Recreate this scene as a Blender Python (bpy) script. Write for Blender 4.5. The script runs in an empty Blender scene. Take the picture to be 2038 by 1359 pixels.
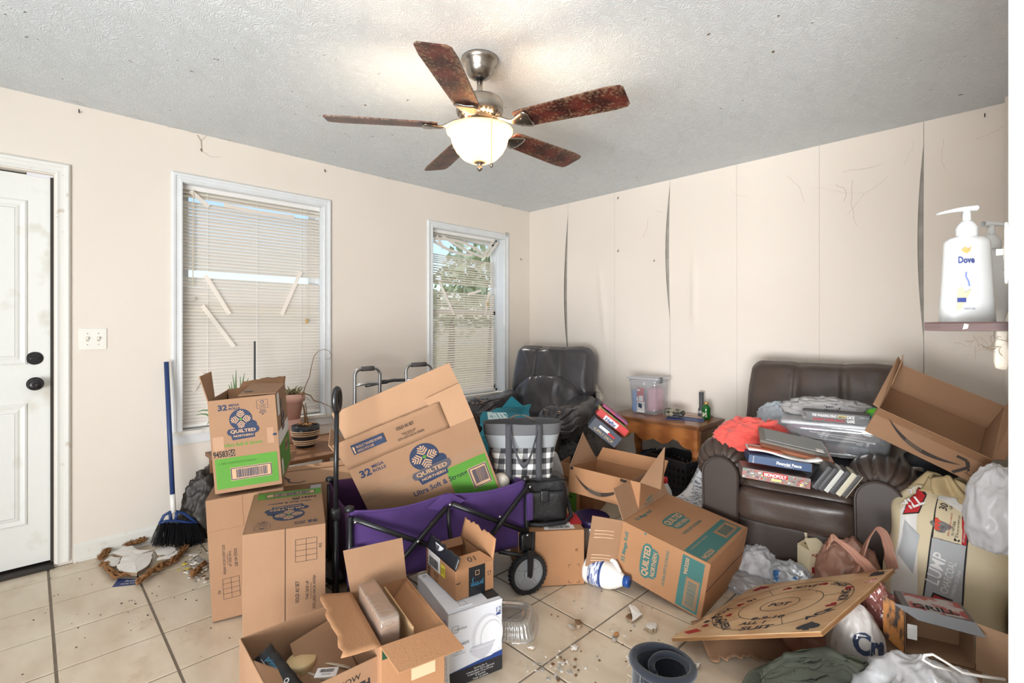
import bpy, math, random
from mathutils import Vector, Matrix, noise
random.seed(7)
V3 = Vector
SC = bpy.context.scene
COL = SC.collection
PI = math.pi
# ------------------------------------------------------------------ camera
TH = 0.796; FPX = 982.0; CXP = 1019.0; HYP = 651.5
CAM = V3((3.508, -3.693, 1.25))
cam = bpy.data.cameras.new('camera'); cam_o = bpy.data.objects.new('camera', cam); COL.objects.link(cam_o)
cam.sensor_width = 36.0; cam.lens = FPX / 2038 * 36.0; cam.shift_y = -28.0 / 2038; cam.clip_start = 0.02
cam_o.location = CAM; cam_o.rotation_euler = (PI/2, 0, TH)
SC.camera = cam_o
# ------------------------------------------------------------------ sky, sun, exposure, added fill lamps
SC.view_settings.view_transform = 'Standard'; SC.view_settings.look = 'None'
SC.view_settings.gamma = 1.0; SC.view_settings.use_curve_mapping = False
SC.view_settings.exposure = 0.06
W = bpy.data.worlds.new('sky'); SC.world = W; W.use_nodes = True
nt = W.node_tree; nt.nodes.clear()
sky = nt.nodes.new('ShaderNodeTexSky'); sky.sky_type = 'NISHITA'; sky.sun_disc = False
sky.sun_elevation = math.radians(48); sky.sun_rotation = math.radians(110); sky.air_density = 1.0; sky.dust_density = 1.5
bg = nt.nodes.new('ShaderNodeBackground'); bg.inputs[1].default_value = 0.22
ow = nt.nodes.new('ShaderNodeOutputWorld')
nt.links.new(sky.outputs[0], bg.inputs[0]); nt.links.new(bg.outputs[0], ow.inputs[0])
sun = bpy.data.lights.new('sun', 'SUN'); sun.energy = 2.6; sun.angle = 0.01; sun.color = (1, .94, .85)
sun_o = bpy.data.objects.new('sun', sun); COL.objects.link(sun_o)
sun_o.rotation_euler = V3((0.55, 0.25, -0.75)).to_track_quat('-Z', 'Y').to_euler()
def area(name, loc, look, sx, sy, power, color, spread=180):
    l = bpy.data.lights.new(name, 'AREA'); l.shape = 'RECTANGLE'; l.size = sx; l.size_y = sy; l.energy = power; l.color = color; l.spread = math.radians(spread)
    o = bpy.data.objects.new(name, l); COL.objects.link(o); o.location = loc
    o.rotation_euler = (V3(look) - V3(loc)).to_track_quat('-Z', 'Y').to_euler(); return o
area('added_room_fill', (4.4, -6.5, 1.9), (2.5, -.5, .8), 2.8, 1.6, 31, (.99, .99, 1.0), 125)  # soft lamp added behind the camera to brighten the room
area('added_ceiling_fill', (4.0, -5.9, 0.35), (2.6, -1.0, 2.44), 2.6, 1.4, 220, (.96, .98, 1.0), 130)  # uplight added low behind the camera to lift the ceiling
# ------------------------------------------------------------------ pixel helpers (photo pixel -> point on a real plane)
RGT = V3((math.cos(TH), math.sin(TH), 0)); FWD = V3((-math.sin(TH), math.cos(TH), 0)); UPV = V3((0, 0, 1))
def ray(px, py): return FWD + RGT*((px-CXP)/FPX) + UPV*((HYP-py)/FPX)
def G(px, py, z=0.0): d = ray(px, py); return CAM + d*((z-CAM.z)/d.z)
def WX(px, py, x=0.0): d = ray(px, py); return CAM + d*((x-CAM.x)/d.x)
def WY(px, py, y=0.0): d = ray(px, py); return CAM + d*((y-CAM.y)/d.y)
def DP(px, py, t): return CAM + ray(px, py)*t
# ------------------------------------------------------------------ materials
def lin(c):
    c = c/255.0
    return c/12.92 if c <= 0.04045 else ((c+0.055)/1.055)**2.4
def rgb(*c):
    if len(c) == 1: c = c[0]
    return (lin(c[0]), lin(c[1]), lin(c[2]), 1)
MATS = {}
def mat(name, c, rough=.6, c2=None, scale=8, mix=.5, bump=0, bscale=60, metal=0, alpha=1, trans=0, stretch=(1, 1, 1), detail=6, coat=0, sheen=0, spec=.5, emit=None, estr=0, wave=None, contrast=None, sub=0):
    if name in MATS: return MATS[name]
    m = bpy.data.materials.new(name); m.use_nodes = True; n = m.node_tree; MATS[name] = m
    b = n.nodes['Principled BSDF']; b.inputs['Roughness'].default_value = rough; b.inputs['Metallic'].default_value = metal
    b.inputs['Specular IOR Level'].default_value = spec
    b.inputs['Alpha'].default_value = alpha; b.inputs['Transmission Weight'].default_value = trans
    b.inputs['Coat Weight'].default_value = coat
    if sheen: b.inputs['Sheen Weight'].default_value = sheen
    if emit: b.inputs['Emission Color'].default_value = rgb(emit); b.inputs['Emission Strength'].default_value = estr
    b.inputs['Base Color'].default_value = rgb(c)
    if c2 or bump:
        tc = n.nodes.new('ShaderNodeTexCoord'); mp = n.nodes.new('ShaderNodeMapping'); mp.inputs['Scale'].default_value = stretch
        n.links.new(tc.outputs['Object'], mp.inputs[0])
    if c2:
        tx = n.nodes.new('ShaderNodeTexNoise'); tx.inputs['Scale'].default_value = scale; tx.inputs['Detail'].default_value = detail
        n.links.new(mp.outputs[0], tx.inputs['Vector'])
        fac = tx.outputs['Fac']
        if wave:
            wv = n.nodes.new('ShaderNodeTexWave'); wv.inputs['Scale'].default_value = wave[0]; wv.inputs['Distortion'].default_value = wave[1]; wv.inputs['Detail'].default_value = 3
            n.links.new(mp.outputs[0], wv.inputs['Vector']); fac = wv.outputs['Fac']
        rp = n.nodes.new('ShaderNodeValToRGB'); lo, hi = contrast or (.5-mix/2, .5+mix/2)
        rp.color_ramp.elements[0].position = lo; rp.color_ramp.elements[1].position = hi
        rp.color_ramp.elements[0].color = rgb(c); rp.color_ramp.elements[1].color = rgb(c2)
        n.links.new(fac, rp.inputs[0]); n.links.new(rp.outputs[0], b.inputs['Base Color'])
    if bump:
        bt = n.nodes.new('ShaderNodeTexNoise'); bt.inputs['Scale'].default_value = bscale; bt.inputs['Detail'].default_value = 4
        n.links.new(mp.outputs[0], bt.inputs['Vector'])
        bp = n.nodes.new('ShaderNodeBump'); bp.inputs['Strength'].default_value = bump; bp.inputs['Distance'].default_value = .01
        n.links.new(bt.outputs['Fac'], bp.inputs['Height']); n.links.new(bp.outputs[0], b.inputs['Normal'])
    return m
def film(name, c, opac=.5, rough=.25, transl=.4, gloss=.12, bump=0.0, bscale=30):
    """thin translucent sheet: transparent + translucent + diffuse + gloss"""
    if name in MATS: return MATS[name]
    m = bpy.data.materials.new(name); m.use_nodes = True; n = m.node_tree; n.nodes.clear(); MATS[name] = m
    N = n.nodes.new; o = N('ShaderNodeOutputMaterial'); tr = N('ShaderNodeBsdfTransparent'); df = N('ShaderNodeBsdfDiffuse'); tl = N('ShaderNodeBsdfTranslucent'); gl = N('ShaderNodeBsdfGlossy')
    df.inputs[0].default_value = tl.inputs[0].default_value = rgb(c); gl.inputs['Roughness'].default_value = rough
    a = N('ShaderNodeMixShader'); a.inputs[0].default_value = transl; n.links.new(df.outputs[0], a.inputs[1]); n.links.new(tl.outputs[0], a.inputs[2])
    b = N('ShaderNodeMixShader'); b.inputs[0].default_value = opac; n.links.new(tr.outputs[0], b.inputs[1]); n.links.new(a.outputs[0], b.inputs[2])
    g = N('ShaderNodeMixShader'); g.inputs[0].default_value = gloss; n.links.new(b.outputs[0], g.inputs[1]); n.links.new(gl.outputs[0], g.inputs[2])
    n.links.new(g.outputs[0], o.inputs[0])
    if bump:
        bt = N('ShaderNodeTexNoise'); bt.inputs['Scale'].default_value = bscale; bp = N('ShaderNodeBump'); bp.inputs['Strength'].default_value = bump; bp.inputs['Distance'].default_value = .01
        tc = N('ShaderNodeTexCoord'); n.links.new(tc.outputs['Object'], bt.inputs['Vector']); n.links.new(bt.outputs['Fac'], bp.inputs['Height'])
        for s in (df, gl, tl): n.links.new(bp.outputs[0], s.inputs['Normal'])
    return m
# ------------------------------------------------------------------ geometry collector
class B:
    def __init__(s): s.v = []; s.f = []; s.m = []
    def add(s, vs, fs, mi=0, M=None):
        k = len(s.v); s.v += [tuple(M @ V3(p)) if M else tuple(p) for p in vs]
        s.f += [tuple(i+k for i in f) for f in fs]; s.m += [mi]*len(fs); return s
    def box(s, x0, x1, y0, y1, z0, z1, mi=0, M=None):
        vs = [(x, y, z) for x in (x0, x1) for y in (y0, y1) for z in (z0, z1)]
        return s.add(vs, [(0, 1, 3, 2), (4, 6, 7, 5), (0, 4, 5, 1), (2, 3, 7, 6), (0, 2, 6, 4), (1, 5, 7, 3)], mi, M)
    def quadslab(s, q, t, mi=0, M=None):
        """slab on four points, thickened by t along their normal"""
        q = [V3(p) for p in q]; nn = (q[1]-q[0]).cross(q[3]-q[0]); nn.normalize()
        vs = q + [p+nn*t for p in q]
        return s.add(vs, [(3, 2, 1, 0), (4, 5, 6, 7), (0, 1, 5, 4), (1, 2, 6, 5), (2, 3, 7, 6), (3, 0, 4, 7)], mi, M)
    def polyslab(s, pts, t, mi=0, M=None):
        pts = [V3(p) for p in pts]; n = len(pts); nn = V3((0, 0, 0))
        for i in range(n): nn += pts[i].cross(pts[(i+1) % n])
        nn.normalize(); vs = pts+[p+nn*t for p in pts]
        fs = [tuple(range(n-1, -1, -1)), tuple(range(n, 2*n))]+[(i, (i+1) % n, (i+1) % n+n, i+n) for i in range(n)]
        return s.add(vs, fs, mi, M)
    def tube(s, pts, r, n=8, mi=0, M=None, cap=True, closed=False):
        pts = [V3(p) for p in pts]; L = len(pts); rs = r if isinstance(r, (list, tuple)) else [r]*L
        vs = []; fs = []; up = None
        for i, p in enumerate(pts):
            a = pts[(i-1) % L] if (i > 0 or closed) else pts[0]; b = pts[(i+1) % L] if (i < L-1 or closed) else pts[-1]
            t = (b-a); t.normalize()
            if up is None: up = t.orthogonal().normalized()
            u = up - t*up.dot(t)
            if u.length < 1e-6: u = t.orthogonal()
            u.normalize(); up = u; w = t.cross(u)
            for k in range(n):
                an = 2*PI*k/n; vs.append(p+(u*math.cos(an)+w*math.sin(an))*rs[i])
        for i in range(L if closed else L-1):
            j = (i+1) % L
            for k in range(n): fs.append((i*n+k, i*n+(k+1) % n, j*n+(k+1) % n, j*n+k))
        if cap and not closed: fs += [tuple(range(n-1, -1, -1)), tuple(range((L-1)*n, L*n))]
        return s.add(vs, fs, mi, M)
    def lathe(s, prof, n=24, mi=0, M=None, c=(0, 0, 0), sx=1, sy=1):
        vs = []; fs = []; L = len(prof)
        for (r, z) in prof:
            for k in range(n):
                a = 2*PI*k/n; vs.append((c[0]+r*math.cos(a)*sx, c[1]+r*math.sin(a)*sy, c[2]+z))
        for i in range(L-1):
            for k in range(n): fs.append((i*n+k, i*n+(k+1) % n, (i+1)*n+(k+1) % n, (i+1)*n+k))
        if prof[0][0] > 1e-6: fs.append(tuple(range(n-1, -1, -1)))
        if prof[-1][0] > 1e-6: fs.append(tuple(range((L-1)*n, L*n)))
        return s.add(vs, fs, mi, M)
    def rbox(s, c, d, r, n=6, fn=None, mi=0, M=None):
        """rounded box centre c, full size d, corner radius r, n divisions; fn(Vector p in -1..1, point)->point"""
        h = V3(d)/2; r = min(r, h.x, h.y, h.z); vs = []; fs = []; idx = {}
        def key(i, j, k): return (i, j, k)
        def vert(i, j, k):
            if (i, j, k) in idx: return idx[(i, j, k)]
            q = V3((2*i/n-1, 2*j/n-1, 2*k/n-1))
            e = V3([math.copysign(abs(a)**.75, a) for a in q])
            p = V3((e.x*h.x, e.y*h.y, e.z*h.z))
            ci = V3([max(-(h[a]-r), min(h[a]-r, p[a])) for a in range(3)])
            dd = p-ci
            if dd.length > 1e-9: p = ci+dd.normalized()*r
            if fn: p = V3(fn(q, p))
            idx[(i, j, k)] = len(vs); vs.append(p+V3(c)); return idx[(i, j, k)]
        for i in range(n):
            for j in range(n):
                fs.append((vert(i, j, 0), vert(i, j+1, 0), vert(i+1, j+1, 0), vert(i+1, j, 0)))
                fs.append((vert(i, j, n), vert(i+1, j, n), vert(i+1, j+1, n), vert(i, j+1, n)))
                fs.append((vert(i, 0, j), vert(i+1, 0, j), vert(i+1, 0, j+1), vert(i, 0, j+1)))
                fs.append((vert(i, n, j), vert(i, n, j+1), vert(i+1, n, j+1), vert(i+1, n, j)))
                fs.append((vert(0, i, j), vert(0, i, j+1), vert(0, i+1, j+1), vert(0, i+1, j)))
                fs.append((vert(n, i, j), vert(n, i+1, j), vert(n, i+1, j+1), vert(n, i, j+1)))
        return s.add(vs, fs, mi, M)
    def grid(s, fn, nu, nv, mi=0, M=None, closeu=False):
        vs = [V3(fn(i/nu, j/nv)) for j in range(nv+1) for i in range(nu+(0 if closeu else 1))]
        w = nu if closeu else nu+1
        fs = [(j*w+i, j*w+(i+1) % w, (j+1)*w+(i+1) % w, (j+1)*w+i) for j in range(nv) for i in range(nu)]
        return s.add(vs, fs, mi, M)
    def build(s, name, mats, parent=None, smooth=False, M=None):
        me = bpy.data.meshes.new(name); me.from_pydata(s.v, [], s.f)
        for m in (mats if isinstance(mats, (list, tuple)) else [mats]): me.materials.append(m)
        me.polygons.foreach_set('material_index', s.m)
        if smooth: me.polygons.foreach_set('use_smooth', [True]*len(s.f))
        me.update()
        o = bpy.data.objects.new(name, me); COL.objects.link(o)
        if M is not None: o.matrix_world = M
        if parent: o.parent = parent
        return o
def solid(o, t, off=-1):
    m = o.modifiers.new('thick', 'SOLIDIFY'); m.thickness = t; m.offset = off; return o
def wrap(o, target, off):
    m = o.modifiers.new('wrap', 'SHRINKWRAP'); m.target = target; m.wrap_mode = 'ABOVE_SURFACE'; m.offset = off; return o
def tag(o, label, cat, group=None, kind=None):
    o['label'] = label; o['category'] = cat
    if group: o['group'] = group
    if kind: o['kind'] = kind
    return o
def struct(o): o['kind'] = 'structure'; return o
def thing(name, label, cat, loc=(0, 0, 0), R=None, yaw=0, group=None, scale=1):
    o = bpy.data.objects.new(name, None); COL.objects.link(o); o.empty_display_size = .05
    M3 = R if R is not None else Matrix.Rotation(yaw, 3, 'Z')
    o.matrix_world = Matrix.Translation(V3(loc)) @ M3.to_4x4() @ Matrix.Scale(scale, 4)
    return tag(o, label, cat, group)
def smoothstep(a, b, x):
    t = max(0, min(1, (x-a)/(b-a))); return t*t*(3-2*t)
def nz(p, s=1.0, seed=0): return noise.noise(V3(p)*s+V3((seed*3.7, seed*1.3, seed*7.1)))
# ------------------------------------------------------------------ lettering
GLY = {}
def glyphs(txt, bold=0.0):
    k = (txt, bold)
    if k in GLY: return GLY[k]
    cu = bpy.data.curves.new('t', 'FONT'); cu.body = txt; cu.size = 1; cu.offset = bold; cu.resolution_u = 3; cu.align_x = 'CENTER'
    o = bpy.data.objects.new('t', cu); COL.objects.link(o)
    dg = bpy.context.evaluated_depsgraph_get(); e = o.evaluated_get(dg); me = e.to_mesh()
    vs = [(v.co.x, v.co.y) for v in me.vertices]; fs = [tuple(p.vertices) for p in me.polygons]
    e.to_mesh_clear(); bpy.data.objects.remove(o); bpy.data.curves.remove(cu)
    xs = [v[0] for v in vs] or [0]; ys = [v[1] for v in vs] or [0]
    cx = (min(xs)+max(xs))/2; w = max(xs)-min(xs) or 1
    GLY[k] = ([(x-cx, y) for x, y in vs], fs, w); return GLY[k]
class Print:
    """flat print lying on a face: frame = origin, U, V (unit vectors), N outwards"""
    def __init__(s, O, U, Vv, off=.0009):
        s.O = V3(O); s.U = V3(U).normalized(); s.V = V3(Vv).normalized(); s.N = s.U.cross(s.V).normalized(); s.off = off; s.b = B(); s.mats = []
    def mi(s, m):
        if m not in s.mats: s.mats.append(m)
        return s.mats.index(m)
    def P(s, u, v, lay=0): return s.O+s.U*u+s.V*v+s.N*(s.off*(1+lay))
    def poly(s, pts, m, lay=0):
        s.b.add([s.P(u, v, lay) for u, v in pts], [tuple(range(len(pts)))], s.mi(m))
    def rect(s, u0, v0, u1, v1, m, lay=0): s.poly([(u0, v0), (u1, v0), (u1, v1), (u0, v1)], m, lay)
    def disc(s, u, v, r, m, lay=0, ry=None, n=24):
        s.poly([(u+r*math.cos(2*PI*k/n), v+(ry or r)*math.sin(2*PI*k/n)) for k in range(n)], m, lay)
    def line(s, u0, v0, u1, v1, w, m, lay=0):
        d = math.hypot(u1-u0, v1-v0) or 1; a, b_ = -(v1-v0)/d*w/2, (u1-u0)/d*w/2
        s.poly([(u0-a, v0-b_), (u1-a, v1-b_), (u1+a, v1+b_), (u0+a, v0+b_)], m, lay)
    def path(s, pts, w, m, lay=0):
        for a, b_ in zip(pts, pts[1:]): s.line(a[0], a[1], b_[0], b_[1], w, m, lay)
    def frame(s, u0, v0, u1, v1, w, m, lay=0):
        s.path([(u0, v0), (u1, v0), (u1, v1), (u0, v1), (u0, v0)], w, m, lay)
    def text(s, t, u, v, h, m, lay=0, rot=0, wid=None, bold=0.0, left=False):
        vs, fs, w = glyphs(t, bold); sc = h/.72; sx = sc if wid is None else wid/w
        ca, sa = math.cos(math.radians(rot)), math.sin(math.radians(rot)); ox = w*sx/2 if left else 0
        pts = []
        for x, y in vs:
            X = x*sx+ox; Y = (y-.36)*sc; pts.append(s.P(u+X*ca-Y*sa, v+X*sa+Y*ca, lay))
        s.b.add(pts, fs, s.mi(m))
    def barcode(s, u0, v0, u1, v1, m, lay=0, seed=1, vert=False):
        rr = random.Random(seed); x = u0; a = (v1-v0) if vert else (u1-u0); x = 0
        while x < a:
            w = rr.choice((.012, .02, .03))*a; g = rr.choice((.012, .02))*a
            if x+w > a: break
            if vert: s.rect(u0, v0+x, u1, v0+x+w, m, lay)
            else: s.rect(u0+x, v0, u0+x+w, v1, m, lay)
            x += w+g
    def done(s, name, parent): return s.b.build(name, s.mats, parent)
# common materials
CARD = mat('cardboard', (164, 128, 98), .85, (146, 110, 82), 5, .9, .12, 160, stretch=(1, 1, 1))
CARDL = mat('cardboard_light', (184, 146, 114), .85, (166, 128, 96), 4, .9, .1, 160)
CARDO = mat('cardboard_orange', (180, 134, 96), .85, (160, 114, 78), 4, .9, .12, 140)
CARDI = mat('cardboard_inside', (150, 112, 82), .9, (132, 96, 68), 5, .9, .1, 160)
NAVY = mat('print_navy', (44, 56, 82), .8); TANP = mat('print_tan', (196, 158, 124), .85); GREENP = mat('print_green', (88, 146, 52), .8, (80, 136, 48), 9, .8)
TEALP = mat('print_teal', (64, 112, 108), .8); INK = mat('print_black', (38, 36, 38), .8); WHITEP = mat('print_white', (232, 230, 228), .7)
BLACKP = mat('black_plastic', (26, 26, 28), .42, (34, 34, 36), 20, .8); WHITEPL = mat('white_plastic', (236, 234, 230), .35)
REDP = mat('print_red', (184, 34, 40), .7); GREYP = mat('print_grey', (150, 150, 150), .7); BLUEP = mat('print_blue', (38, 66, 130), .7)
TAPE = film('clear_tape', (225, 200, 170), .14, .2, .3, .06)
STEEL = mat('brushed_nickel', (178, 170, 160), .3, (150, 143, 136), 3, .8, metal=1, stretch=(1, 1, 30))
DARKM = mat('black_painted_metal', (24, 25, 28), .35)
# ================================================================== THE ROOM
H = 2.4375
WALLM = mat('cream_wall_paint', (232, 224, 213), .75, (224, 214, 202), 1.6, .9, .05, 40)
PAPER = mat('cream_wallpaper', (233, 224, 213), .7, (224, 213, 201), 1.3, .9, .04, 60)
TRIMW = mat('white_trim_paint', (228, 232, 234), .45, (218, 220, 220), 12, .8, .05, 30)
def stained(name, base, dirt, lo, hi, scale, rough=.45, zfade=None):
    m = mat(name, base, rough, dirt, scale, .5, .15, 50, contrast=(lo, hi), detail=9)
    return m
# --- floor: grout bed with a tile object per tile
GROUT = mat('grout', (146, 134, 120), .9, (122, 110, 96), 30, .8)
struct(B().box(-.2, 6.6, -7.2, .2, -.12, -.0035).build('floor', GROUT)); floor = bpy.data.objects['floor']
TILEM = mat('marbled_floor_tile', (226, 212, 190), .28, (204, 184, 158), 3.2, .6, .03, 12, stretch=(1, 2.2, 1), contrast=(.35, .7), detail=8)
def tile_nodes():
    n = TILEM.node_tree; b = n.nodes['Principled BSDF']; tc = n.nodes['Texture Coordinate']
    geo = n.nodes.new('ShaderNodeNewGeometry')
    mp = n.nodes['Mapping']; n.links.new(geo.outputs['Position'], mp.inputs[0])
    # rusty dirt blotches and dust
    t = n.nodes.new('ShaderNodeTexNoise'); t.inputs['Scale'].default_value = 5.5; t.inputs['Detail'].default_value = 10; t.inputs['Roughness'].default_value = .7
    n.links.new(geo.outputs['Position'], t.inputs['Vector'])
    r = n.nodes.new('ShaderNodeValToRGB'); r.color_ramp.elements[0].position = .56; r.color_ramp.elements[1].position = .74; r.color_ramp.elements[1].color = (.55, .55, .55, 1)
    n.links.new(t.outputs['Fac'], r.inputs[0])
    mx = n.nodes.new('ShaderNodeMix'); mx.data_type = 'RGBA'; mx.inputs[7].default_value = rgb(176, 138, 100)
    n.links.new(r.outputs[0], mx.inputs[0]); n.links.new(n.nodes['Color Ramp'].outputs[0], mx.inputs[6]); n.links.new(mx.outputs[2], b.inputs['Base Color'])
tile_nodes()
def tile_mesh(w, d, name='tile'):
    g = .0046; b = .0012; x0, x1, y0, y1 = g, w-g, g, d-g
    vs = [(x0, y0, -.004), (x1, y0, -.004), (x1, y1, -.004), (x0, y1, -.004), (x0+b, y0+b, 0), (x1-b, y0+b, 0), (x1-b, y1-b, 0), (x0+b, y1-b, 0)]
    me = bpy.data.meshes.new(name); me.from_pydata(vs, [], [(4, 5, 6, 7), (0, 1, 5, 4), (1, 2, 6, 5), (2, 3, 7, 6), (3, 0, 4, 7)]); me.materials.append(TILEM); return me
px_, py_ = .304, .3205
tm = tile_mesh(px_, py_)
for i in range(-1, 13):
    for j in range(-5, 8):
        x = .155+px_*i; y = -2.34+py_*j
        if x < -.01:  # cut tile against the wall
            me = tile_mesh(px_+x, py_); x = 0
        elif y+py_ > 0.005: me = tile_mesh(px_, -y); 
        else: me = tm
        if y >= 0: continue
        o = bpy.data.objects.new('tile', me); COL.objects.link(o); o.parent = floor; o.location = (x, y, random.uniform(-.0006, .0004))
# --- ceiling
CEIL = mat('stomped_plaster_ceiling', (236, 242, 246), .85, (224, 230, 234), 2.2, .9, 0)
def ceil_nodes():
    n = CEIL.node_tree; b = n.nodes['Principled BSDF']
    tc = n.nodes['Texture Coordinate']
    a = n.nodes.new('ShaderNodeTexNoise'); a.inputs['Scale'].default_value = 7; a.inputs['Detail'].default_value = 2
    n.links.new(tc.outputs['Object'], a.inputs['Vector'])
    sc = n.nodes.new('ShaderNodeVectorMath'); sc.operation = 'SCALE'; sc.inputs['Scale'].default_value = .55
    n.links.new(a.outputs['Color'], sc.inputs[0])
    ad = n.nodes.new('ShaderNodeVectorMath'); ad.operation = 'ADD'; n.links.new(tc.outputs['Object'], ad.inputs[0]); n.links.new(sc.outputs[0], ad.inputs[1])
    w = n.nodes.new('ShaderNodeTexWave'); w.inputs['Scale'].default_value = 17; w.inputs['Distortion'].default_value = 9; w.inputs['Detail'].default_value = 4; w.inputs['Detail Scale'].default_value = 2.5
    n.links.new(ad.outputs[0], w.inputs['Vector'])
    f = n.nodes.new('ShaderNodeTexNoise'); f.inputs['Scale'].default_value = 55; f.inputs['Detail'].default_value = 5; n.links.new(ad.outputs[0], f.inputs['Vector'])
    mm = n.nodes.new('ShaderNodeMath'); mm.operation = 'MULTIPLY'; n.links.new(w.outputs['Fac'], mm.inputs[0]); n.links.new(f.outputs['Fac'], mm.inputs[1])
    bp = n.nodes.new('ShaderNodeBump'); bp.inputs['Strength'].default_value = .55; bp.inputs['Distance'].default_value = .006
    n.links.new(mm.outputs[0], bp.inputs['Height']); n.links.new(bp.outputs[0], b.inputs['Normal'])
    # dusty specks
    s = n.nodes.new('ShaderNodeTexNoise'); s.inputs['Scale'].default_value = 26; s.inputs['Detail'].default_value = 3; n.links.new(tc.outputs['Object'], s.inputs['Vector'])
    r = n.nodes.new('ShaderNodeValToRGB'); r.color_ramp.elements[0].position = .72; r.color_ramp.elements[1].position = .76
    n.links.new(s.outputs['Fac'], r.inputs[0])
    r2 = n.nodes.new('ShaderNodeValToRGB'); r2.color_ramp.elements[0].position = .25; r2.color_ramp.elements[1].position = .6
    r2.color_ramp.elements[0].color = rgb(222, 220, 216); r2.color_ramp.elements[1].color = rgb(236, 235, 232); n.links.new(mm.outputs[0], r2.inputs[0])
    m2 = n.nodes.new('ShaderNodeMix'); m2.data_type = 'RGBA'; m2.blend_type = 'MULTIPLY'; m2.inputs[0].default_value = .6
    n.links.new(n.nodes['Color Ramp'].outputs[0], m2.inputs[6]); n.links.new(r2.outputs[0], m2.inputs[7])
    mx = n.nodes.new('ShaderNodeMix'); mx.data_type = 'RGBA'; mx.inputs[7].default_value = rgb(120, 104, 88)
    n.links.new(r.outputs[0], mx.inputs[0]); n.links.new(m2.outputs[2], mx.inputs[6]); n.links.new(mx.outputs[2], b.inputs['Base Color'])
ceil_nodes()
struct(B().box(-.2, 6.6, -7.2, .2, H, H+.1).build('ceiling', CEIL))
# --- left wall with openings
DY0, DY1, DZ = -4.53, -3.60, 2.045
W1 = (-3.036, -2.170, .625, 2.125); W2 = (-1.219, -.370, .625, 2.112)
b = B()
def ywall(b, y0, y1, z0, z1): b.box(-.14, 0, y0, y1, z0, z1)
ywall(b, -7.2, DY0, 0, H); ywall(b, DY0, DY1, DZ, H); ywall(b, DY1, W1[0], 0, H)
ywall(b, W1[0], W1[1], 0, W1[2]); ywall(b, W1[0], W1[1], W1[3], H); ywall(b, W1[1], W2[0], 0, H)
ywall(b, W2[0], W2[1], 0, W2[2]); ywall(b, W2[0], W2[1], W2[3], H); ywall(b, W2[1], .2, 0, H)
struct(b.build('wall_left', WALLM))
# --- back wall: grey backing and loose wallpaper sheets
BACK = mat('old_grey_wall_backing', (186, 180, 170), .9, (150, 142, 132), 14, .7, .2, 60)
wb = struct(B().box(-.14, 6.6, 0, .14, 0, H).build('wall_back', BACK))
def slit(k, z):
    # opening half widths (left sheet's edge pulls left, right sheet's edge pulls right) of the three torn seams
    if k == 0:
        t = (z-1.0)/(2.32-1.0)
        return (.030*math.sin(PI*max(0, min(1, t)))**.8*(1.2-.5*t) if 0 < t < 1 else 0, .002)
    if k == 2:
        t = (z-1.31)/(2.405-1.31)
        return (.026*math.sin(PI*max(0, min(1, t))) if 0 < t < 1 else 0, .002)
    if k == 5:
        t = (z-1.20)/(2.30-1.20)
        return (.024*math.sin(PI*max(0, min(1, t)))**.9 if 0 < t < 1 else 0, .003)
    return (0.0006, .0006)
seams = [.507+.5254*k for k in range(6)]
edges = [(-9, 0.0)]+[(k, s) for k, s in enumerate(seams)]+[(-8, 3.66)]
for (ka, xa), (kb, xb) in zip(edges, edges[1:]):
    def fn(u, v, ka=ka, xa=xa, kb=kb, xb=xb):
        z = .0+v*H
        l = xa+(slit(ka, z)[1] if ka >= 0 else 0); r = xb-(slit(kb, z)[0] if kb >= 0 else 0)
        x = l+(r-l)*u
        bul = (slit(kb, z)[0]*.9*u**3 if kb >= 0 else 0)+(slit(ka, z)[0]*.7*(1-u)**3 if ka >= 0 else 0)
        wv = .004*max(0, nz((x*2, 0, z*1.2), 1.2, 3))
        if 0.6 < x < 1.1 and 1.0 < z < 1.9: wv += .010*math.exp(-((x-.86-.10*(1.9-z))/.03)**2)*smoothstep(1.0, 1.25, z)*smoothstep(1.9, 1.6, z)
        if 1.55 < x < 1.95 and 1.2 < z < 2.0: wv += .012*math.exp(-((x-1.76)/.025)**2)*smoothstep(1.2, 1.4, z)*smoothstep(1.9, 1.6, z)
        return (x, -.003-bul-wv, z)
    p = B().grid(fn, 40, 70).build('wallpaper_panel', PAPER, wb, smooth=True)
    p.scale = (1, 1, 1)
# --- right wall stub, walls round the camera's side
RW = 3.498
struct(B().box(RW, RW+.15, -2.36, 0, 0, H).build('wall_right', WALLM))
WALLW = mat('white_wall_paint', (232, 234, 234), .7)
struct(B().box(6.5, 6.64, -7.2, 0, 0, H).build('wall_side', WALLW))
struct(B().box(0, 6.5, -7.2, -7.06, 0, H).build('wall_front', WALLW))
struct(B().box(RW-.03, RW-.001, -.10, -.012, 0, H).build('trim_3', mat('corner_strip', (214, 206, 194), .6)))
# --- baseboard
BASEM = mat('scuffed_baseboard', (226, 224, 216), .5, (190, 170, 146), 22, .5, .1, 40, contrast=(.58, .85), detail=8)
bb = B(); bb.box(0, .012, DY1+.075, -.02, 0, .082); bb.box(0, .016, DY1+.075, -.02, .0, .012); bb.add([(0, DY1+.075, .098), (0, -.02, .098), (.012, -.02, .082), (.012, DY1+.075, .082)], [(0, 1, 2, 3)])
struct(bb.build('baseboard_left', BASEM))
bb = B(); bb.box(0.02, RW, -.016, -.004, 0, .085); struct(bb.build('baseboard_back', BASEM))
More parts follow.
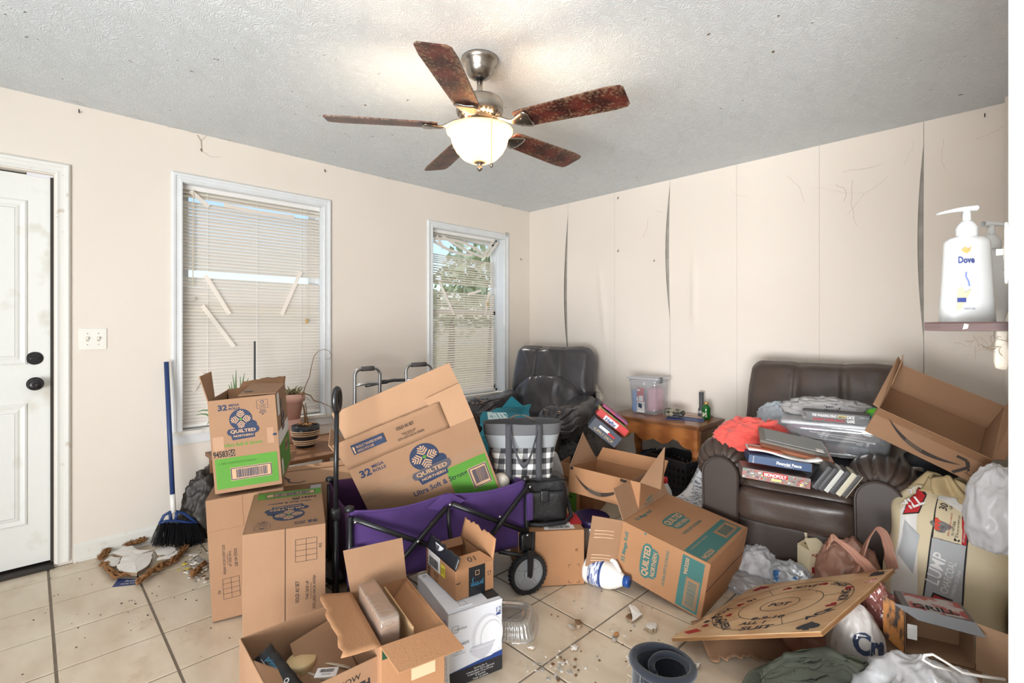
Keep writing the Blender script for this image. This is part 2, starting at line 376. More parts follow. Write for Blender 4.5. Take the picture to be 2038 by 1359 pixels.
# --- casings: stepped profile, mitred
def casing(y0, y1, z0, z1, w, name, bottom=False, m=TRIMW):
    prof = [(0, 0), (0, .013), (.006, .016), (.018, .0125), (w*.6, .012), (w*.62, .017), (w-.008, .019), (w, .012), (w, 0)]
    b = B()
    def ring(y, z, dy, dz): return [(x, y+dy*o, z+dz*o) for o, x in prof]
    rings = [ring(y0, z0, -1, 0 if not bottom else -1), ring(y0, z1, -1, 1), ring(y1, z1, 1, 1), ring(y1, z0, 1, 0 if not bottom else -1)]
    n = len(prof)
    for a, c in zip(rings, rings[1:]): b.add(a+c, [(i, i+1, n+i+1, n+i) for i in range(n-1)])
    if not bottom:
        for r in (rings[0], rings[-1]): b.add(r, [tuple(range(n))])
    return struct(b.build(name, m))
DOORT = mat('scuffed_door_casing', (230, 229, 223), .45, (176, 150, 122), 18, .5, .12, 40, contrast=(.66, .82), detail=9)
casing(DY0, DY1+.006, 0.018, DZ+.006, .058, 'trim_1', m=DOORT)
# --- door
DOORM = mat('grimy_white_door', (232, 233, 228), .4, (190, 176, 150), 5, .5, .1, 60, stretch=(1, 1.2, 1), contrast=(.58, .82), detail=10)
struct(B().box(-.07, -.038, DY0+.01, DY1-.012, .03, DZ-.012).build('door_1', DOORM)); door = bpy.data.objects['door_1']
def ringmould(b, y0, y1, z0, z1, x=-.038):
    prof = [(0, 0), (0, .005), (.008, .009), (.018, .006), (.026, .0015), (.034, .006), (.044, .008), (.044, .005)]
    rr_ = [[(x+h, y, z) for (y, z) in [(y0+o, z0+o), (y1-o, z0+o), (y1-o, z1-o), (y0+o, z1-o)]] for o, h in prof]
    vs = [p for r in rr_ for p in r]; b.add(vs, [(k*4+i, k*4+(i+1) % 4, k*4+4+(i+1) % 4, k*4+4+i) for k in range(len(prof)-1) for i in range(4)])
b = B()
def moulding(b, y0, y1, z0, z1, x=-.038):
    for k, (o, h) in enumerate(((0, .006), (.012, .012), (.026, .005))):
        b.box(x, x+h, y0+o, y1-o, z0+o, z0+o+.01); b.box(x, x+h, y0+o, y1-o, z1-o-.01, z1-o); b.box(x, x+h, y0+o, y0+o+.01, z0+o, z1-o); b.box(x, x+h, y1-o-.01, y1-o, z0+o, z1-o)
for y0, y1 in ((DY0+.12, DY0+.40), (-3.985+.05, -3.70)):
    for z0, z1 in ((1.06, 1.90), (.24, .86)):
        b2 = B(); ringmould(b2, y0, y1, z0, z1); b2.box(-.038, -.033, y0+.045, y1-.045, z0+.045, z1-.045); b2.build('door_panel', DOORM, door)
b = B(); b.box(-.10, .02, DY0, DY1, 0, .016); struct(b.build('trim_2', mat('dark_threshold', (44, 38, 34), .6)))
b = B(); b.box(-.13, -.075, DY0, DY1, .0, DZ); b.box(-.037, -.03, DY1-.013, DY1-.001, .02, DZ-.01); b.build('door_gap_shade', mat('door_gap_dark', (58, 52, 46), .8), door)  # dark strip and backing stand in for the shade in the door gap
OILB = mat('black_door_hardware', (26, 24, 26), .32)
def knobset(py, pz, r, kn):
    M = Matrix.Translation((-.038, py, pz)) @ Matrix.Rotation(PI/2, 4, 'Y')
    b = B(); b.lathe([(r, 0), (r, .004), (r*.85, .009), (r*.8, .009), (r*.72, .012), (r*.55, .012)], 28, M=M)
    return b.build(kn, OILB, door, smooth=False), M
o, M = knobset(WX(69, 713, -.03).y, WX(69, 713, -.03).z, .033, 'deadbolt')
B().rbox((0, 0, .018), (.012, .04, .012), .004, 4, M=M).build('thumb_turn', OILB, o)
o, M = knobset(WX(70, 764, -.03).y, WX(70, 764, -.03).z, .034, 'door_knob')
B().lathe([(.014, .01), (.013, .03), (.022, .036), (.029, .046), (.029, .056), (.022, .064), (.008, .066), (.0, .064)], 28, M=M).build('knob_handle', OILB, o, smooth=True)
p = WX(80, 347, -.034); B().box(-.037, -.034, p.y-.05, p.y+.05, p.z-.016, p.z+.010).build('paper_strip', mat('strip_white', (226, 226, 232), .5), door)
# --- windows
def window(n, Wd):
    y0, y1, z0, z1 = Wd
    casing(y0+.002, y1-.002, z0+.0, z1-.002, .055, 'trim_%d' % (4+n), bottom=False)
    fr = B(); t = .022
    for a in ((y0, y0+t, z0, z1), (y1-t, y1, z0, z1), (y0, y1, z0, z0+t), (y0, y1, z1-t, z1)): fr.box(-.14, -.095, *a)
    win = struct(fr.build('window_%d' % n, TRIMW)); zm = (z0+z1)/2+.02
    rv = B(); rv.box(-.139, .0, y0-.001, y0+.004, z0, z1); rv.box(-.139, .0, y1-.004, y1+.001, z0, z1); rv.box(-.139, 0, y0, y1, z1-.004, z1+.001); rv.build('jamb_lining', TRIMW, win)
    sh = B()
    for (za, zb, x) in ((z0+t, zm+.02, -.118), (zm-.02, z1-t, -.136)):
        for a in ((y0+t, y0+t+.035, za, zb), (y1-t-.035, y1-t, za, zb), (y0+t, y1-t, za, za+.04), (y0+t, y1-t, zb-.035, zb)): sh.box(x, x+.016, *a)
    s_ = sh.build('sash', TRIMW, win)
    gl = film('window_pane_glass', (255, 255, 255), .0, .02, 0, .05)
    for (za, zb, x) in ((z0+t, zm, -.110), (zm, z1-t, -.128)): B().box(x, x+.003, y0+.05, y1-.05, za+.03, zb-.03).build('pane', gl, s_)
    sl = B(); sl.box(-.12, .028, y0-.07, y1+.07, z0-.018, z0+.002); sl.build('window_sill', BASEM, win)
    ap = B(); ap.box(0, .013, y0-.056, y1+.056, z0-.075, z0-.018); ap.box(.0, .018, y0-.056, y1+.056, z0-.03, z0-.018); ap.build('sill_apron', TRIMW, win)
window(1, W1); window(2, W2)
# --- mini blinds
SLATM = film('blind_slat_vinyl', (238, 230, 220), 1.0, .5, .30, .02)
def blind(Wd, tilt, label, gaps, broken, seed, sag=None, pitch=.0212):
    y0, y1, z0, z1 = Wd; y0 += .008; y1 -= .008
    if seed == 2: y1 -= .075
    t = thing('mini_blind', label, 'blind', (-.055, (y0+y1)/2, z1)); L = (y1-y0); rr = random.Random(seed)
    B().box(-.014, .014, -L/2, L/2, -.030, -.004).build('headrail', WHITEPL, t)
    sm = bpy.data.meshes.new('slat'); n = 10; vs = []
    for j in (0, 1):
        for k in range(5):
            a = (k/4-.5); vs.append((a*.025, (j-.5)*L, .0025*(1-4*a*a)))
    sm.from_pydata(vs, [], [(k, k+1, k+6, k+5) for k in range(4)]); sm.materials.append(SLATM)
    for p in sm.polygons: p.use_smooth = True
    z = -.045; k = 0; H2 = z1-z0
    while z > -H2+.03:
        if not any(a < -z < b_ for a, b_ in gaps):
            o = bpy.data.objects.new('slat', sm); COL.objects.link(o); o.parent = t
            dz = 0; rx = 0
            if sag: dz, rx = sag(-z)
            o.location = (0, 0, z+dz); o.rotation_euler = (rx+rr.uniform(-.002, .002), tilt+rr.uniform(-.05, .05), rr.uniform(-.004, .004))
        z -= pitch; k += 1
    B().box(-.012, .012, -L/2, L/2, -H2+.012, -H2+.028).build('bottom_rail', WHITEPL, t)
    for f in (-.34, 0, .34): B().tube([(.013, f*L, -.02), (.013, f*L, -H2+.02)], .0011, 5).build('ladder_cord', WHITEPL, t)
    w = mat('blind_wand_clear', (200, 190, 170), .3)
    if seed == 1:
        B().tube([(.022, -L/2+.06, -.03), (.024, -L/2+.055, -.62)], .0035, 6).build('tilt_wand', w, t)
        B().rbox((.024, -L/2+.06, -.70), (.012, .012, .022), .004, 4).build('cord_tassel', w, t)
    B().tube([(.022, L/2-.10, -.03), (.024, L/2-.10, -.62 if seed == 2 else -.80)], .0012, 5).build('pull_cord', w, t)
    B().rbox((.024, L/2-.10, -.83 if seed == 1 else -.64), (.014, .018, .035), .006, 4).build('cord_tassel', mat('old_tassel', (196, 160, 96), .5), t)
    for (ya, za, yb, zb, bend) in broken:
        def fn(u, v): 
            y = ya+(yb-ya)*u; zz = za+(zb-za)*u-bend*math.sin(PI*u); d = V3((0, yb-ya, zb-za)).normalized()
            return (.022+(v-.5)*.004, y-(v-.5)*.024*d.z, zz+(v-.5)*.024*d.y)
        B().grid(fn, 10, 2).build('broken_slat', SLATM, t, smooth=True)
    return t
def zz1(py): return WX(500, py, -.05).z-W1[3]
def yy1(px): return WX(px, 600, -.05).y-(W1[0]+W1[1])/2
def R1(px, py): p = WX(px, py, -.04); return (p.y-(W1[0]+W1[1])/2, p.z-W1[3])
def seg(R, a, b_, bend=0): p = R(*a); q = R(*b_); return (p[0], p[1], q[0], q[1], bend)
blind(W1, 1.0, 'mini blind of the larger window, slats shut with one long gap across the middle',
      [(.078, .105), (.525, .562)],
      [seg(R1, (378, 380), (415, 412)), seg(R1, (408, 548), (456, 625)), seg(R1, (402, 608), (465, 690)), seg(R1, (598, 540), (560, 626)), seg(R1, (384, 778), (403, 742)), seg(R1, (445, 408), (585, 432), .01)], 1)
yc2 = (W2[0]+.008+W2[1]-.083)/2
def R2(px, py): p = WX(px, py, -.04); return (p.y-yc2, p.z-W2[3])
def sag2(d):
    if .14 < d < .30: return (-.03*(1-(d-.14)/.16), -.035)
    return (0, -.012 if d < .6 else 0)
blind(W2, .62, 'mini blind of the narrower corner window, slats half open and bent at its top',
      [(.05, .205), (.485, .535)],
      [seg(R2, (868, 470), (882, 495)), seg(R2, (862, 475), (970, 510), -.05), seg(R2, (880, 470), (962, 512), .02), seg(R2, (982, 478), (960, 512)), seg(R2, (990, 482), (968, 512)), seg(R2, (873, 560), (903, 627)), seg(R2, (972, 580), (965, 627)), seg(R2, (930, 586), (957, 578)), seg(R2, (862, 480), (940, 508), .03)], 2, sag2)
# --- outdoors beyond the panes
struct(B().box(-30, -.16, -30, 25, -.5, -.4).build('ground', mat('dry_grass', (150, 146, 104), .9, (110, 116, 74), 2, .8)))
def tree(x, y, h, r, label, seed):
    t = thing('tree', label, 'tree', (x, y, -.4), group=None); B().tube([(0, 0, 0), (.1, 0, h*.4), (0, .1, h*.7)], [.16, .12, .06], 8).build('trunk', mat('bark', (96, 80, 66), .9), t)
    rr = random.Random(seed); b = B()
    for k in range(520):
        d = V3((rr.gauss(0, 1), rr.gauss(0, 1), rr.gauss(0, 1))).normalized()*r*rr.uniform(.35, 1); c = d+V3((0, 0, h*.75)); s_ = .16
        a = V3((rr.uniform(-1, 1), rr.uniform(-1, 1), rr.uniform(-1, 1))).normalized()*s_; e = a.orthogonal().normalized()*s_*.6
        b.add([c-a, c-e, c+a, c+e], [(0, 1, 2, 3)])
    b.build('foliage', mat('leaf_green', (150, 168, 128), .7, (186, 196, 160), 3, .8), t)
tree(-7.5, 6.2, 4.2, 1.5, 'leafy green tree outside, seen through the narrower corner window', 1)
tree(-12.5, 8.5, 3.6, 1.6, 'paler leafy tree outside, left of the other tree beyond the narrower window', 2)
# --- switches, hooks, cobwebs
def plate(label, M, tog, w=.116, h=.116, plain=True):
    t = thing('light_switch', label, 'switch'); t.matrix_world = M
    B().rbox((0, 0, .003), (w, h, .006), .003, 6).build('switch_plate', mat('switch_ivory', (238, 236, 226), .35), t)
    for x in tog:
        B().box(x-.006, x+.006, -.013, .013, .006, .0072).build('toggle_slot', mat('slot_grey', (196, 190, 176), .5), t)
        B().box(x-.0035, x+.0035, -.002, .010, .006, .017).build('toggle', mat('switch_ivory', (238, 236, 226), .35), t)
    for x in (tog[0],) if len(tog) == 1 else tog:
        for y in (-.03, .03): B().lathe([(.0028, .006), (.002, .0072)], 8, c=(x, y, 0)).build('screw', STEEL, t)
MY = Matrix(((0, 0, 1, 0), (1, 0, 0, 0), (0, 1, 0, 0), (0, 0, 0, 1)))   # local x->+Y, y->+Z, z->+X
p = WX(185, 674.5); plate('white double toggle light switch on the wall between the door and the larger window', Matrix.Translation((0, p.y, p.z)) @ MY, (-.023, .023))
MR = Matrix(((0, 0, -1, 0), (1, 0, 0, 0), (0, 1, 0, 0), (0, 0, 0, 1)))
plate('white single toggle light switch seen edge-on beside the hand lotion bottles', Matrix.Translation((RW, -2.345, 1.392)) @ MR, (0,), w=.05, h=.116)
HK = mat('hook_dark', (60, 62, 66), .4, metal=.8)
def hook(p, n, label):
    b = B(); b.tube([V3(p)+V3(n)*.002+V3((0, 0, .012)), V3(p)+V3(n)*.003, V3(p)+V3(n)*.01+V3((0, 0, -.01)), V3(p)+V3(n)*.02+V3((0, 0, -.002))], .0022, 6)
    tag(b.build('wall_hook', HK), label, 'hook', 'small hooks and nails left in the walls')
for q, l in (((157, 222), 'small dark nail high on the wall between the door and the larger window'), ((646, 340), 'small nail above the right corner of the larger window'), ((1036, 516), 'small dark hook between the narrower window and the room corner')):
    hook(WX(*q), (1, 0, 0), l)
for q, l in (((1231, 394), 'small hook high on the papered wall between the first two torn seams'), ((1231, 499), 'small hook halfway up between the first two torn seams'), ((1303, 518), 'small hook just left of the second torn seam'), ((1960, 230), 'small dark hook near the ceiling above the shelf')):
    hook(WY(*q, -.012), (0, -1, 0), l)
p = WX(1009, 466, .02); q = [(p.x, p.y+a*.022, p.z+c*.022) for a, c in ((0, -1.2), (-.8, -.1), (-.6, .7), (0, .4), (.6, .7), (.8, -.1))]
tag(B().tube(q, .0016, 6, closed=True).build('wire_heart', HK), 'tiny wire heart hung on the top right corner of the narrower window', 'ornament')
COB = mat('dusty_cobweb', (120, 98, 78), .95)
def web(p0, n, cnt, length, seed, label, M=None):
    rr = random.Random(seed); b = B()
    for k in range(cnt):
        p = V3(p0)+V3((rr.uniform(-1, 1)*n[0], rr.uniform(-1, 1)*n[1], rr.uniform(-1, 0)*n[2])); d = V3((rr.uniform(-1, 1)*(n[0] > .01), rr.uniform(-1, 1)*(n[1] > .01), rr.uniform(-1, .3)*(n[2] > .01))).normalized() if sum(a > .01 for a in n) else V3((0, 0, -1))
        pts = [p]; L = length*rr.uniform(.4, 1)
        for i in range(6): d = (d+V3((rr.uniform(-.5, .5)*(n[0] > .01), rr.uniform(-.5, .5)*(n[1] > .01), rr.uniform(-.4, .3)*(n[2] > .01)))).normalized(); p = p+d*L/6; pts.append(p)
        b.tube(pts, rr.uniform(.0002, .0005), 3)
    tag(b.build('cobweb', COB), label, 'cobweb', None, 'stuff')
p = WX(400, 280, .006); b = B(); b.tube([(p.x, p.y-.02, p.z+.03), (p.x, p.y, p.z+.0), (p.x, p.y+.004, p.z-.06)], .0012, 5); b.tube([(p.x, p.y+.03, p.z+.04), (p.x, p.y, p.z)], .0007, 4); b.tube([(p.x, p.y-.002, p.z-.05), (p.x, p.y+.004, p.z-.065)], .003, 5); b.tube([(p.x, p.y, p.z-.06), (p.x, p.y+.05, p.z-.085), (p.x, p.y+.11, p.z-.075)], .0005, 4)
tag(b.build('cobweb', COB), 'dusty cobweb strand hanging from the ceiling edge left of the larger window', 'cobweb')
web((.006, -1.6, H-.005), (.02, 1.9, .0), 46, .10, 5, 'dusty cobwebs strung along the ceiling edge above the windows')
web((2.3, -.014, 2.34), (1.1, .0, .2), 14, .30, 6, 'thin dusty cobwebs over the upper part of the papered wall')
web((RW-.035, -2.28, 1.235), (.03, .03, .03), 20, .04, 8, 'grey cobwebs hanging under the end of the small shelf')
# ================================================================== CEILING FAN
FX, FY = 1.846, -2.266
fan = thing('ceiling_fan', 'brushed nickel ceiling fan with five dusty dark cherry blades and a lit glass bowl', 'ceiling fan', (FX, FY, H))
B().lathe([(0, 0), (.082, 0), (.084, -.008), (.078, -.02), (.066, -.03), (.064, -.05), (.050, -.075), (.032, -.085), (.0, -.088)], 36).build('canopy', STEEL, fan, True)
B().lathe([(.013, -.07), (.013, -.20)], 16).build('downrod', STEEL, fan, True)
B().lathe([(.02, -.075), (.024, -.085), (.015, -.09)], 16).build('rod_collar', BLACKP, fan, True)
hb = B(); hb.lathe([(.0, -.165), (.03, -.168), (.06, -.175), (.098, -.185), (.104, -.195), (.104, -.235), (.100, -.245), (.085, -.262), (.06, -.275), (.03, -.28), (0, -.28)], 40)
housing = hb.build('motor_housing', STEEL, fan, True)
vb = B(); 
for k in range(30):
    a = 2*PI*k/30; M = Matrix.Rotation(a, 4, 'Z'); vb.add([M @ V3(p) for p in ((.079, -.005, -.2675), (.079, .005, -.2675), (.098, .006, -.2478), (.098, -.006, -.2478))], [(0, 1, 2, 3)])
vb.build('vent_slots', mat('vent_dark', (34, 28, 24), .6), housing)
B().lathe([(.0, -.278), (.055, -.278), (.06, -.285), (.06, -.30), (.07, -.305), (.09, -.314), (.09, -.318), (0, -.318)], 32).build('light_kit_plate', STEEL, fan, True)
BLADE = mat('dusty_cherry_wood', (92, 40, 32), .38, (56, 26, 22), 3, .9, .05, 60, stretch=(1, 9, 9), wave=(2.0, 6))
def blade_nodes():
    n = BLADE.node_tree; b = n.nodes['Principled BSDF']; tc = n.nodes['Texture Coordinate']
    t = n.nodes.new('ShaderNodeTexNoise'); t.inputs['Scale'].default_value = 85; t.inputs['Detail'].default_value = 8; n.links.new(tc.outputs['Object'], t.inputs['Vector'])
    sp = n.nodes.new('ShaderNodeSeparateXYZ'); n.links.new(tc.outputs['Object'], sp.inputs[0])
    ab = n.nodes.new('ShaderNodeMath'); ab.operation = 'MULTIPLY'; aa = n.nodes.new('ShaderNodeMath'); aa.operation = 'ABSOLUTE'; n.links.new(sp.outputs['Y'], aa.inputs[0]); n.links.new(aa.outputs[0], ab.inputs[0]); ab.inputs[1].default_value = 2.8
    ad = n.nodes.new('ShaderNodeMath'); ad.operation = 'ADD'; n.links.new(t.outputs['Fac'], ad.inputs[0]); n.links.new(ab.outputs[0], ad.inputs[1])
    r = n.nodes.new('ShaderNodeValToRGB'); r.color_ramp.elements[0].position = .58; r.color_ramp.elements[1].position = .78; r.color_ramp.elements[1].color = (.8, .8, .8, 1)
    n.links.new(ad.outputs[0], r.inputs[0]); mx = n.nodes.new('ShaderNodeMix'); mx.data_type = 'RGBA'; mx.inputs[7].default_value = rgb(132, 108, 84)
    n.links.new(r.outputs[0], mx.inputs[0]); n.links.new(n.nodes['Color Ramp'].outputs[0], mx.inputs[6]); n.links.new(mx.outputs[2], b.inputs['Base Color'])
blade_nodes()
BZ = -.302
for k in range(5):
    a = math.radians(18+72*k); R = Matrix.Rotation(a, 4, 'Z')
    pts = []; x0, x1 = .185, .655
    out = [(x0, -.048), (x0+.03, -.056), (x1-.07, -.070), (x1-.012, -.064), (x1, -.050), (x1, .050), (x1-.012, .064), (x1-.07, .070), (x0+.03, .056), (x0, .048)]
    Mb = R @ Matrix.Translation((0, 0, BZ)) @ Matrix.Rotation(math.radians(-12), 4, 'X')
    b = B(); b.polyslab([(x, y, -.003) for x, y in out], .006)
    o = b.build('blade', BLADE, fan); o.matrix_world = fan.matrix_world @ Mb
    br = B()
    def f(u, v): 
        x = .075+.175*u; w = (.016+.038*smoothstep(.45, 1.0, u))*(1 if u < .93 else 1-(u-.93)*6)
        z = -.276+ (BZ-.006+.276)*smoothstep(.1, .6, u); y = (v-.5)*2*w
        return (x, y, z-y*math.tan(math.radians(12))*smoothstep(.3, .7, u)-.004*math.cos(PI*(v-.5)))
    br.grid(f, 16, 6)
    o = solid(br.build('blade_bracket', STEEL, fan, True), .006); o.matrix_world = fan.matrix_world @ R
    for x, y in ((.215, -.018), (.215, .018), (.24, 0)):
        o2 = B().lathe([(.006, 0), (.005, -.004), (0, -.005)], 10, c=(x, y, -.015)).build('bracket_screw', STEEL, o, True)
        o2.matrix_world = fan.matrix_world @ R @ Matrix.Translation((0, 0, BZ+.004-y*.2))
BOWL = bpy.data.materials.new('frosted_amber_glass'); BOWL.use_nodes = True
def bowl_nodes():
    n = BOWL.node_tree; n.nodes.clear(); N = n.nodes.new
    o = N('ShaderNodeOutputMaterial'); tl = N('ShaderNodeBsdfTranslucent'); df = N('ShaderNodeBsdfDiffuse'); em = N('ShaderNodeEmission'); gl = N('ShaderNodeBsdfGlossy'); gl.inputs['Roughness'].default_value = .2
    tl.inputs[0].default_value = rgb(205, 185, 160); df.inputs[0].default_value = rgb(180, 160, 135)
    tc = N('ShaderNodeTexCoord'); sp = N('ShaderNodeSeparateXYZ'); r = N('ShaderNodeValToRGB')
    n.links.new(tc.outputs['Object'], sp.inputs[0]); mr = N('ShaderNodeMapRange'); mr.inputs[1].default_value = -.455; mr.inputs[2].default_value = -.315
    n.links.new(sp.outputs['Z'], mr.inputs[0]); n.links.new(mr.outputs[0], r.inputs[0])
    e = r.color_ramp.elements; e[0].position = 0; e[0].color = rgb(150, 96, 50); e[1].position = 1; e[1].color = rgb(222, 160, 118)
    q = r.color_ramp.elements.new(.14); q.color = rgb(255, 232, 196); q = r.color_ramp.elements.new(.55); q.color = rgb(255, 246, 228)
    n.links.new(r.outputs[0], em.inputs[0]); em.inputs[1].default_value = .36
    a = N('ShaderNodeMixShader'); n.links.new(tl.outputs[0], a.inputs[1]); n.links.new(df.outputs[0], a.inputs[2]); a.inputs[0].default_value = .5
    c = N('ShaderNodeAddShader'); n.links.new(a.outputs[0], c.inputs[0]); n.links.new(em.outputs[0], c.inputs[1])
    g = N('ShaderNodeMixShader'); g.inputs[0].default_value = .08; n.links.new(c.outputs[0], g.inputs[1]); n.links.new(gl.outputs[0], g.inputs[2]); n.links.new(g.outputs[0], o.inputs[0])
bowl_nodes()
bp = [(.145, -.318), (.143, -.326), (.128, -.338), (.124, -.352), (.118, -.378), (.102, -.408), (.076, -.436), (.045, -.452), (.012, -.458)]
bo = B().lathe(bp, 48).build('glass_bowl', BOWL, fan, True); bo.data.polygons[-1].select = False
import bmesh
bm_ = bmesh.new(); bm_.from_mesh(bo.data)
for f_ in [f for f in bm_.faces if len(f.verts) > 4]: bm_.faces.remove(f_)
bm_.to_mesh(bo.data); bm_.free(); solid(bo, .003)
B().lathe([(.028, -.452), (.024, -.458), (.010, -.466), (.008, -.476), (.013, -.482), (.013, -.488), (.006, -.494), (0, -.498)], 20).build('finial', STEEL, fan, True)
chn = DP(978, 262, 2.06)-V3((FX, FY, H)); 
B().tube([(chn.x, chn.y, -.315), (chn.x, chn.y, -.50)], .0018, 6).build('pull_chain', STEEL, fan)
B().lathe([(0, -.50), (.006, -.504), (.008, -.512), (.004, -.52), (0, -.521)], 12, c=(chn.x, chn.y, 0)).build('chain_knob', STEEL, fan, True)
for k in range(2):
    l = bpy.data.lights.new('fan_bulb', 'POINT'); l.energy = 21; l.color = (1, .80, .58); l.shadow_soft_size = .03
    lo = bpy.data.objects.new('fan_bulb', l); COL.objects.link(lo); lo.location = (FX+(.055 if k else -.055), FY+(.03 if k else -.03), H-.345)
# ================================================================== CARTONS
def Mr(rows): return Matrix(rows)
def carton(name, label, o, R, d, cat='box', open_top=False, opens='top', m=CARD, mi=CARDI, th=.004, seam=None, group=None, skip=()):
    t = thing(name, label, cat, o, Mr(R), group=group); w, dp, h = d; b = B()
    fl = dict(front=(0, w, 0, th, 0, h), back=(0, w, dp-th, dp, 0, h), left=(0, th, th, dp-th, 0, h), right=(w-th, w, th, dp-th, 0, h), bottom=(th, w-th, th, dp-th, 0, th), top=(0, w, 0, dp, h-th, h))
    op = {opens} if open_top else set()
    for k, v in fl.items():
        if k in op or k in skip: continue
        if not op and k in ('bottom', 'top'): v = (0, w, 0, dp, v[4], v[5])
        b.box(*v)
    ob = b.build('box_body', m, t)
    bev = ob.modifiers.new('b', 'BEVEL'); bev.width = .0015; bev.segments = 1
    return t
def flap(t, q, m=CARD, th=.004, name='flap', label=None):
    o = B().quadslab(q, th).build(name, m, t)
    if label: o['label'] = label
    return o
def ragflap(t, q, m=CARD, th=.004, seed=1, amp=.008, n=14, curl=0, side='far'):
    """flap q0-q1 hinge, q2-q3 free edge torn ragged"""
    q = [V3(p) for p in q]; nn = (q[1]-q[0]).cross(q[3]-q[0]).normalized(); rr = random.Random(seed)
    rag = [rr.uniform(-amp, amp) for _ in range(n+1)]
    def fn(u, v):
        p = (q[0]*(1-u)+q[1]*u)*(1-v)+(q[3]*(1-u)+q[2]*u)*v
        e = (q[3]-q[0]).normalized()*rag[int(round(u*n))]*(v if v > .8 else 0)
        return p+e+nn*(curl*v*v+.0025*nz(p, 14, seed))
    return solid(B().grid(fn, n, 6).build('flap', m, t, True), th)
def face(t, name, w, dp, h):
    return {'front': ((0, 0, 0), (1, 0, 0), (0, 0, 1)), 'right': ((w, 0, 0), (0, 1, 0), (0, 0, 1)), 'left': ((0, dp, 0), (0, -1, 0), (0, 0, 1)), 'top': ((0, 0, h), (1, 0, 0), (0, 1, 0)), 'top180': ((w, dp, h), (-1, 0, 0), (0, -1, 0)), 'back': ((w, dp, 0), (-1, 0, 0), (0, 0, 1))}[name]
def logo_navy(p, cu, cv, s, withname=True):
    """round navy quilt badge with ribbons, heart and two-line name; s = badge radius"""
    p.disc(cu, cv, s, NAVY, 0); p.disc(cu+s*.95, cv-s*.62, s*.42, NAVY, 0)
    p.poly([(cu-s*1.12, cv-s*.88), (cu+s*1.45, cv-s*.78), (cu+s*1.55, cv-s*1.1), (cu+s*1.45, cv-s*1.35), (cu+s*1.1, cv-s*1.5), (cu+s*1.1, cv-s*1.85), (cu-s*.85, cv-s*1.95), (cu-s*.95, cv-s*1.5), (cu-s*1.2, cv-s*1.4), (cu-s*1.28, cv-s*1.1)], NAVY, .3)
    p.poly([(cu-s*.6, cv-s*.7), (cu+s*1.1, cv-s*.3), (cu+s*1.2, cv-s*.9), (cu-s*.6, cv-s*.95)], NAVY, .6)
    for q in range(4):
        a = PI/2*q; ca, sa = math.cos(a), math.sin(a)
        for i, r in enumerate((.22, .42, .62)):
            e = .66-.12*i
            pts = [(-e*.5-.02+0, r+e*.42), (0, r*.98-.02), (e*.5+.02, r+e*.42)]
            pts = [(x*ca-y*sa, x*sa+y*ca) for x, y in pts]
            p.path([(cu+x*s, cv+y*s) for x, y in pts], s*.085, TANP, 1)
        x, y = -.0, .80; x, y = x*ca-y*sa, x*sa+y*ca; p.disc(cu+x*s, cv+y*s, s*.075, TANP, 1.2, n=10)
    for dx in (-.055, .055): p.disc(cu+dx*s, cv+.02*s, s*.085, GREENP, 1.5, n=10)
    p.poly([(cu-s*.13, cv), (cu, cv-s*.16), (cu+s*.13, cv)], GREENP, 1.6)
    p.text('QUILTED', cu+s*.12, cv-s*1.12, s*.30, TANP, 1.5, wid=s*2.2, bold=.03)
    p.text('NORTHERN', cu+s*.12, cv-s*1.58, s*.20, TANP, 1.5, wid=s*1.7, bold=.02)
def logo_teal(p, cu, cv, s):
    p.poly([(cu+s*x, cv+s*y) for x, y in ((-1.5, .1), (-1.45, .5), (-1.1, .72), (-.4, .8), (.4, .8), (1.1, .72), (1.45, .5), (1.5, .1), (1.3, -.1), (1.22, -.55), (.9, -.75), (-.9, -.75), (-1.22, -.55), (-1.3, -.1))], TEALP)
    p.text('QUILTED', cu, cv+s*.30, s*.52, TANP, 1.5, wid=s*2.6, bold=.03); p.text('NORTHERN', cu, cv-s*.40, s*.36, TANP, 1.5, wid=s*2.1, bold=.02)
def recycle(p, cu, cv, s):
    p.frame(cu-s, cv-s*.8, cu+s, cv+s*.9, s*.05, NAVY); p.disc(cu, cv+s*.45, s*.3, NAVY, 0, n=14); p.disc(cu, cv+s*.45, s*.15, TANP, 1, n=10)
    p.text('Corrugated', cu, cv-s*.1, s*.2, NAVY, 0, wid=s*1.4); p.text('Recycles', cu, cv-s*.45, s*.2, NAVY, 0, wid=s*1.1)
    for i, w in enumerate(('PLEASE', 'RECYCLE', 'ME!')): p.text(w, cu, cv-s*(1.2+.38*i), s*.24, NAVY, 0, bold=.02)
def smile(p, u0, v0, u1, v1, sag, w, m=INK):
    n = 20; up = []; lo = []
    for i in range(n+1):
        t = i/n; u = u0+(u1-u0)*t; v = v0+(v1-v0)*t-sag*4*t*(1-t)*(1-.25*(t-.5)); th = w*(math.sin(PI*min(1, t*1.02+.0))**.7 if t < .98 else 0)
        up.append((u, v+th*.5)); lo.append((u, v-th*.5))
    for i in range(n): p.poly([lo[i], lo[i+1], up[i+1], up[i]], m)
    d = (u1-u0); p.path([(u1-d*.10, v1+w*1.6), (u1+d*.02, v1+w*1.5), (u1+d*.075, v1+w*.2), (u1+d*.02, v1-w*1.2), (u1-d*.03, v1-w*2.4)], w*.62, m, .5)
def arrows(p, u, v, s, m=INK):
    for k in (0, 1):
        x = u+k*s*.9; p.line(x, v, x, v+s*.8, s*.12, m); p.poly([(x-s*.25, v+s*.7), (x+s*.25, v+s*.7), (x, v+s*1.2)], m)
    p.line(u-s*.3, v-s*.15, u+s*1.2, v-s*.15, s*.1, m)
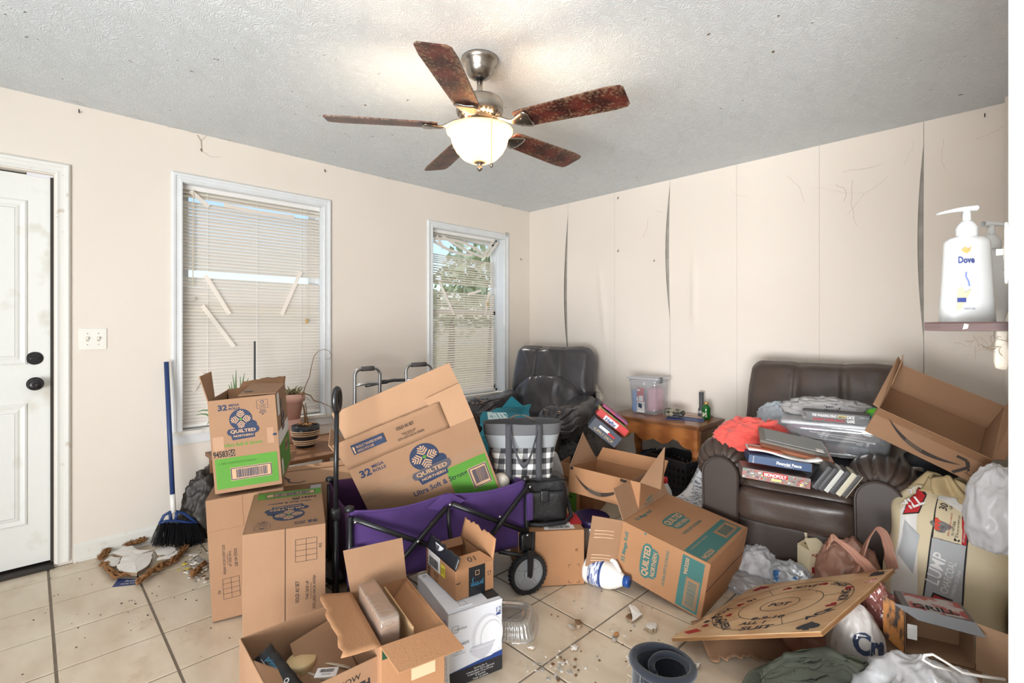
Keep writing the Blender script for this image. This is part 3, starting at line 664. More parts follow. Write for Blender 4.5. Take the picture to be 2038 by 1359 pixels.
def table_print(p, u0, v0, u1, v1, rows, cols, w=.0012, m=INK):
    p.frame(u0, v0, u1, v1, w, m)
    for i in range(1, rows): p.line(u0, v0+(v1-v0)*i/rows, u1, v0+(v1-v0)*i/rows, w, m)
    for i in range(1, cols): p.line(u0+(u1-u0)*i/cols, v0, u0+(u1-u0)*i/cols, v1, w, m)
def print_32(p, w, h, green=True):
    p.text('32', .055*w/.265+.0, h-.035, .024, NAVY, bold=.04, wid=.036); p.text('MEGA', .1*w/.265, h-.028, .0095, NAVY, bold=.03, wid=.040); p.text('ROLLS', .1*w/.265, h-.043, .0095, NAVY, bold=.03, wid=.043)
    recycle(p, w-.055, h-.038, .022)
    logo_navy(p, w*.46, h*.77, w*.17)
    p.text('Ultra Soft & Strong', w*.47, h*.505, .014, GREENP, wid=w*.56, bold=.02)
    p.text('94583', w*.125, h*.42, .026, INK, wid=w*.21, bold=.02); p.rect(w*.245, h*.385, w*.335, h*.455, INK); p.text('50', w*.29, h*.42, .022, TANP, 1.5, wid=w*.08)
    if green:
        p.rect(.010, .018, w-.012, h*.37, GREENP); p.text('4  NET CONTENTS 32 ROLLS', w*.36, h*.315, .009, mat('green_dark', (58, 112, 34), .8), 1.2, wid=w*.55)
        p.rect(w*.25, h*.12, w*.86, h*.26, TANP, 1); p.frame(w*.26, h*.13, w*.85, h*.25, .003, NAVY, 2); p.barcode(w*.33, h*.145, w*.80, h*.235, NAVY, 2, 3)
# C tall box, left
RC = [[0.3381, -0.9386, -0.0684], [0.9394, 0.341, -0.0356], [0.0567, -0.0522, 0.997]]
def ortho(R):
    M = Matrix(R); z = M.col[2].normalized(); x = (M.col[0]-z*z.dot(M.col[0])).normalized(); y = z.cross(x); return [[x[i], y[i], z[i]] for i in range(3)]
RC = ortho(RC); dC = (.30, .27, .513)
c = carton('cardboard_box', 'tall closed brown box at far left, leaning left under the green-panelled box', (1.137, -3.14, .004), RC, dC, group=None)
p = Print(*face(c, 'front', *dC))
p.line(.0, dC[2]-.135, .135, dC[2]-.135, .0012, mat('crease', (140, 104, 76), .9)); p.line(.137, dC[2]-.135, .137, dC[2], .0015, mat('crease', (140, 104, 76), .9))
p.text('SOLD AS SET', .100, .250, .011, INK, rot=-90, wid=.078, bold=.01); p.text('THIS SIDE UP', .078, .250, .010, INK, rot=-90, wid=.066); p.text('ESTE LADO HACIA ARRIBA', .056, .250, .010, INK, rot=-90, wid=.125); p.line(.068, .225, .068, .275, .001, INK)
table_print(p, .046, .085, .108, .170, 4, 2); p.text('RE', .032, .118, .010, INK, rot=-90, wid=.014); p.done('printed_text', c)
B().box(-.0012, .0, .0, .27, dC[2]-.135, dC[2]-.130).build('crease_step', CARD, c)
# A box on top of it
RA = ortho([[0.4271, -0.9038, -0.0257], [0.9013, 0.4279, -0.0681], [0.0725, 0.0059, 0.9974]]); dA = (.265, .40, .404)
a = carton('cardboard_box', 'printed green-panelled box with an upright flap, topmost by the larger window', (1.098, -3.121, .531), RA, dA, open_top=True, m=CARD)
p = Print(*face(a, 'front', *dA)); print_32(p, dA[0], dA[2]); p.rect(dA[0]-.045, .19, dA[0]-.018, .26, mat('tape_tan', (170, 130, 98), .6)); p.rect(dA[0]-.022, .222, dA[0]-.008, .232, NAVY, 1); p.rect(.008, .185, .05, .245, mat('tape_tan', (170, 130, 98), .6), -.5); p.done('printed_front', a)
p = Print(*face(a, 'right', *dA)); p.rect(.01, .02, .39, .165, GREENP); p.rect(.0, .17, .39, .235, WHITEP); logo_navy(p, .18, .31, .05); p.rect(.02, .03, .08, .10, WHITEP, 1); p.rect(.20, .10, .30, .15, TANP, 1); p.barcode(.21, .11, .29, .14, NAVY, 2, 5); p.rect(.02, .30, .10, .40, WHITEP, 1); p.done('printed_side', a)
w, d, h = dA
flap(a, [(0, 0, h), (0, d*.30, h), (-.012, d*.30+.03, h+.115), (-.022, -.004, h+.108)], CARD)
flap(a, [(w, 0.02, h), (w, d, h), (w*.45, d*.92, h+.020), (w*.42, .04, h+.004)], CARD)
p = Print((w*.62, .10, h+.012), (-.4, .9, 0), (-1, -.1, .02)); p.rect(0, 0, .04, .03, mat('faded_print', (120, 116, 112), .8)); p.done('flap_print', a)
flap(a, [(w, d, h), (0, d, h), (.02, d*.78, h-.06), (w-.02, d*.78, h-.06)], CARDI)
ragflap(a, [(w, d, h), (w*.2, d, h), (w*.25, d+.04, h+.03), (w, d+.06, h+.035)], CARDI, seed=4)
# D tall box in front
RD = ortho([[0.3671, -0.9302, 0.0061], [0.9302, 0.3671, -0.0007], [-0.0016, 0.0059, 1.0]]); dD = (.276, .441, .515)
dd = carton('cardboard_box', 'tall closed brown box in front with the upside-down green print on its top', (1.590, -3.153, .002), RD, dD)
p = Print(*face(dd, 'front', *dD)); CRE = mat('crease', (140, 104, 76), .9)
p.rect(.1365, 0, .139, dD[2], mat('seam_dark', (66, 46, 34), .9)); table_print(p, .172, .385, .245, .468, 4, 2); p.text('RE', .257, .435, .010, INK, rot=90, wid=.016)
p.text('SOLD AS SET', .178, .275, .012, INK, rot=90, wid=.080, bold=.01); p.text('THIS SIDE UP', .212, .275, .010, INK, rot=90, wid=.070); p.text('ESTE LADO HACIA ARRIBA', .236, .265, .010, INK, rot=90, wid=.125); p.line(.225, .24, .225, .30, .001, INK); p.done('printed_text', dd)
p = Print(*face(dd, 'top180', *dD)); w, d = dD[0], dD[1]
p.rect(.006, .006, w-.02, .085, GREENP); p.rect(.03, .03, w-.05, .072, TANP, 1); p.frame(.032, .032, w-.052, .070, .003, NAVY, 2); p.barcode(.05, .036, w-.08, .066, NAVY, 2, 9); p.text('94583', .055, .115, .022, INK, wid=.06, bold=.02); p.rect(.092, .10, .12, .13, INK); p.text('50', .106, .115, .016, TANP, 1.5)
p.text('Ultra Soft & Strong', w*.47, .160, .016, NAVY, wid=w*.6, bold=.02); logo_navy(p, w*.47, .305, .058); p.text('32', .045, d-.04, .024, NAVY, bold=.04, wid=.035); p.text('MEGA', .09, d-.032, .010, NAVY, bold=.02); p.text('ROLLS', .09, d-.048, .010, NAVY, bold=.02); recycle(p, w-.06, d-.045, .026); p.done('printed_top', dd)
# K plain box right of the wagon
RK = ortho([[0.6167, -0.7872, 0], [0.7872, 0.6167, 0], [0, 0, 1]]); dK = (.323, .35, .268)
k = carton('cardboard_box', 'plain closed brown box on the floor right of the wagon, under the black bag', (1.841, -2.019, .002), RK, dK, m=CARDO)
p = Print(*face(k, 'front', *dK)); CR = mat('brown_mark', (94, 62, 42), .9)
for u, v, su, sv in ((.245, .10, 1, 1), (.30, .10, -1, 1), (.245, .012, 1, 1), (.30, .012, -1, 1)): p.line(u, v, u+.014*su, v, .002, CR); p.line(u, v, u, v+(.014 if v < .05 else -.014), .002, CR)
arrows(p, .05, .20, .028, INK); p.disc(.285, .17, .008, mat('stain', (140, 96, 62), .9), n=9); p.done('printed_marks', k)
p = Print(*face(k, 'top', *dK)); p.rect(.13, .01, .28, .09, WHITEP); p.barcode(.15, .02, .26, .05, INK, 1, 4); p.rect(.27, .06, .33, .20, REDP, .5); p.done('shipping_label', k)
# Q dinnerware box
RQ = ortho([[0.2459, -0.9693, 0], [0.9692, 0.2458, 0], [0, 0, 1]]); dQ = (.212, .313, .257); WB = mat('white_printed_carton', (228, 230, 236), .5)
q = carton('dinnerware_box', 'white dinnerware box printed with grey plates, standing right of the open flapped boxes', (2.140, -2.661, .002), RQ, dQ, m=WB)
p = Print(*face(q, 'front', *dQ)); w, d, h = dQ; G1 = mat('plate_grey_light', (212, 212, 218), .5); G2 = mat('plate_grey_mid', (200, 200, 208), .5); G3 = mat('plate_white', (236, 236, 240), .5)
p.rect(0, 0, w, .052, mat('band_black', (40, 40, 44), .5)); p.poly([(0, .052), (w, .052), (w, .072)], BLUEP)
p.disc(.150, .140, .062, G1, 0, ry=.078, n=40); p.disc(.158, .138, .056, G3, 1, ry=.072, n=40); p.disc(.165, .135, .045, G1, 2, ry=.060, n=40); p.disc(.168, .134, .042, G3, 3, ry=.056, n=40)
p.poly([(.078, .108), (.182, .120), (.165, .088), (.145, .072), (.12, .070), (.10, .082)], G2, 4); p.disc(.130, .114, .050, G3, 5, ry=.006, n=24); p.disc(.130, .1145, .046, G2, 6, ry=.004, n=24)
p.text('Dinnerware', .042, .148, .014, INK, 7, wid=.066); p.text('Set', .036, .130, .013, INK, 7); p.text('Service for Four', .04, .115, .005, INK, 7)
p.frame(.012, .192, .034, .214, .0012, INK, 7); p.text('mainstays', .044, .203, .009, INK, 8, wid=.046); p.text('12', w-.018, h-.030, .018, BLUEP, 7); p.rect(w-.028, h-.050, w-.010, h-.043, BLUEP, 7)
for i, (tx, wd) in enumerate((('Service for 4', .05), ('4 dinner plates 10.5 in (26.6 cm)', .11), ('4 salad plates 7.5 in (19 cm)', .10), ('4 bowls', .04), ('Total: 12 pieces', .06))): p.text(tx, .12, .046-.009*i, .0062, WHITEP, 7, wid=wd)
p.done('printed_front', q)
p = Print(*face(q, 'left', *dQ)); p.rect(0, 0, d, .04, mat('band_black', (40, 40, 44), .5)); p.text('12', d-.025, h-.040, .020, BLUEP); p.rect(d-.035, h-.062, d-.012, h-.055, BLUEP); p.done('printed_side', q)
p = Print(*face(q, 'top', *dQ)); p.rect(0, d-.03, .05, d, WHITEP); p.text('12', .02, d-.02, .014, BLUEP, 1, rot=90); p.frame(.06, .03, .085, .055, .001, INK); p.rect(w-.05, .02, w, .10, mat('band_black', (40, 40, 44), .5)); p.done('printed_top', q)
b = B(); b.box(-.001, .06, .13, .132, h, h+.0035); b.box(-.001, .10, .02, .022, h, h+.003); b.box(.1, w, -.001, .0, h-.012, h); b.build('tuck_flap', WB, q)
# P small shipping box on it
RP = ortho([[0.1711, -0.9852, 0], [0.9852, 0.1711, 0], [0, 0, 1]]); dP = (.16, .252, .107)
pb = carton('shipping_box', 'small torn-open shipping box with black tape standing on the white dinnerware box', (2.095, -2.592, .2615), RP, dP, open_top=True, m=CARDO, mi=CARDI)
w, d, h = dP
p = Print(*face(pb, 'front', *dP)); BT = mat('black_tape', (32, 34, 38), .35); CY = mat('print_cyan', (70, 150, 190), .6)
p.rect(.052, 0, .122, h, BT); p.text('prime', .087, .038, .020, CY, 1.5, rot=180, wid=.052); smile(p, .108, .056, .070, .058, -.008, .004, CY); p.frame(.080, h-.034, .096, h-.018, .002, TANP, 1); p.path([(.0, .062), (.012, .060), (.018, .064)], .003, INK); arrows(p, .135, .06, .012); p.done('printed_front', pb)
p = Print(*face(pb, 'left', *dP)); p.rect(.02, .045, .125, .107, WHITEP); p.barcode(.03, .05, .11, .085, INK, 1, 6); p.rect(.13, .045, .165, .09, mat('label_yellow', (222, 206, 60), .6)); p.text('17', .148, .068, .022, INK, 1.5); arrows(p, .08, .012, .022); 
for i in range(6): p.rect(.012, .004+.012*i, .04, .010+.012*i, INK)
p.done('shipping_labels', pb)
flap(pb, [(0, -.002, h), (w, -.002, h), (w-.030, .055, h+.020), (.008, .055, h+.020)], CARDO)
p = Print((0, -.002, h+.0045), (1, 0, 0), (0, .94, .33)); p.text('10', .078, .030, .024, INK, 0, rot=180, wid=.032); p.done('flap_print', pb)
ragflap(pb, [(0, 0, h), (0, d, h), (.020, d, h+.045), (.020, 0, h+.045)], BT, seed=3, amp=.006)
p = Print((.0, d, h), (0, -1, 0), (.4, 0, .9)); p.rect(.03, .006, .17, .038, mat('label_white_grey', (210, 212, 216), .6), 3); p.barcode(.05, .01, .10, .034, INK, 4, 8); p.done('tape_label', pb)
ragflap(pb, [(w, 0, h), (w, d, h), (w+.012, d*.94, h+.085), (w+.012, .0, h+.075)], CARDO, seed=5, amp=.008)
flap(pb, [(w, d, h), (0, d, h), (.02, d-.05, h-.01), (w-.02, d-.05, h-.01)], CARDI)
# E wide open box, bottom left
RE = ortho([[0.0512, -0.9986, 0], [0.9987, 0.0511, 0], [0, 0, 1]]); dE = (.283, .352, .309)
e = carton('cardboard_box', 'large open brown box lettered IS NOW, lowest at the left front of the pile', (2.218, -3.257, .002), RE, dE, open_top=True, m=CARD)
w, d, h = dE
p = Print(*face(e, 'front', *dE)); p.text('EASY IS NOW', .150, h-.036, .017, INK, wid=.15, rot=4); p.text('WITH', .215, h-.062, .022, INK, wid=.075, bold=.05, rot=4); p.text('BOTH', .215, h-.095, .022, INK, wid=.085, bold=.05, rot=4); p.done('printed_text', e)
fo = ragflap(e, [(0.004, d*.15, h*.9), (0.004, d*.62, h*.98), (.115, d*.50, h-.075), (.085, d*.08, h-.11)], CARDL, seed=11, amp=.004)
tp = B(); P0, P1 = V3((.045, d*.78, h-.02)), V3((.10, d*-.12+.05, h-.085))
tp.grid(lambda u, v: P0*(1-u)+P1*u+V3((.030, .010, .012))*(v-.5)*1.6+V3((0, 0, .0015*math.sin(u*40)*v)), 30, 2)
tpo = solid(tp.build('black_tape_strip', BT, e, True), .002)
du = (P1-P0).normalized(); dv = V3((.030, .010, .012)).normalized(); p = Print(P0, du, dv, .0015); 
if p.N.z < 0: p = Print(P0, du, dv, -.0015)
p.text('prime', .06, 0, .016, CY, 2, wid=.05); p.text('prime', .19, 0, .016, CY, 2, wid=.05); p.disc(.14, 0, .008, WHITEP, 2); p.disc(.14, 0, .004, BT, 3); p.line(.02, -.016, .1, -.016, .001, WHITEP, 2); p.done('tape_print', e)
flap(e, [(w*.45, d*.30, h-.16), (w-.006, d*.30, h-.11), (w-.006, d*.95, h-.04), (w*.48, d*.9, h-.06)], CARD, name='inner_board')
# things lying in E
st = thing('plastic_tub', 'small yellowish plastic tub lying inside the large open box at lower left', 'tub', G(600, 1352, .17)); B().lathe([(0, 0), (.035, 0), (.042, .05), (.044, .06), (.040, .064), (.0, .066)], 24).build('tub_body', mat('tub_yellow', (214, 188, 140), .4), st, True)
st = thing('paper_roll', 'curled sheet of cream kraft paper lying inside the large open box', 'paper', G(655, 1335, .20), yaw=.5)
solid(B().grid(lambda u, v: (.09*(u-.5)*1.6, .035*math.sin(v*5)*(.6+.5*v), .035*math.cos(v*5)*(.6+.5*v)), 6, 18).build('curled_sheet', mat('paper_cream', (220, 206, 184), .8), st, True), .001)
st = thing('receipt', 'white printed label lying on the board inside the large open box', 'paper', G(650, 1338, .262), yaw=.9); B().box(-.03, .03, -.02, .02, 0, .0008).build('sheet', WHITEP, st)
p = Print((-.03, -.02, .0008), (1, 0, 0), (0, 1, 0), .0004); p.barcode(.01, .02, .05, .034, INK, 0, 2); p.text('ORDER', .03, .012, .006, INK); p.done('printed_text', st)
# G tall narrow box with spread flaps
RG = ortho([[0.2113, -0.9774, 0], [0.9774, 0.2113, 0], [0, 0, 1]]); dG = (.196, .332, .353)
g = carton('cardboard_box', 'open box with spread flaps and a dark green tape corner, beside the dinnerware box', (2.261, -2.988, .002), RG, dG, open_top=True, m=CARDO)
w, d, h = dG
flap(g, [(0, 0, h), (w, 0, h), (w+.022, -.088, h-.030), (.022, -.088, h-.030)], CARDO)
ragflap(g, [(0, d, h), (0, 0, h), (-.105, .0, h-.005), (-.10, d, h+.012)], CARDO, seed=21, amp=.008, curl=-.01)
ragflap(g, [(w, 0, h), (w, d, h), (w*.55, d, h-.10), (w*.55, .02, h-.10)], CARDO, seed=22, amp=.003)
flap(g, [(0, d, h), (w, d, h), (w+.0, d+.045, h+.125), (-.015, d+.04, h+.130)], CARD)
p = Print(*face(g, 'front', *dG)); p.rect(.004, h-.040, .030, h-.003, mat('tape_green', (28, 70, 48), .5)); p.rect(.09, h-.13, .165, h-.07, mat('masking_tape', (212, 186, 150), .7)); p.done('tape_patches', g)
p = Print(*face(g, 'left', *dG)); p.rect(d-.09, 0, d-.0, h, TAPE); p.done('wide_tape', g)
st = thing('wrapped_carton', 'flat small carton wrapped in clear film standing in the flapped open box', 'box', (V3((2.261, -2.988, 0))+Matrix(RG) @ V3((.016, .05, .155))), Mr(RG))
B().rbox((.028, .12, .115), (.056, .24, .25), .004, 4).build('carton_body', CARD, st); p = Print((0, 0, .2402), (1, 0, 0), (0, 1, 0)); p.poly([(.005, .16), (.05, .15), (.05, .225), (.008, .23)], CARDO); p.done('torn_patch', st)
fl_ = B(); fl_.rbox((.028, .12, .116), (.060, .246, .256), .006, 8, fn=lambda q_, p_: p_+V3((nz(p_, 30, 1), nz(p_, 30, 2), nz(p_, 30, 3)))*.003); fl_.build('clear_film', film('shrink_film', (235, 225, 215), .22, .08, .3, .22, .3, 60), st, True)
st = thing('carton_divider', 'upright tan cardboard divider standing in the flapped open box', 'cardboard', (V3((2.261, -2.988, 0))+Matrix(RG) @ V3((.105, .03, .16))), Mr(RG)); B().box(0, .004, 0, .27, 0, .20).build('divider_sheet', mat('divider_tan', (200, 164, 122), .85), st)
# paper list leaning in front of it
st = thing('paper_form', 'white printed form standing curled in front of the flapped open box', 'paper', G(855, 1359, .10), Mr(RG))
solid(B().grid(lambda u, v: (-.045+.10*u, -.03-.02*u+.018*math.sin(v*2.5), -.02+.15*v-.035*u), 8, 10).build('sheet', WHITEP, st, True), .0008)
p = Print((-.04, -.034, .0), (1, -.2, 0), (0, .1, 1), .004); table_print(p, .01, .01, .08, .09, 5, 2, .0008, BLUEP); p.done('form_print', st)
# W big printed box standing in the wagon
RW_ = ortho([[0.5103, -0.8598, 0.0192], [0.7819, 0.4546, -0.4265], [0.358, 0.2327, 0.9043]]); dW = (.545, .24, .452)
wbx = carton('cardboard_box', 'big printed brown box tipped in the purple wagon with its flaps standing open', (1.614, -2.58, .265), RW_, dW, open_top=True, m=CARD)
w, d, h = dW
wbx.matrix_world = Matrix.Translation((1.463, -2.49, .186)) @ Mr(RW_).to_4x4() @ Matrix.Scale(1.08, 4)
p = Print(*face(wbx, 'front', *dW)); p.text('32', .055, h-.040, .032, NAVY, bold=.04, wid=.046); p.text('MEGA', .112, h-.026, .013, NAVY, bold=.03, wid=.050); p.text('ROLLS', .112, h-.046, .013, NAVY, bold=.03, wid=.054)
logo_navy(p, .295, h-.078, .062); p.text('Ultra Soft & Strong', .315, h-.225, .024, NAVY, wid=.24, bold=.02)
p.rect(.355, h-.42, w-.01, h-.175, GREENP); p.rect(.44, h-.32, w-.02, h-.215, TANP, 1); p.frame(.445, h-.315, w-.024, h-.220, .004, NAVY, 2); p.barcode(.455, h-.30, w-.03, h-.23, NAVY, 2, 13); p.rect(.0, h-.165, w, h-.125, TAPE, 3); p.done('printed_front', wbx)
fq = [(0, 0, h), (w*.80, 0, h), (w*.79, .012, h+.122), (-.020, .012, h+.122)]
ragflap(wbx, [fq[0], fq[1], fq[2], fq[3]], CARD, seed=31, amp=.001, n=24)
U_ = (V3(fq[1])-V3(fq[0])).normalized(); V_ = (V3(fq[3])-V3(fq[0])); V_ = (V_-U_*U_.dot(V_)).normalized(); p = Print(fq[0], U_, V_, .0048)
p.rect(.045, .052, .180, .094, NAVY); p.text('PRODUCT WRAPPED IN PAPER', .118, .080, .011, TANP, 1, wid=.108); p.text('HANDLE WITH CARE', .098, .064, .011, TANP, 1, wid=.068); p.text('!', .054, .073, .026, TANP, 1, bold=.05)
p.text('SOLD AS SET', .270, .085, .014, INK, wid=.075, bold=.01); p.text('THIS SIDE UP', .275, .055, .010, INK, wid=.058); p.text('ESTE LADO HACIA ARRIBA', .280, .038, .010, INK, wid=.112); p.line(.255, .047, .295, .047, .001, INK); p.done('printed_flap', wbx)
flap(wbx, [(w*.74, .006, h), (w, .006, h), (w-.006, .035, h+.158), (w*.70, .030, h+.150)], CARDL)
p = Print((w*.74, .004, h), (1, 0, 0), (0, .18, .98), .002); table_print(p, .02, .03, .09, .075, 2, 4); p.text('RE', .055, .020, .007, INK); p.done('flap_table', wbx)
flap(wbx, [(.03, d*.22, h+.08), (w-.0, d*.22, h+.05), (w-.015, d*.30, h+.245), (.02, d*.30, h+.225)], CARDL, label='tall rear flap')
for sx in (.03, w-.12):
    b = B(); b.tube([(sx+.02, d*.285, h+.16), (sx+.05, d*.27, h+.165), (sx+.07, d*.28, h+.175)], .004, 6); b.build('torn_curl', CARD, wbx)
flap(wbx, [(0, .02, h), (0, d, h), (-.045, d*.9, h+.11), (-.035, .03, h+.12)], CARDL)
flap(wbx, [(w, .06, h), (w, d, h), (w-.05, d*.9, h-.06), (w-.05, .08, h-.06)], CARDI)
# M shipping box, middle
RM = ortho([[0.9941, -0.1071, 0.0156], [0.1051, 0.9896, 0.0985], [-0.026, -0.0963, 0.995]]); dM = (.42, .30, .14)
mb = carton('shipping_box', 'open shipping box with a black arrow smile in the middle, left of the teal-printed box', (1.769, -1.557, .342), RM, dM, open_top=True, m=CARDO)
w, d, h = dM
p = Print(*face(mb, 'front', *dM)); smile(p, .035, .105, .34, .095, .072, .022, mat('smile_brown', (58, 44, 38), .8)); p.rect(.125, .0, .205, .052, TAPE, 2); p.rect(.006, .122, .024, .138, INK); p.done('printed_front', mb)
flap(mb, [(0, 0, h), (0, d, h), (-.055, d*.86, h+.11), (-.0, d*.38, h+.175)], CARD)
flap(mb, [(w, d, h), (w, 0, h), (w+.115, -.02, h-.005), (w+.05, d*.55, h+.170)], CARD)
flap(mb, [(0, d, h), (w, d, h), (w, d+.05, h+.07), (0.01, d+.05, h+.07)], CARDO)
p = Print((w-.004, d*.72, h-.13), (0, -1, 0), (0, 0, 1)); p.rect(.02, .05, .12, .12, WHITEP); p.barcode(.03, .06, .07, .11, INK, 1, 7, True); p.done('shipping_label', mb)
# T teal printed box tipped on its side
RT = ortho([[0.9839, -0.0461, 0.173], [0.05, 0.9986, -0.0182], [-0.1719, 0.0265, 0.9848]]); dT = (.423, .475, .26)
tb = carton('cardboard_box', 'big teal-printed brown box tipped on its side in front of the brown recliner', (2.149, -1.663, .073), RT, dT, open_top=True, opens='left', m=CARDO)
w, d, h = dT; TE = TEALP
p = Print((w, 0, h), (0, 1, 0), (-1, 0, 0)); # top: U towards the back, V towards the opening
p.text('32 Mega Roll', .085+.05, w-.038, .018, TE, wid=.15, bold=.03); logo_teal(p, .225, .255, .060); p.text('ULTRA SOFT & STRONG', .235, .180, .015, TE, wid=.20, bold=.02)
p.rect(.0, .018, .44, .118, TE); p.rect(.27, .03, .43, .095, CARDO, 1); p.frame(.275, .034, .425, .091, .002, TE, 2); p.barcode(.29, .040, .40, .085, TE, 2, 15); p.text('9453250', .065, .036, .022, TANP, 1.5, wid=.105, bold=.02); p.text('4 DOUBLE ROLL PACKS = 16 REGULAR', .12, .100, .008, TANP, 1.5, wid=.18); p.done('printed_top', tb)
p = Print((w, 0, 0), (0, 0, 1), (-1, 0, 0)); p.O = V3((w, 0, 0)); p.N = V3((0, -1, 0))
p.text('32 Mega Roll', .14, w-.030, .018, TE, wid=.15, bold=.03); logo_teal(p, .128, .262, .056); p.text('ULTRA SOFT & STRONG', .14, .185, .013, TE, wid=.17, bold=.02)
p.rect(.008, .020, .245, .118, TE); p.rect(.020, .028, .155, .088, CARDO, 1); p.frame(.024, .032, .151, .084, .002, TE, 2); p.barcode(.03, .038, .145, .078, TE, 2, 17); p.text('9453250', .200, .095, .016, TANP, 1.5, wid=.075, bold=.02); p.disc(.25, .30, .006, TE, n=8); p.done('printed_side', tb)
p = Print(*face(tb, 'right', *dT)); p.rect(0, .128, d, .1325, mat('seam_dark', (66, 46, 34), .9)); p.done('flap_seam', tb)
flap(tb, [(0, 0, h), (0, d, h), (-.085, d, h+.115), (-.075, 0, h+.13)], CARD)
q_ = Print((0, .0, h), (0, 1, 0), (-.53, 0, .85), .003); q_.N = V3((.85, 0, .53)); q_.text('SOLD AS SET', .26, .115, .013, TE, rot=180, wid=.10, bold=.02, lay=1); q_.poly([(.20, .06), (.21, .03), (.26, .022), (.31, .03), (.32, .06), (.31, .085), (.26, .092), (.21, .085)], TE, 1); q_.text('QUILTED', .26, .058, .014, TANP, 3, rot=180, wid=.08, bold=.03); q_.text('32 Mega Roll', .26, .010, .010, TE, 1, rot=180, wid=.09); q_.done('printed_flap', tb)
flap(tb, [(0, 0, 0), (0, 0, h), (-.105, -.105, h+.012), (-.105, -.105, .012)], CARD)
b = B(); n_ = V3((-.7, .7, 0)); 
for zz in (.045, .058, .075, .165, .182, .20):
    b.tube([(-.022, -.026, zz), (-.05, -.054, zz+.002), (-.088, -.093, zz-.001)], .0022, 5)
b.build('torn_glue_strips', mat('glue_strip', (222, 190, 156), .6), tb)
# Z shipping box on the recliner
RZ_ = ortho([[0.9011, 0.0661, 0.4284], [0.1097, 0.9213, -0.373], [-0.4194, 0.3831, 0.823]]); dZ = (.388, .429, .139)
zb = carton('shipping_box', 'large open shipping box tipped over the right arm of the brown recliner', (3.039, -1.056, .793), RZ_, dZ, open_top=True, m=CARD)
w, d, h = dZ; SM = mat('smile_grey', (60, 52, 48), .8)
p = Print(*face(zb, 'front', *dZ)); smile(p, .045, .118, .325, .055, .050, .020, SM); p.rect(.0, .122, .030, .133, mat('tape_black', (36, 36, 38), .6)); arrows(p, .352, .012+.02, .020, INK); p.rect(.135, .03, .20, .139, TAPE, 2); p.done('printed_front', zb)
flap(zb, [(0, 0, h), (0, d, h), (-.030, d, h+.03), (-.024, .0, h+.006)], CARDL)
flap(zb, [(0, d*.5, h), (0, d, h), (-.020, d, h+.05), (-.010, d*.9, h+.045)], CARDL)
flap(zb, [(w, d, h), (w, 0, h), (w+.028, .0, h+.02), (w+.02, d, h+.075)], CARD)
flap(zb, [(w, 0, h*.98), (0, 0, h*.98), (0, .010, h-.085), (w, .010, h-.085)], CARDI)
# box behind A, with smile
vb_ = carton('shipping_box', 'opened shipping box with a curled smile print, below the striped plant pot', (0, 0, 0), ((1, 0, 0), (0, 1, 0), (0, 0, 1)), (.36, .26, .20), m=CARDL)
vb_.matrix_world = Matrix.Translation((1.0, -2.80, .270)) @ Matrix.Rotation(math.radians(72), 4, 'Z')
p = Print(*face(vb_, 'top', .36, .26, .20)); p.path([(.02, .10), (.03, .05), (.07, .03), (.10, .05)], .010, SM); p.path([(.00, .20), (.01, .14), (.03, .10)], .012, SM); p.done('printed_top', vb_)
p = Print(*face(vb_, 'front', .36, .26, .20)); p.rect(.12, .11, .17, .19, WHITEP); p.barcode(.125, .12, .165, .15, INK, 1, 22); p.done('shipping_label', vb_)
flap(vb_, [(.0, .26, .20), (.36, .26, .20), (.40, .36, .205), (0.03, .33, .205)], CARDL)
sp_ = carton('cardboard_box', 'plain brown box on the floor behind the two tall boxes, carrying the opened shipping box', (0, 0, 0), ((1, 0, 0), (0, 1, 0), (0, 0, 1)), (.38, .28, .265), m=CARD)
sp_.matrix_world = Matrix.Translation((.995, -2.805, .002)) @ Matrix.Rotation(math.radians(72), 4, 'Z')
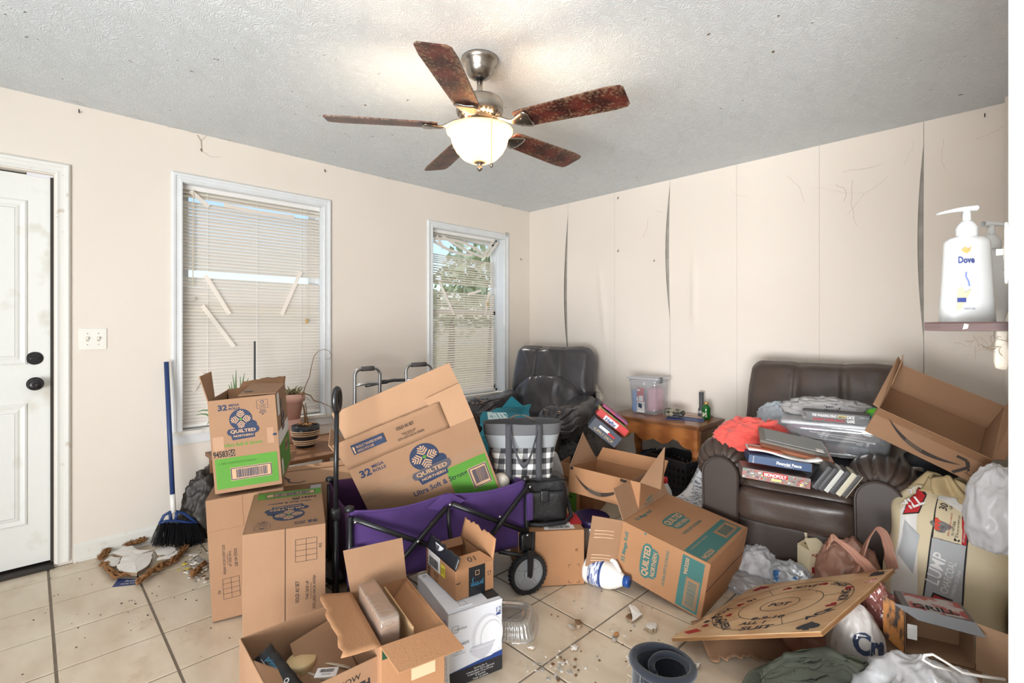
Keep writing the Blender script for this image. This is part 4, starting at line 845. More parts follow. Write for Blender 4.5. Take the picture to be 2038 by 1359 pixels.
# ================================================================== FURNITURE
def leather(name, c, c2, rough):
    m = mat(name, c, rough, c2, 5, .8, .16, 16, spec=.55, detail=7); return m
LB = leather('dark_brown_leather', (80, 66, 58), (56, 45, 40), .34); LBP = mat('leather_panel', (60, 47, 41), .5, (50, 39, 34), 6, .8); LG = leather('worn_grey_brown_leather', (78, 76, 80), (52, 49, 50), .27)
def recliner(name_label, loc, yaw, m, mp, sc, variant):
    t = thing('recliner', name_label, 'armchair', loc, yaw=yaw, scale=sc)
    B().rbox((0, .03, .24), (.60, .66, .40), .04, 6).build('frame_base', mp, t, True)
    def wr(q, p, a=.012, f=7, s=0):
        return p+V3((nz(p, f, s), nz(p, f, s+1), nz(p, f, s+2)))*a
    # seat cushion
    B().rbox((0, -.13, .415), (.50, .56, .12), .05, 14, fn=lambda q, p: wr(q, p, .008)).build('seat_cushion', m, t, True)
    # footrest upper roll and lower panel
    B().rbox((0, -.40, .355), (.52, .12, .17), .05, 14, fn=lambda q, p: wr(q, p, .008, 6, 4)+V3((0, -.012*(1-q.x*q.x), 0))).build('footrest_pad', m, t, True)
    def low(q, p):
        g = sum(math.exp(-((p.x-x)/.006)**2) for x in (-.13, .13)); return wr(q, p, .005, 5, 9)+V3((0, .006*g, 0))
    B().rbox((0, -.365, .155), (.56, .10, .26), .03, 26, fn=low).build('footrest_panel', mp, t, True)
    for s in (-1, 1):
        B().rbox((s*.335, .02, .27), (.16, .70, .46), .05, 8, fn=lambda q, p: wr(q, p, .006, 5, 12)).build('arm_side', mp, t, True)
        def arm(q, p, s=s):
            y = p.y; fr = smoothstep(.22, -.34, y)
            an = math.atan2(p.z, p.x*s); pleat = -math.exp(-(((an*2.4+s) % 1.0-.5)/.10)**2)*.020*smoothstep(-.05, -.30, y)+.008*smoothstep(-.10, -.34, y)
            k = 1+.12*fr; droop = -.035*smoothstep(-.20, -.40, y)
            r = V3((p.x, 0, p.z)); r2 = r*(k)+r.normalized()*pleat if r.length > .01 else r
            return V3((r2.x, p.y, r2.z+droop+(.03*smoothstep(0, .35, y))))+V3((nz(p, 8, 3), 0, nz(p, 8, 5)))*.009
        B().rbox((s*.340, -.06, .535), (.245, .72, .20), .095, 52, fn=arm).build('arm_pad', m, t, True)
        # tombstone shaped front panel of the arm
        pr = []; w_ = .088 if variant == 2 else .075; zt = .50
        for k in range(13): a = PI*k/12; pr.append((s*.335+w_*math.cos(a), zt-.02+w_*math.sin(a)*1.0))
        pr = [(s*.335+w_*.92, .07)]+pr+[(s*.335-w_*.92, .07)]
        bb_ = B(); bb_.polyslab([(x, -.395, z) for x, z in pr], .050); bb_.tube([(x, -.446, z) for x, z in pr], .006, 6); bb_.build('arm_front_panel', LBP, t)
    # back
    ti = math.radians(-13); Mb = Matrix.Translation((0, .20, .40)) @ Matrix.Rotation(ti, 4, 'X')
    def back(q, p, zc=0):
        g = sum(math.exp(-((p.x-x)/.007)**2) for x in (-.13, .13))*(p.y < 0)
        bul = -.035*(1-q.x**2)*(1-abs(q.z)**3)*(q.y < 0)
        cr = .010*math.sin(p.x*40+nz(p, 3, 1)*6)*smoothstep(.15, 1, abs(q.z))*(.4+.6*abs(q.x)**2)
        return V3((p.x*(1-.035*(q.z+1)), p.y, p.z))+V3((0, bul+.016*g+cr*.5, 0))+V3((nz(p, 6, 7), nz(p, 6, 8), nz(p, 6, 9)))*.010
    if variant == 1:
        B().rbox((0, .05, .45), (.78, .20, .44), .075, 44, fn=back, M=Mb).build('back_upper_cushion', m, t, True)
        def lowb(q, p):
            f = .007*math.sin(p.x*48+5*nz(p, 5, 2))*(q.y < 0)*smoothstep(-.8, .2, q.z)*(1-abs(q.x)**3)
            top = (.05-.15*q.x*q.x)*smoothstep(0, 1, q.z)
            return p+V3((0, -.045*(1-q.x**2)*(q.y < 0)+f, top))+V3((nz(p, 7, 3), nz(p, 7, 4), nz(p, 7, 5)))*.010
        B().rbox((0, .0, .19), (.64, .18, .34), .07, 40, fn=lowb, M=Mb).build('back_lower_cushion', m, t, True)
    else:
        B().rbox((.03, .06, .38), (.84, .20, .56), .07, 48, fn=back, M=Mb).build('back_upper_cushion', m, t, True)
        B().rbox((0, .01, .12), (.56, .16, .26), .06, 14, fn=back, M=Mb).build('back_lower_cushion', m, t, True)
    B().rbox((0, .15, .32), (.66, .06, .62), .03, 6, M=Mb).build('back_shell', mp, t, True)
    if variant == 2:
        b = B()
        for x in (-.135, -.125, .125, .135): b.tube([Mb @ V3((x, -.068-.0*z, .12+z)) for z in [i*.05 for i in range(10)]], .0012, 4)
        b.build('seam_stitching', mat('thread', (40, 32, 28), .8), t)
    else:
        rr = random.Random(4); b = B()
        for (cx, cz, n) in ((.335, .60, 26), (-.335, .63, 18)):
            for k in range(n):
                c = V3((cx+rr.uniform(-.07, .07), rr.uniform(-.40, -.25), cz+rr.uniform(-.02, .015))); a = rr.uniform(0, 6)
                b.quadslab([c+V3((math.cos(a+i*PI/2)*.018, math.sin(a+i*PI/2)*.010, rr.uniform(0, .01))) for i in range(4)], .001)
        b.build('peeling_leather', mat('peeled_backing', (190, 160, 140), .8), t)
    for x in (-.22, .22):
        for y in (-.2, .25): B().box(x-.02, x+.02, y-.02, y+.02, 0, .05).build('foot', BLACKP, t)
    return t
c1 = recliner('worn grey-brown leather recliner in the room corner beside the narrower window', (.69, -.655, 0), math.radians(15), LG, LG, 1.03, 1)
c2 = recliner('dark brown leather recliner heaped with games, frames and clothes', (2.70, -.62, 0), math.radians(7), LB, LBP, 1.0, 2)
c2M = c2.matrix_world.copy()
# --- end table
OAK = mat('oak_finish', (194, 124, 68), .32, (158, 94, 50), 2.4, .8, .04, 60, stretch=(1, 6, 14), wave=(1.6, 2.2)); OAKT = mat('oak_top', (150, 100, 66), .28, (122, 78, 48), 2.4, .8, .03, 60, stretch=(1, 8, 8), wave=(1.5, 2.2))
TX0, TX1, TY0, TY1, TZ = 1.27, 2.005, -.445, -.02, .578
tbl = thing('end_table', 'oak end table with a scalloped apron, standing between the two recliners', 'table', ((TX0+TX1)/2, (TY0+TY1)/2, 0)); hx, hy = (TX1-TX0)/2, (TY1-TY0)/2
b = B(); b.rbox((0, 0, TZ-.011), (2*hx, 2*hy, .022), .008, 6); b.box(-hx+.012, hx-.012, -hy+.012, hy-.012, TZ-.034, TZ-.020); b.build('tabletop', OAKT, tbl, False)
def apron(M, L, name, amp=1):
    pts = []; zt = TZ-.034; zb = zt-.145
    pts = [(-L, zt), (L, zt)]
    prof = [(1, 0), (.80, 0), (.70, .012), (.60, .045), (.48, .052), (.36, .018), (.22, .004), (0, .030), (-.22, .004), (-.36, .018), (-.48, .052), (-.60, .045), (-.70, .012), (-.80, 0), (-1, 0)]
    pts += [(L*a, zb+.052*0+c_*amp) for a, c_ in prof]
    b = B(); b.polyslab([(x, 0, z) for x, z in pts], .016, M=M); return b.build(name, OAK, tbl)
apron(Matrix.Translation((0, -hy+.042, 0)), hx-.05, 'front_apron')
apron(Matrix.Translation((0, hy-.03, 0)), hx-.05, 'back_apron')
b = B(); b.box(hx-.045, hx-.028, -hy+.05, hy-.05, TZ-.175, TZ-.034); b.build('side_rail', OAK, tbl)
b = B(); b.box(-hx+.028, -hx+.045, -hy+.05, hy-.05, TZ-.175, TZ-.034); b.build('side_rail', OAK, tbl)
dr = B().rbox((hx-.024, 0, TZ-.10), (.014, 2*hy-.13, .105), .004, 4).build('drawer', mat('oak_dark', (104, 66, 38), .35), tbl)
b = B(); b.box(hx-.018, hx-.014, -.035, .035, TZ-.115, TZ-.088); b.tube([(hx-.014, -.025, TZ-.095), (hx-.004, -.02, TZ-.11), (hx-.002, 0, TZ-.117), (hx-.004, .02, TZ-.11), (hx-.014, .025, TZ-.095)], .0028, 6); b.build('drawer_pull', mat('old_brass', (150, 124, 76), .35, metal=1), dr)
for sx in (-1, 1):
    for sy in (-1, 1):
        pts = []; rs = []
        for z, o, r in ((TZ-.034, 0, .024), (.40, 0, .026), (.36, .018, .036), (.30, .024, .033), (.20, .006, .024), (.10, -.006, .018), (.04, .002, .017), (.018, .016, .024), (.0, .018, .022)):
            pts.append((sx*(hx-.045+o), sy*(hy-.045+o), z)); rs.append(r)
        l = B(); l.tube(pts, rs, 10); l.box(sx*(hx-.045)-.022, sx*(hx-.045)+.022, sy*(hy-.045)-.022, sy*(hy-.045)+.022, .385, TZ-.034); l.build('leg', OAK, tbl, False)
# --- folding walker by the wall
ALU = mat('brushed_aluminium', (186, 188, 190), .28, metal=1); GRIP = mat('grey_foam_grip', (92, 88, 88), .8)
wk = thing('walking_frame', 'folding aluminium walking frame with grey grips, standing between the two windows', 'walker', (0, 0, 0))
def wkside(px0, px1, pyt, x, name):
    a = WX(px0, pyt, x); c_ = WX(px1, pyt, x); y0, y1 = a.y, c_.y; zt = a.z; r = .045
    pts = [(x+.03, y0-.03, .02), (x+.01, y0-.005, zt-.16)]+[(x, y0+r-r*math.cos(t), zt-r+r*math.sin(t)) for t in [PI/2*i/6 for i in range(7)]]+[(x, y1-r+r*math.sin(t), zt-r+r*math.cos(t)) for t in [PI/2*i/6 for i in range(7)]]+[(x-.01, y1+.005, zt-.16), (x-.03, y1+.03, .02)]
    B().tube(pts, .0125, 10).build('side_tube', ALU, wk, True)
    B().tube([(x, y0+.05, zt), (x, y1-.05, zt)], .0175, 12).build('hand_grip', GRIP, wk, True)
    B().tube([(x+.01, y0, zt-.11), (x+.012, (y0+y1)/2, zt-.10), (x-.01, y1, zt-.11)], .010, 8).build('cross_tube', ALU, wk, True)
    B().tube([(x+.02, y0-.015, zt-.33), (x-.02, y1+.015, zt-.33)], .009, 8).build('cross_tube', ALU, wk, True)
    for yy in (y0-.03, y1+.03): B().lathe([(.018, 0), (.018, .03), (.014, .035)], 12, c=(x+(.03 if yy < y0 else -.03), yy, 0)).build('rubber_foot', BLACKP, wk, True)
    return y0, y1, zt
s1 = wkside(706, 756, 735, .36, 'a'); s2 = wkside(808, 858, 727, .30, 'b')
B().tube([(.345, s1[1]-.10, s1[2]-.12), (.33, (s1[1]+s2[0])/2, s1[2]-.10), (.30, s2[0], s2[2]-.11)], .012, 8).build('front_bar', mat('dark_tube', (84, 86, 88), .35, metal=.7), wk, True)
B().rbox((.335, s1[1]+.04, s1[2]-.105), (.03, .07, .03), .008, 4).build('fold_latch', mat('dark_tube', (84, 86, 88), .35, metal=.7), wk, True)
# --- wagon
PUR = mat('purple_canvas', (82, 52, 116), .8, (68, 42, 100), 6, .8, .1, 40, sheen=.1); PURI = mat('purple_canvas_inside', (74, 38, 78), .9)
O_ = V3((1.64, -2.776, 0)); U_ = V3((.255, .967, 0)).normalized(); N_ = V3((-.967, .255, 0)).normalized()
wg = thing('folding_wagon', 'purple canvas folding wagon with black crossed frame tubes and a tall ring handle', 'wagon', O_, Matrix(((U_.x, N_.x, 0), (U_.y, N_.y, 0), (0, 0, 1)))); WL, WWd, ZR, ZB = .823, .45, .515, .205
def sideN(u, v):  # near long side, sagging rim
    x = WL*u; z = ZB+(ZR-ZB)*v; sag = .028*math.sin(PI*u*2)**2 if v > .8 else 0
    z -= (.022*math.sin(PI*min(1, u*2 if u < .5 else (u-.5)*2)))*smoothstep(.55, 1, v)
    return (x, .012*math.sin(PI*u)*math.sin(PI*v)*1.5+.004*nz((x, 0, z), 12, 4), z)
can = wg
solid(B().grid(sideN, 40, 14).build('canvas_side', PUR, wg, True), .003)
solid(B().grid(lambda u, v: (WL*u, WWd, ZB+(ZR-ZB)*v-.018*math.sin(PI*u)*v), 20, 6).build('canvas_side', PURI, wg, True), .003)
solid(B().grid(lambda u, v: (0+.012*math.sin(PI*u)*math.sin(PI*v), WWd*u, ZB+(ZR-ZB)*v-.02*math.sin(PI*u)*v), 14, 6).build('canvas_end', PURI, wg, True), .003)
solid(B().grid(lambda u, v: (WL-.012*math.sin(PI*u)*math.sin(PI*v), WWd*u, ZB+(ZR-ZB)*v-.02*math.sin(PI*u)*v), 14, 6).build('canvas_end', PUR, wg, True), .003)
B().box(0, WL, 0, WWd, ZB-.006, ZB).build('canvas_floor', PURI, wg)
B().tube([(x, -.006, ZR-.022*math.sin(PI*min(1, (x/WL*2 if x < WL/2 else (x/WL-.5)*2)))) for x in [WL*i/24 for i in range(25)]], .005, 6).build('canvas_hem', PUR, wg, True)
bt_ = B(); bt_.add([(WL*.5-.09, -.010, ZR-.045), (WL*.5-.02, -.013, ZR+.004), (WL*.5+.02, -.013, ZR+.004), (WL*.5+.09, -.010, ZR-.040), (WL*.5, -.016, ZR-.075)], [(0, 1, 4), (1, 2, 4), (2, 3, 4)]); solid(bt_.build('corner_tab', PUR, wg), .002)
for cx, cy in ((0, 0), (WL, 0), (0, WWd), (WL, WWd)):
    B().tube([(cx, cy-.012 if cy == 0 else cy+.012, .13), (cx, cy-.012 if cy == 0 else cy+.012, ZR-.02)], .0115, 10).build('corner_post', DARKM, wg, True)
    B().lathe([(.019, 0), (.020, .006), (.018, .016), (.010, .020), (0, .020)], 16, c=(cx, cy, ZR)).build('corner_cap', BLACKP, wg, True)
pk = B(); pk.rbox((0.015, -.024, .30), (.055, .03, .15), .010, 6); pk.build('side_pocket', PUR, wg, True)
pk = B(); pk.rbox((WL+.010, -.020, .39), (.035, .03, .13), .010, 6); pk.build('side_pocket', PUR, wg, True)
yb = -.026; bars = [((.01, ZR-.025), (.47, .235)), ((.10, .195), (.40, ZR-.045)), ((.43, ZR-.04), (WL-.01, .275)), ((.54, .225), (WL-.005, ZR-.015))]
for i, (p0, p1) in enumerate(bars):
    y_ = yb-(.014 if i % 2 else 0); B().tube([(p0[0], y_, p0[1]), (p1[0], y_, p1[1])], .0115, 8).build('cross_bar', DARKM, wg, True)
RIV = mat('rivet_steel', (200, 200, 200), .25, metal=1)
MX = Matrix.Rotation(PI/2, 4, 'X')
for (x, z) in ((.268, .355), (.655, .385), (.012, ZR-.03), (WL-.005, ZR-.02), (WL-.02, .27), (.5*WL, ZR-.032)):
    B().lathe([(.007, 0), (.006, .004), (0, .006)], 12, M=Matrix.Translation((x, yb-.026, z)) @ MX).build('rivet', RIV, wg, True)
B().tube([(WL*.5, yb-.002, ZR-.05), (WL*.5+.004, yb-.006, ZR-.14), (WL*.5+.012, yb-.01, ZR-.20)], .009, 6).build('web_strap', BLACKP, wg, True)
B().rbox((WL*.5+.012, yb-.012, ZR-.21), (.022, .012, .05), .005, 4).build('strap_buckle', BLACKP, wg, True)
for x0, x1 in ((.1, .40), (.42, .75)):
    B().tube([(x0, WWd+.02, .22), (x1, WWd+.02, ZR-.04)], .010, 8).build('cross_bar', DARKM, wg, True); B().tube([(x0, WWd+.034, ZR-.04), (x1, WWd+.034, .22)], .010, 8).build('cross_bar', DARKM, wg, True)
TYRE = mat('tyre_black', (30, 30, 32), .75, bump=.3, bscale=80); HUB = mat('wheel_grey', (150, 152, 154), .4)
for (x, y, tw) in ((WL-.02, -.055, .25), (WL-.06, WWd+.03, 0), (.045, -.04, 0), (.045, WWd+.03, 0)):
    r = .092; M = Matrix.Translation((x, y, r)) @ Matrix.Rotation(tw-.35 if tw else 0, 4, 'Z') @ MX
    ty = B(); ty.lathe([(r-.016, -.018), (r-.004, -.020), (r, -.012), (r, .012), (r-.004, .020), (r-.016, .018), (r-.018, 0), (r-.016, -.018)], 36, M=M)
    for k in range(30):
        a = 2*PI*k/30; ty.box(r-.002, r+.0028, -.004, .004, -.016, .016, M=M @ Matrix.Rotation(a, 4, 'Z'))
    ty.build('tyre', TYRE, wg)
    h_ = B(); h_.lathe([(r-.017, -.010), (r-.017, .010), (r-.026, .012), (r-.030, .004), (.022, .004), (.022, .016), (.010, .018), (0, .018)], 30, M=M); 
    for k in range(5): h_.box(.01, r-.02, -.005, .005, .003, .009, M=M @ Matrix.Rotation(2*PI*k/5+.3, 4, 'Z'))
    h_.build('wheel_disc', HUB, wg, False)
    f = B(); Mf = M @ Matrix.Rotation(0, 4, 'Z'); f.quadslab([Mf @ V3(p_) for p_ in ((-.012, -.005, .022), (.012, -.005, .022), (.020, .115, .022), (-.012, .12, .022))], .006); f.tube([Mf @ V3((0, 0, .018)), Mf @ V3((0, 0, .034))], .009, 8); f.build('wheel_fork', DARKM, wg, False)
    B().tube([(x, y+.02, .19), (min(max(x, 0), WL), 0 if y < .2 else WWd, .205)], .014, 8).build('caster_socket', DARKM, wg, True)
B().rbox((WL-.02, -.035, .235), (.06, .035, .08), .008, 4).build('corner_joint', DARKM, wg, True)
B().tube([(WL-.16, -.03, .215), (WL-.04, -.045, .175), (WL+.015, -.045, .19), (WL+.02, -.04, .27)], .010, 8).build('lower_loop', DARKM, wg, True)
# pull handle at the left end
Hp = DP(668, 1010, 1.97); hp0 = wg.matrix_world.inverted() @ V3((Hp.x, Hp.y, .10)); hx0, hy0 = hp0.x, hp0.y
B().tube([(hx0, hy0, .06), (hx0, hy0, .50)], .014, 10).build('handle_tube', DARKM, wg, True)
B().tube([(hx0, hy0, .50), (hx0+.004, hy0, .915)], .010, 10).build('handle_inner_tube', DARKM, wg, True)
B().rbox((hx0, hy0, .505), (.034, .034, .045), .008, 4).build('handle_clamp', BLACKP, wg, True)
rg = [(hx0+.005+.012*math.sin(a), hy0+.0+.016*math.sin(a), .96+.044*math.cos(a)) for a in [2*PI*k/20 for k in range(20)]]
B().tube([(hx0+.005+.014*math.sin(a)*U_.x*0+.0, 0, 0) for a in ()] or rg, .0125, 10, closed=True).build('ring_grip', mat('grip_black', (34, 34, 36), .25), wg, True)
B().tube([(0, -.01, .10), (hx0, hy0, .09)], .012, 8).build('handle_hinge', DARKM, wg, True)
bk = B(); bk.tube([(0, 0, .02), (0, 0, .14)], .016, 10); bk.build('front_foot', BLACKP, wg, True)
# --- white mesh netting balled in the wagon
nb = thing('netting', 'balled white knotted netting tucked at the right end inside the purple wagon', 'netting', DP(997, 958, 2.45))
b = B(); rr = random.Random(8)
for k in range(46):
    d = V3((rr.gauss(0, 1), rr.gauss(0, 1), rr.gauss(0, 1))).normalized(); e_ = d.orthogonal().normalized(); f_ = d.cross(e_); r = .050
    b.tube([(d*.2+e_*math.cos(t)+f_*math.sin(t)*.9)*r*(V3((.8, .8, 1)).x) for t in [2*PI*i/14 for i in range(14)]], .0035, 5, closed=True)
b.build('cords', mat('net_white', (220, 212, 200), .8), nb, True); B().rbox((0, 0, 0), (.075, .075, .085), .035, 6).build('inner_ball', mat('net_inner', (206, 196, 184), .9), nb, True)
# ================================================================== PLANTS CORNER
PW = mat('old_pine_stand', (150, 108, 76), .5, (120, 82, 56), 3, .8, .05, 60, stretch=(1, 8, 1))
ps = thing('plant_stand', 'low brown wooden stand under the larger window, holding the flower pots', 'table', (.35, -2.54, 0), yaw=math.radians(0))
B().rbox((0, 0, .482), (.58, .78, .026), .005, 4).build('stand_top', PW, ps, False)
for sx in (-.26, .26):
    for sy in (-.35, .35): B().box(sx-.02, sx+.02, sy-.02, sy+.02, 0, .47).build('leg', PW, ps)
for sy in (-.35, .35): B().box(-.26, .26, sy-.01, sy+.01, .40, .469).build('stand_rail', PW, ps)
SZ = .496
pp = G(608, 888, SZ+.0); 
spt = thing('striped_plant_pot', 'dark plant pot with tan stripes holding a dried-up plant on the stand', 'plant pot', (pp.x, pp.y, SZ))
K_ = .075; prof = [(0, 0), (.050, 0), (.062, .012), (.078, .06), (.084, .10), (.084, .135), (.078, .137), (.074, .12), (0, .12)]
pm = mat('pot_dark', (36, 40, 46), .3); B().lathe(prof, 36).build('pot_body', pm, spt, True)
for z in (.022, .034, .046, .078, .090, .102):
    r = .062+(z-.012)*(.016/.048) if z < .06 else .078+(z-.06)*(.006/.04); b = B(); b.lathe([(r+.0022, z-.0032), (r+.0032, z), (r+.0028, z+.0032)], 36); b.build('tan_stripe', mat('stripe_tan', (222, 184, 146), .6), spt, True)
B().lathe([(.07, .125), (.0, .128)], 20).build('potting_soil', mat('soil', (60, 46, 36), .95, bump=.6, bscale=60), spt)
DRY = mat('dry_stem', (124, 88, 58), .8); b = B()
def pl(pts, r): b.tube([V3(p_) for p_ in pts], r, 6)
pl([(-.01, 0, .12), (-.015, .0, .20), (-.02, -.005, .26)], .005); pl([(.01, .01, .12), (.01, .0, .24), (.0, 0, .27)], .003)
def loc_(M0, px, py, t_):
    return M0.matrix_world.inverted() @ DP(px, py, t_)
tz_ = (V3((pp.x, pp.y, SZ))-CAM).dot(FWD)
pl([loc_(spt, x, y, tz_) for x, y in ((601, 790), (608, 768), (616, 750), (620, 728), (625, 709), (634, 698), (645, 695), (655, 698), (660, 708), (656, 714), (648, 714))], [.0028, .0026, .0024, .0022, .002, .0018, .0017, .0016, .0015, .0013, .001])
pl([loc_(spt, x, y, tz_) for x, y in ((594, 785), (606, 783), (618, 787), (625, 797), (640, 801), (655, 808), (668, 816))], [.004, .004, .0035, .003, .0025, .002, .0015])
pl([loc_(spt, x, y, tz_) for x, y in ((600, 800), (606, 815), (609, 832), (608, 846))], [.0035, .003, .0025, .001]); pl([loc_(spt, x, y, tz_) for x, y in ((604, 787), (612, 794), (618, 797))], .0015); pl([loc_(spt, x, y, tz_) for x, y in ((640, 800), (649, 815), (650, 828))], .0012)
b.build('dried_stems', DRY, spt, True)
b = B(); rr = random.Random(5)
for k in range(22):
    a = rr.uniform(0, 6.28); r = rr.uniform(.01, .06); c_ = V3((math.cos(a)*r, math.sin(a)*r, .132)); b.quadslab([c_+V3((rr.uniform(-.02, .02), rr.uniform(-.02, .02), rr.uniform(0, .02))) for i in range(4)], .001)
b.build('dead_leaves', mat('dead_leaf', (186, 142, 96), .8), spt)
TER = mat('old_terracotta', (206, 150, 132), .75, (226, 186, 170), 9, .8)
p2 = G(584, 880, SZ); ty_ = thing('terracotta_pot', 'pale terracotta pot of dry plants raised behind the striped pot', 'plant pot', (DP(580, 800, 3.28).x, DP(580, 800, 3.28).y, SZ)); Z0 = .15
B().lathe([(0, Z0), (.055, Z0), (.072, Z0+.115), (.082, Z0+.115), (.086, Z0+.165), (.078, Z0+.165), (.072, Z0+.15), (0, Z0+.15)], 32).build('pot_body', TER, ty_, True)
B().lathe([(0, 0), (.075, 0), (.052, .15), (0, .15)], 24).build('upturned_pot', TER, ty_, True)
b = B(); rr = random.Random(15)
for k in range(40):
    a = rr.uniform(0, 6.28); r = rr.uniform(.02, .075); c_ = V3((math.cos(a)*r*.6, math.sin(a)*r*.6, Z0+.15)); e_ = c_+V3((math.cos(a)*.05, math.sin(a)*.05, rr.uniform(.01, .06))); m_ = (c_+e_)/2+V3((0, 0, .02)); b.tube([c_, m_, e_], [.003, .004, .0005], 5)
b.build('succulent_leaves', mat('dull_green_leaf', (112, 122, 84), .7, (150, 130, 96), 20, .8), ty_, True)
gp = thing('potted_plant', 'green strap-leaved plant rising behind the box with the upright flap', 'plant', (DP(480, 790, 2.75).x, DP(480, 790, 2.75).y, SZ)); tg = (gp.location-CAM).dot(FWD)
B().lathe([(0, 0), (.055, 0), (.075, .12), (.080, .12), (.080, .14), (.07, .13), (0, .125)], 28).build('pot_body', TER, gp, True)
b = B(); rr = random.Random(2); LEAF = mat('strap_leaf', (74, 108, 66), .45, (110, 140, 90), 14, .8)
for px, py, cx, cy in ((470, 735, 468, 790), (487, 742, 476, 780), (500, 762, 480, 790), (460, 760, 464, 790), (478, 748, 480, 788), (503, 775, 492, 780), (455, 765, 462, 775), (463, 745, 470, 790), (392, 820, 430, 800), (390, 826, 425, 812), (495, 752, 482, 770), (455, 778, 475, 772), (412, 845, 425, 815)):
    e_ = loc_(gp, px, py, tg+rr.uniform(-.03, .03)); base = V3((rr.uniform(-.03, .03), rr.uniform(-.03, .03), .12)); mid = (base+e_)/2+V3((0, 0, .03)); m2 = loc_(gp, cx, cy, tg); pts = [base*(1-t)**2+m2*2*t*(1-t)+e_*t*t for t in [i/7 for i in range(8)]]
    b.tube(pts, [.006, .007, .008, .008, .007, .005, .003, .001], 5)
b.build('leaves', LEAF, gp, True)
q0 = WX(507, 790, .16); q1 = WX(507, 679, .06)
tag(B().tube([(q0.x, q0.y, .0), q1], .006, 8).build('plant_stake', mat('stake_dark', (40, 42, 46), .6)), 'thin dark stake standing upright in front of the larger window', 'stick')
GL = film('clear_glass', (235, 240, 238), .16, .03, .1, .22)
g0 = thing('glass_vase', 'clear glass vase on the floor-level ledge right of the striped pot', 'vase', (G(652, 925, .44).x, G(652, 925, .44).y, .44)); B().lathe([(.024, 0), (.026, .01), (.022, .03), (.020, .10), (.026, .135), (.034, .145)], 28).build('vase_body', GL, g0, True)
g0.location = (.44, -2.18, SZ)
# ================================================================== SOFT THINGS
def crumple(dims, seed, amp=.12, f=3.0, flat=True, nu=40, nv=26, pinch=None, top=1.0, octv=5):
    """crumpled closed lump: dims = half sizes; flat bottom at z=0"""
    a, b_, c_ = dims
    def fn(u, v):
        th = 2*PI*u; ph = PI*(v-.5); d = V3((math.cos(th)*math.cos(ph), math.sin(th)*math.cos(ph), math.sin(ph)))
        r = 1; amp_ = amp
        for o in range(octv):
            s_ = f*(1.9**o); r += amp_*(1-2*abs(nz(d, s_, seed+o)))*.7; amp_ *= .55
        p = V3((d.x*a*r, d.y*b_*r, d.z*c_*r*top))
        if pinch: k = 1-pinch*smoothstep(.2, 1, d.z); p.x *= k; p.y *= k
        if flat: p.z = max(p.z, -c_*.62)+c_*.62
        return p
    return fn
def lump(name, partname, label, cat, loc, dims, m, seed=1, yaw=0, amp=.12, f=3, group=None, R=None, pinch=None, thick=0, nu=84, nv=54):
    t = thing(name, label, cat, loc, R, yaw, group)
    if 'bag' in name and name != 'rubbish_bag': f = 1.55; amp *= .95
    b = B(); b.grid(crumple(dims, seed, amp*1.35, f, pinch=pinch), nu, nv, closeu=True); o = b.build(partname, m, t, True)
    if thick: solid(o, thick)
    return t
def bag_handle(t, p0, p1, top, w, m, name='handle', seed=0):
    p0, p1, top = V3(p0), V3(p1), V3(top)
    def fn(u, v):
        p = p0*(1-u)**2+(top*2-(p0+p1)/2)*2*u*(1-u)+p1*u*u; w_ = w; tt = (p1-p0).normalized(); sd = tt.cross(V3((0, 0, 1))); sd = (sd if sd.length > .1 else V3((1, 0, 0))).normalized()
        d = (tt*math.sin(PI*u)*.0+V3((0, 0, 1))*.6+sd*.5).normalized(); ww = w*(.6+1.3*abs(u-.5)*2)
        return p+d*(v-.5)*ww+V3((nz(p, 25, seed), nz(p, 25, seed+1), nz(p, 25, seed+2)))*.006+sd*.004*math.sin(v*14)
    return solid(B().grid(fn, 26, 7).build(name, m, t, True), .0008)
def bodyof(t): return [c for c in t.children if 'body' in c.name][0]
PLW = film('white_plastic_film', (244, 244, 246), .88, .35, .35, .05, .2, 26); PLC = film('clear_plastic_film', (236, 236, 238), .34, .2, .3, .12, .4, 30); PLB = film('tan_plastic_film', (206, 160, 140), .82, .3, .4, .06, .25, 26)
# --- broom and debris by the left wall
BLU = mat('broom_blue', (38, 62, 112), .4)
q0 = WX(345, 1020, .16); q1 = WX(331, 720, .055)
br = thing('broom', 'blue-handled angle broom with black bristles leaning on the wall left of the larger window', 'broom', (q0.x, q0.y, 0))
I = br.matrix_world.inverted()
B().tube([I @ q0, I @ q1], .0125, 14).build('handle', BLU, br, True); lab = q0+(q1-q0)*.02
B().tube([I @ (q0+(q1-q0)*.0), I @ (q0+(q1-q0)*.12)], .0135, 14).build('white_sticker', WHITEPL, br, True)
zt = q0.z; hh = B()
def XB(px, py): return I @ WX(px, py, .16)
for pts in ([(318, 1042), (326, 1026), (338, 1019), (350, 1018), (366, 1021), (382, 1033), (392, 1040)], [(338, 1019), (340, 1034)], [(352, 1019), (350, 1034)], [(316, 1042), (330, 1037), (350, 1036), (372, 1039), (392, 1042)]):
    hh.tube([XB(*q) for q in pts], .0085, 8)
hh.build('broom_head', BLU, br, True)
bs = B(); rr = random.Random(3)
for k in range(620):
    u = rr.random(); v = rr.uniform(-.022, .022); tp_ = XB(318+74*u, 1041); bt = XB(300+108*u+rr.uniform(-3, 3), 1084); 
    a_ = tp_+V3((v, 0, 0)); e_ = V3((bt.x+v*2.2+.02, bt.y, max(.002, bt.z-.0+rr.uniform(0, .012)))); bs.tube([a_, (a_+e_)/2+V3((v*.4, rr.uniform(-.003, .003), 0)), e_], [.0012, .0014, .0010], 3)
o = bs.build('bristles', mat('bristle_black', (30, 30, 34), .55), br); o['kind'] = 'stuff'
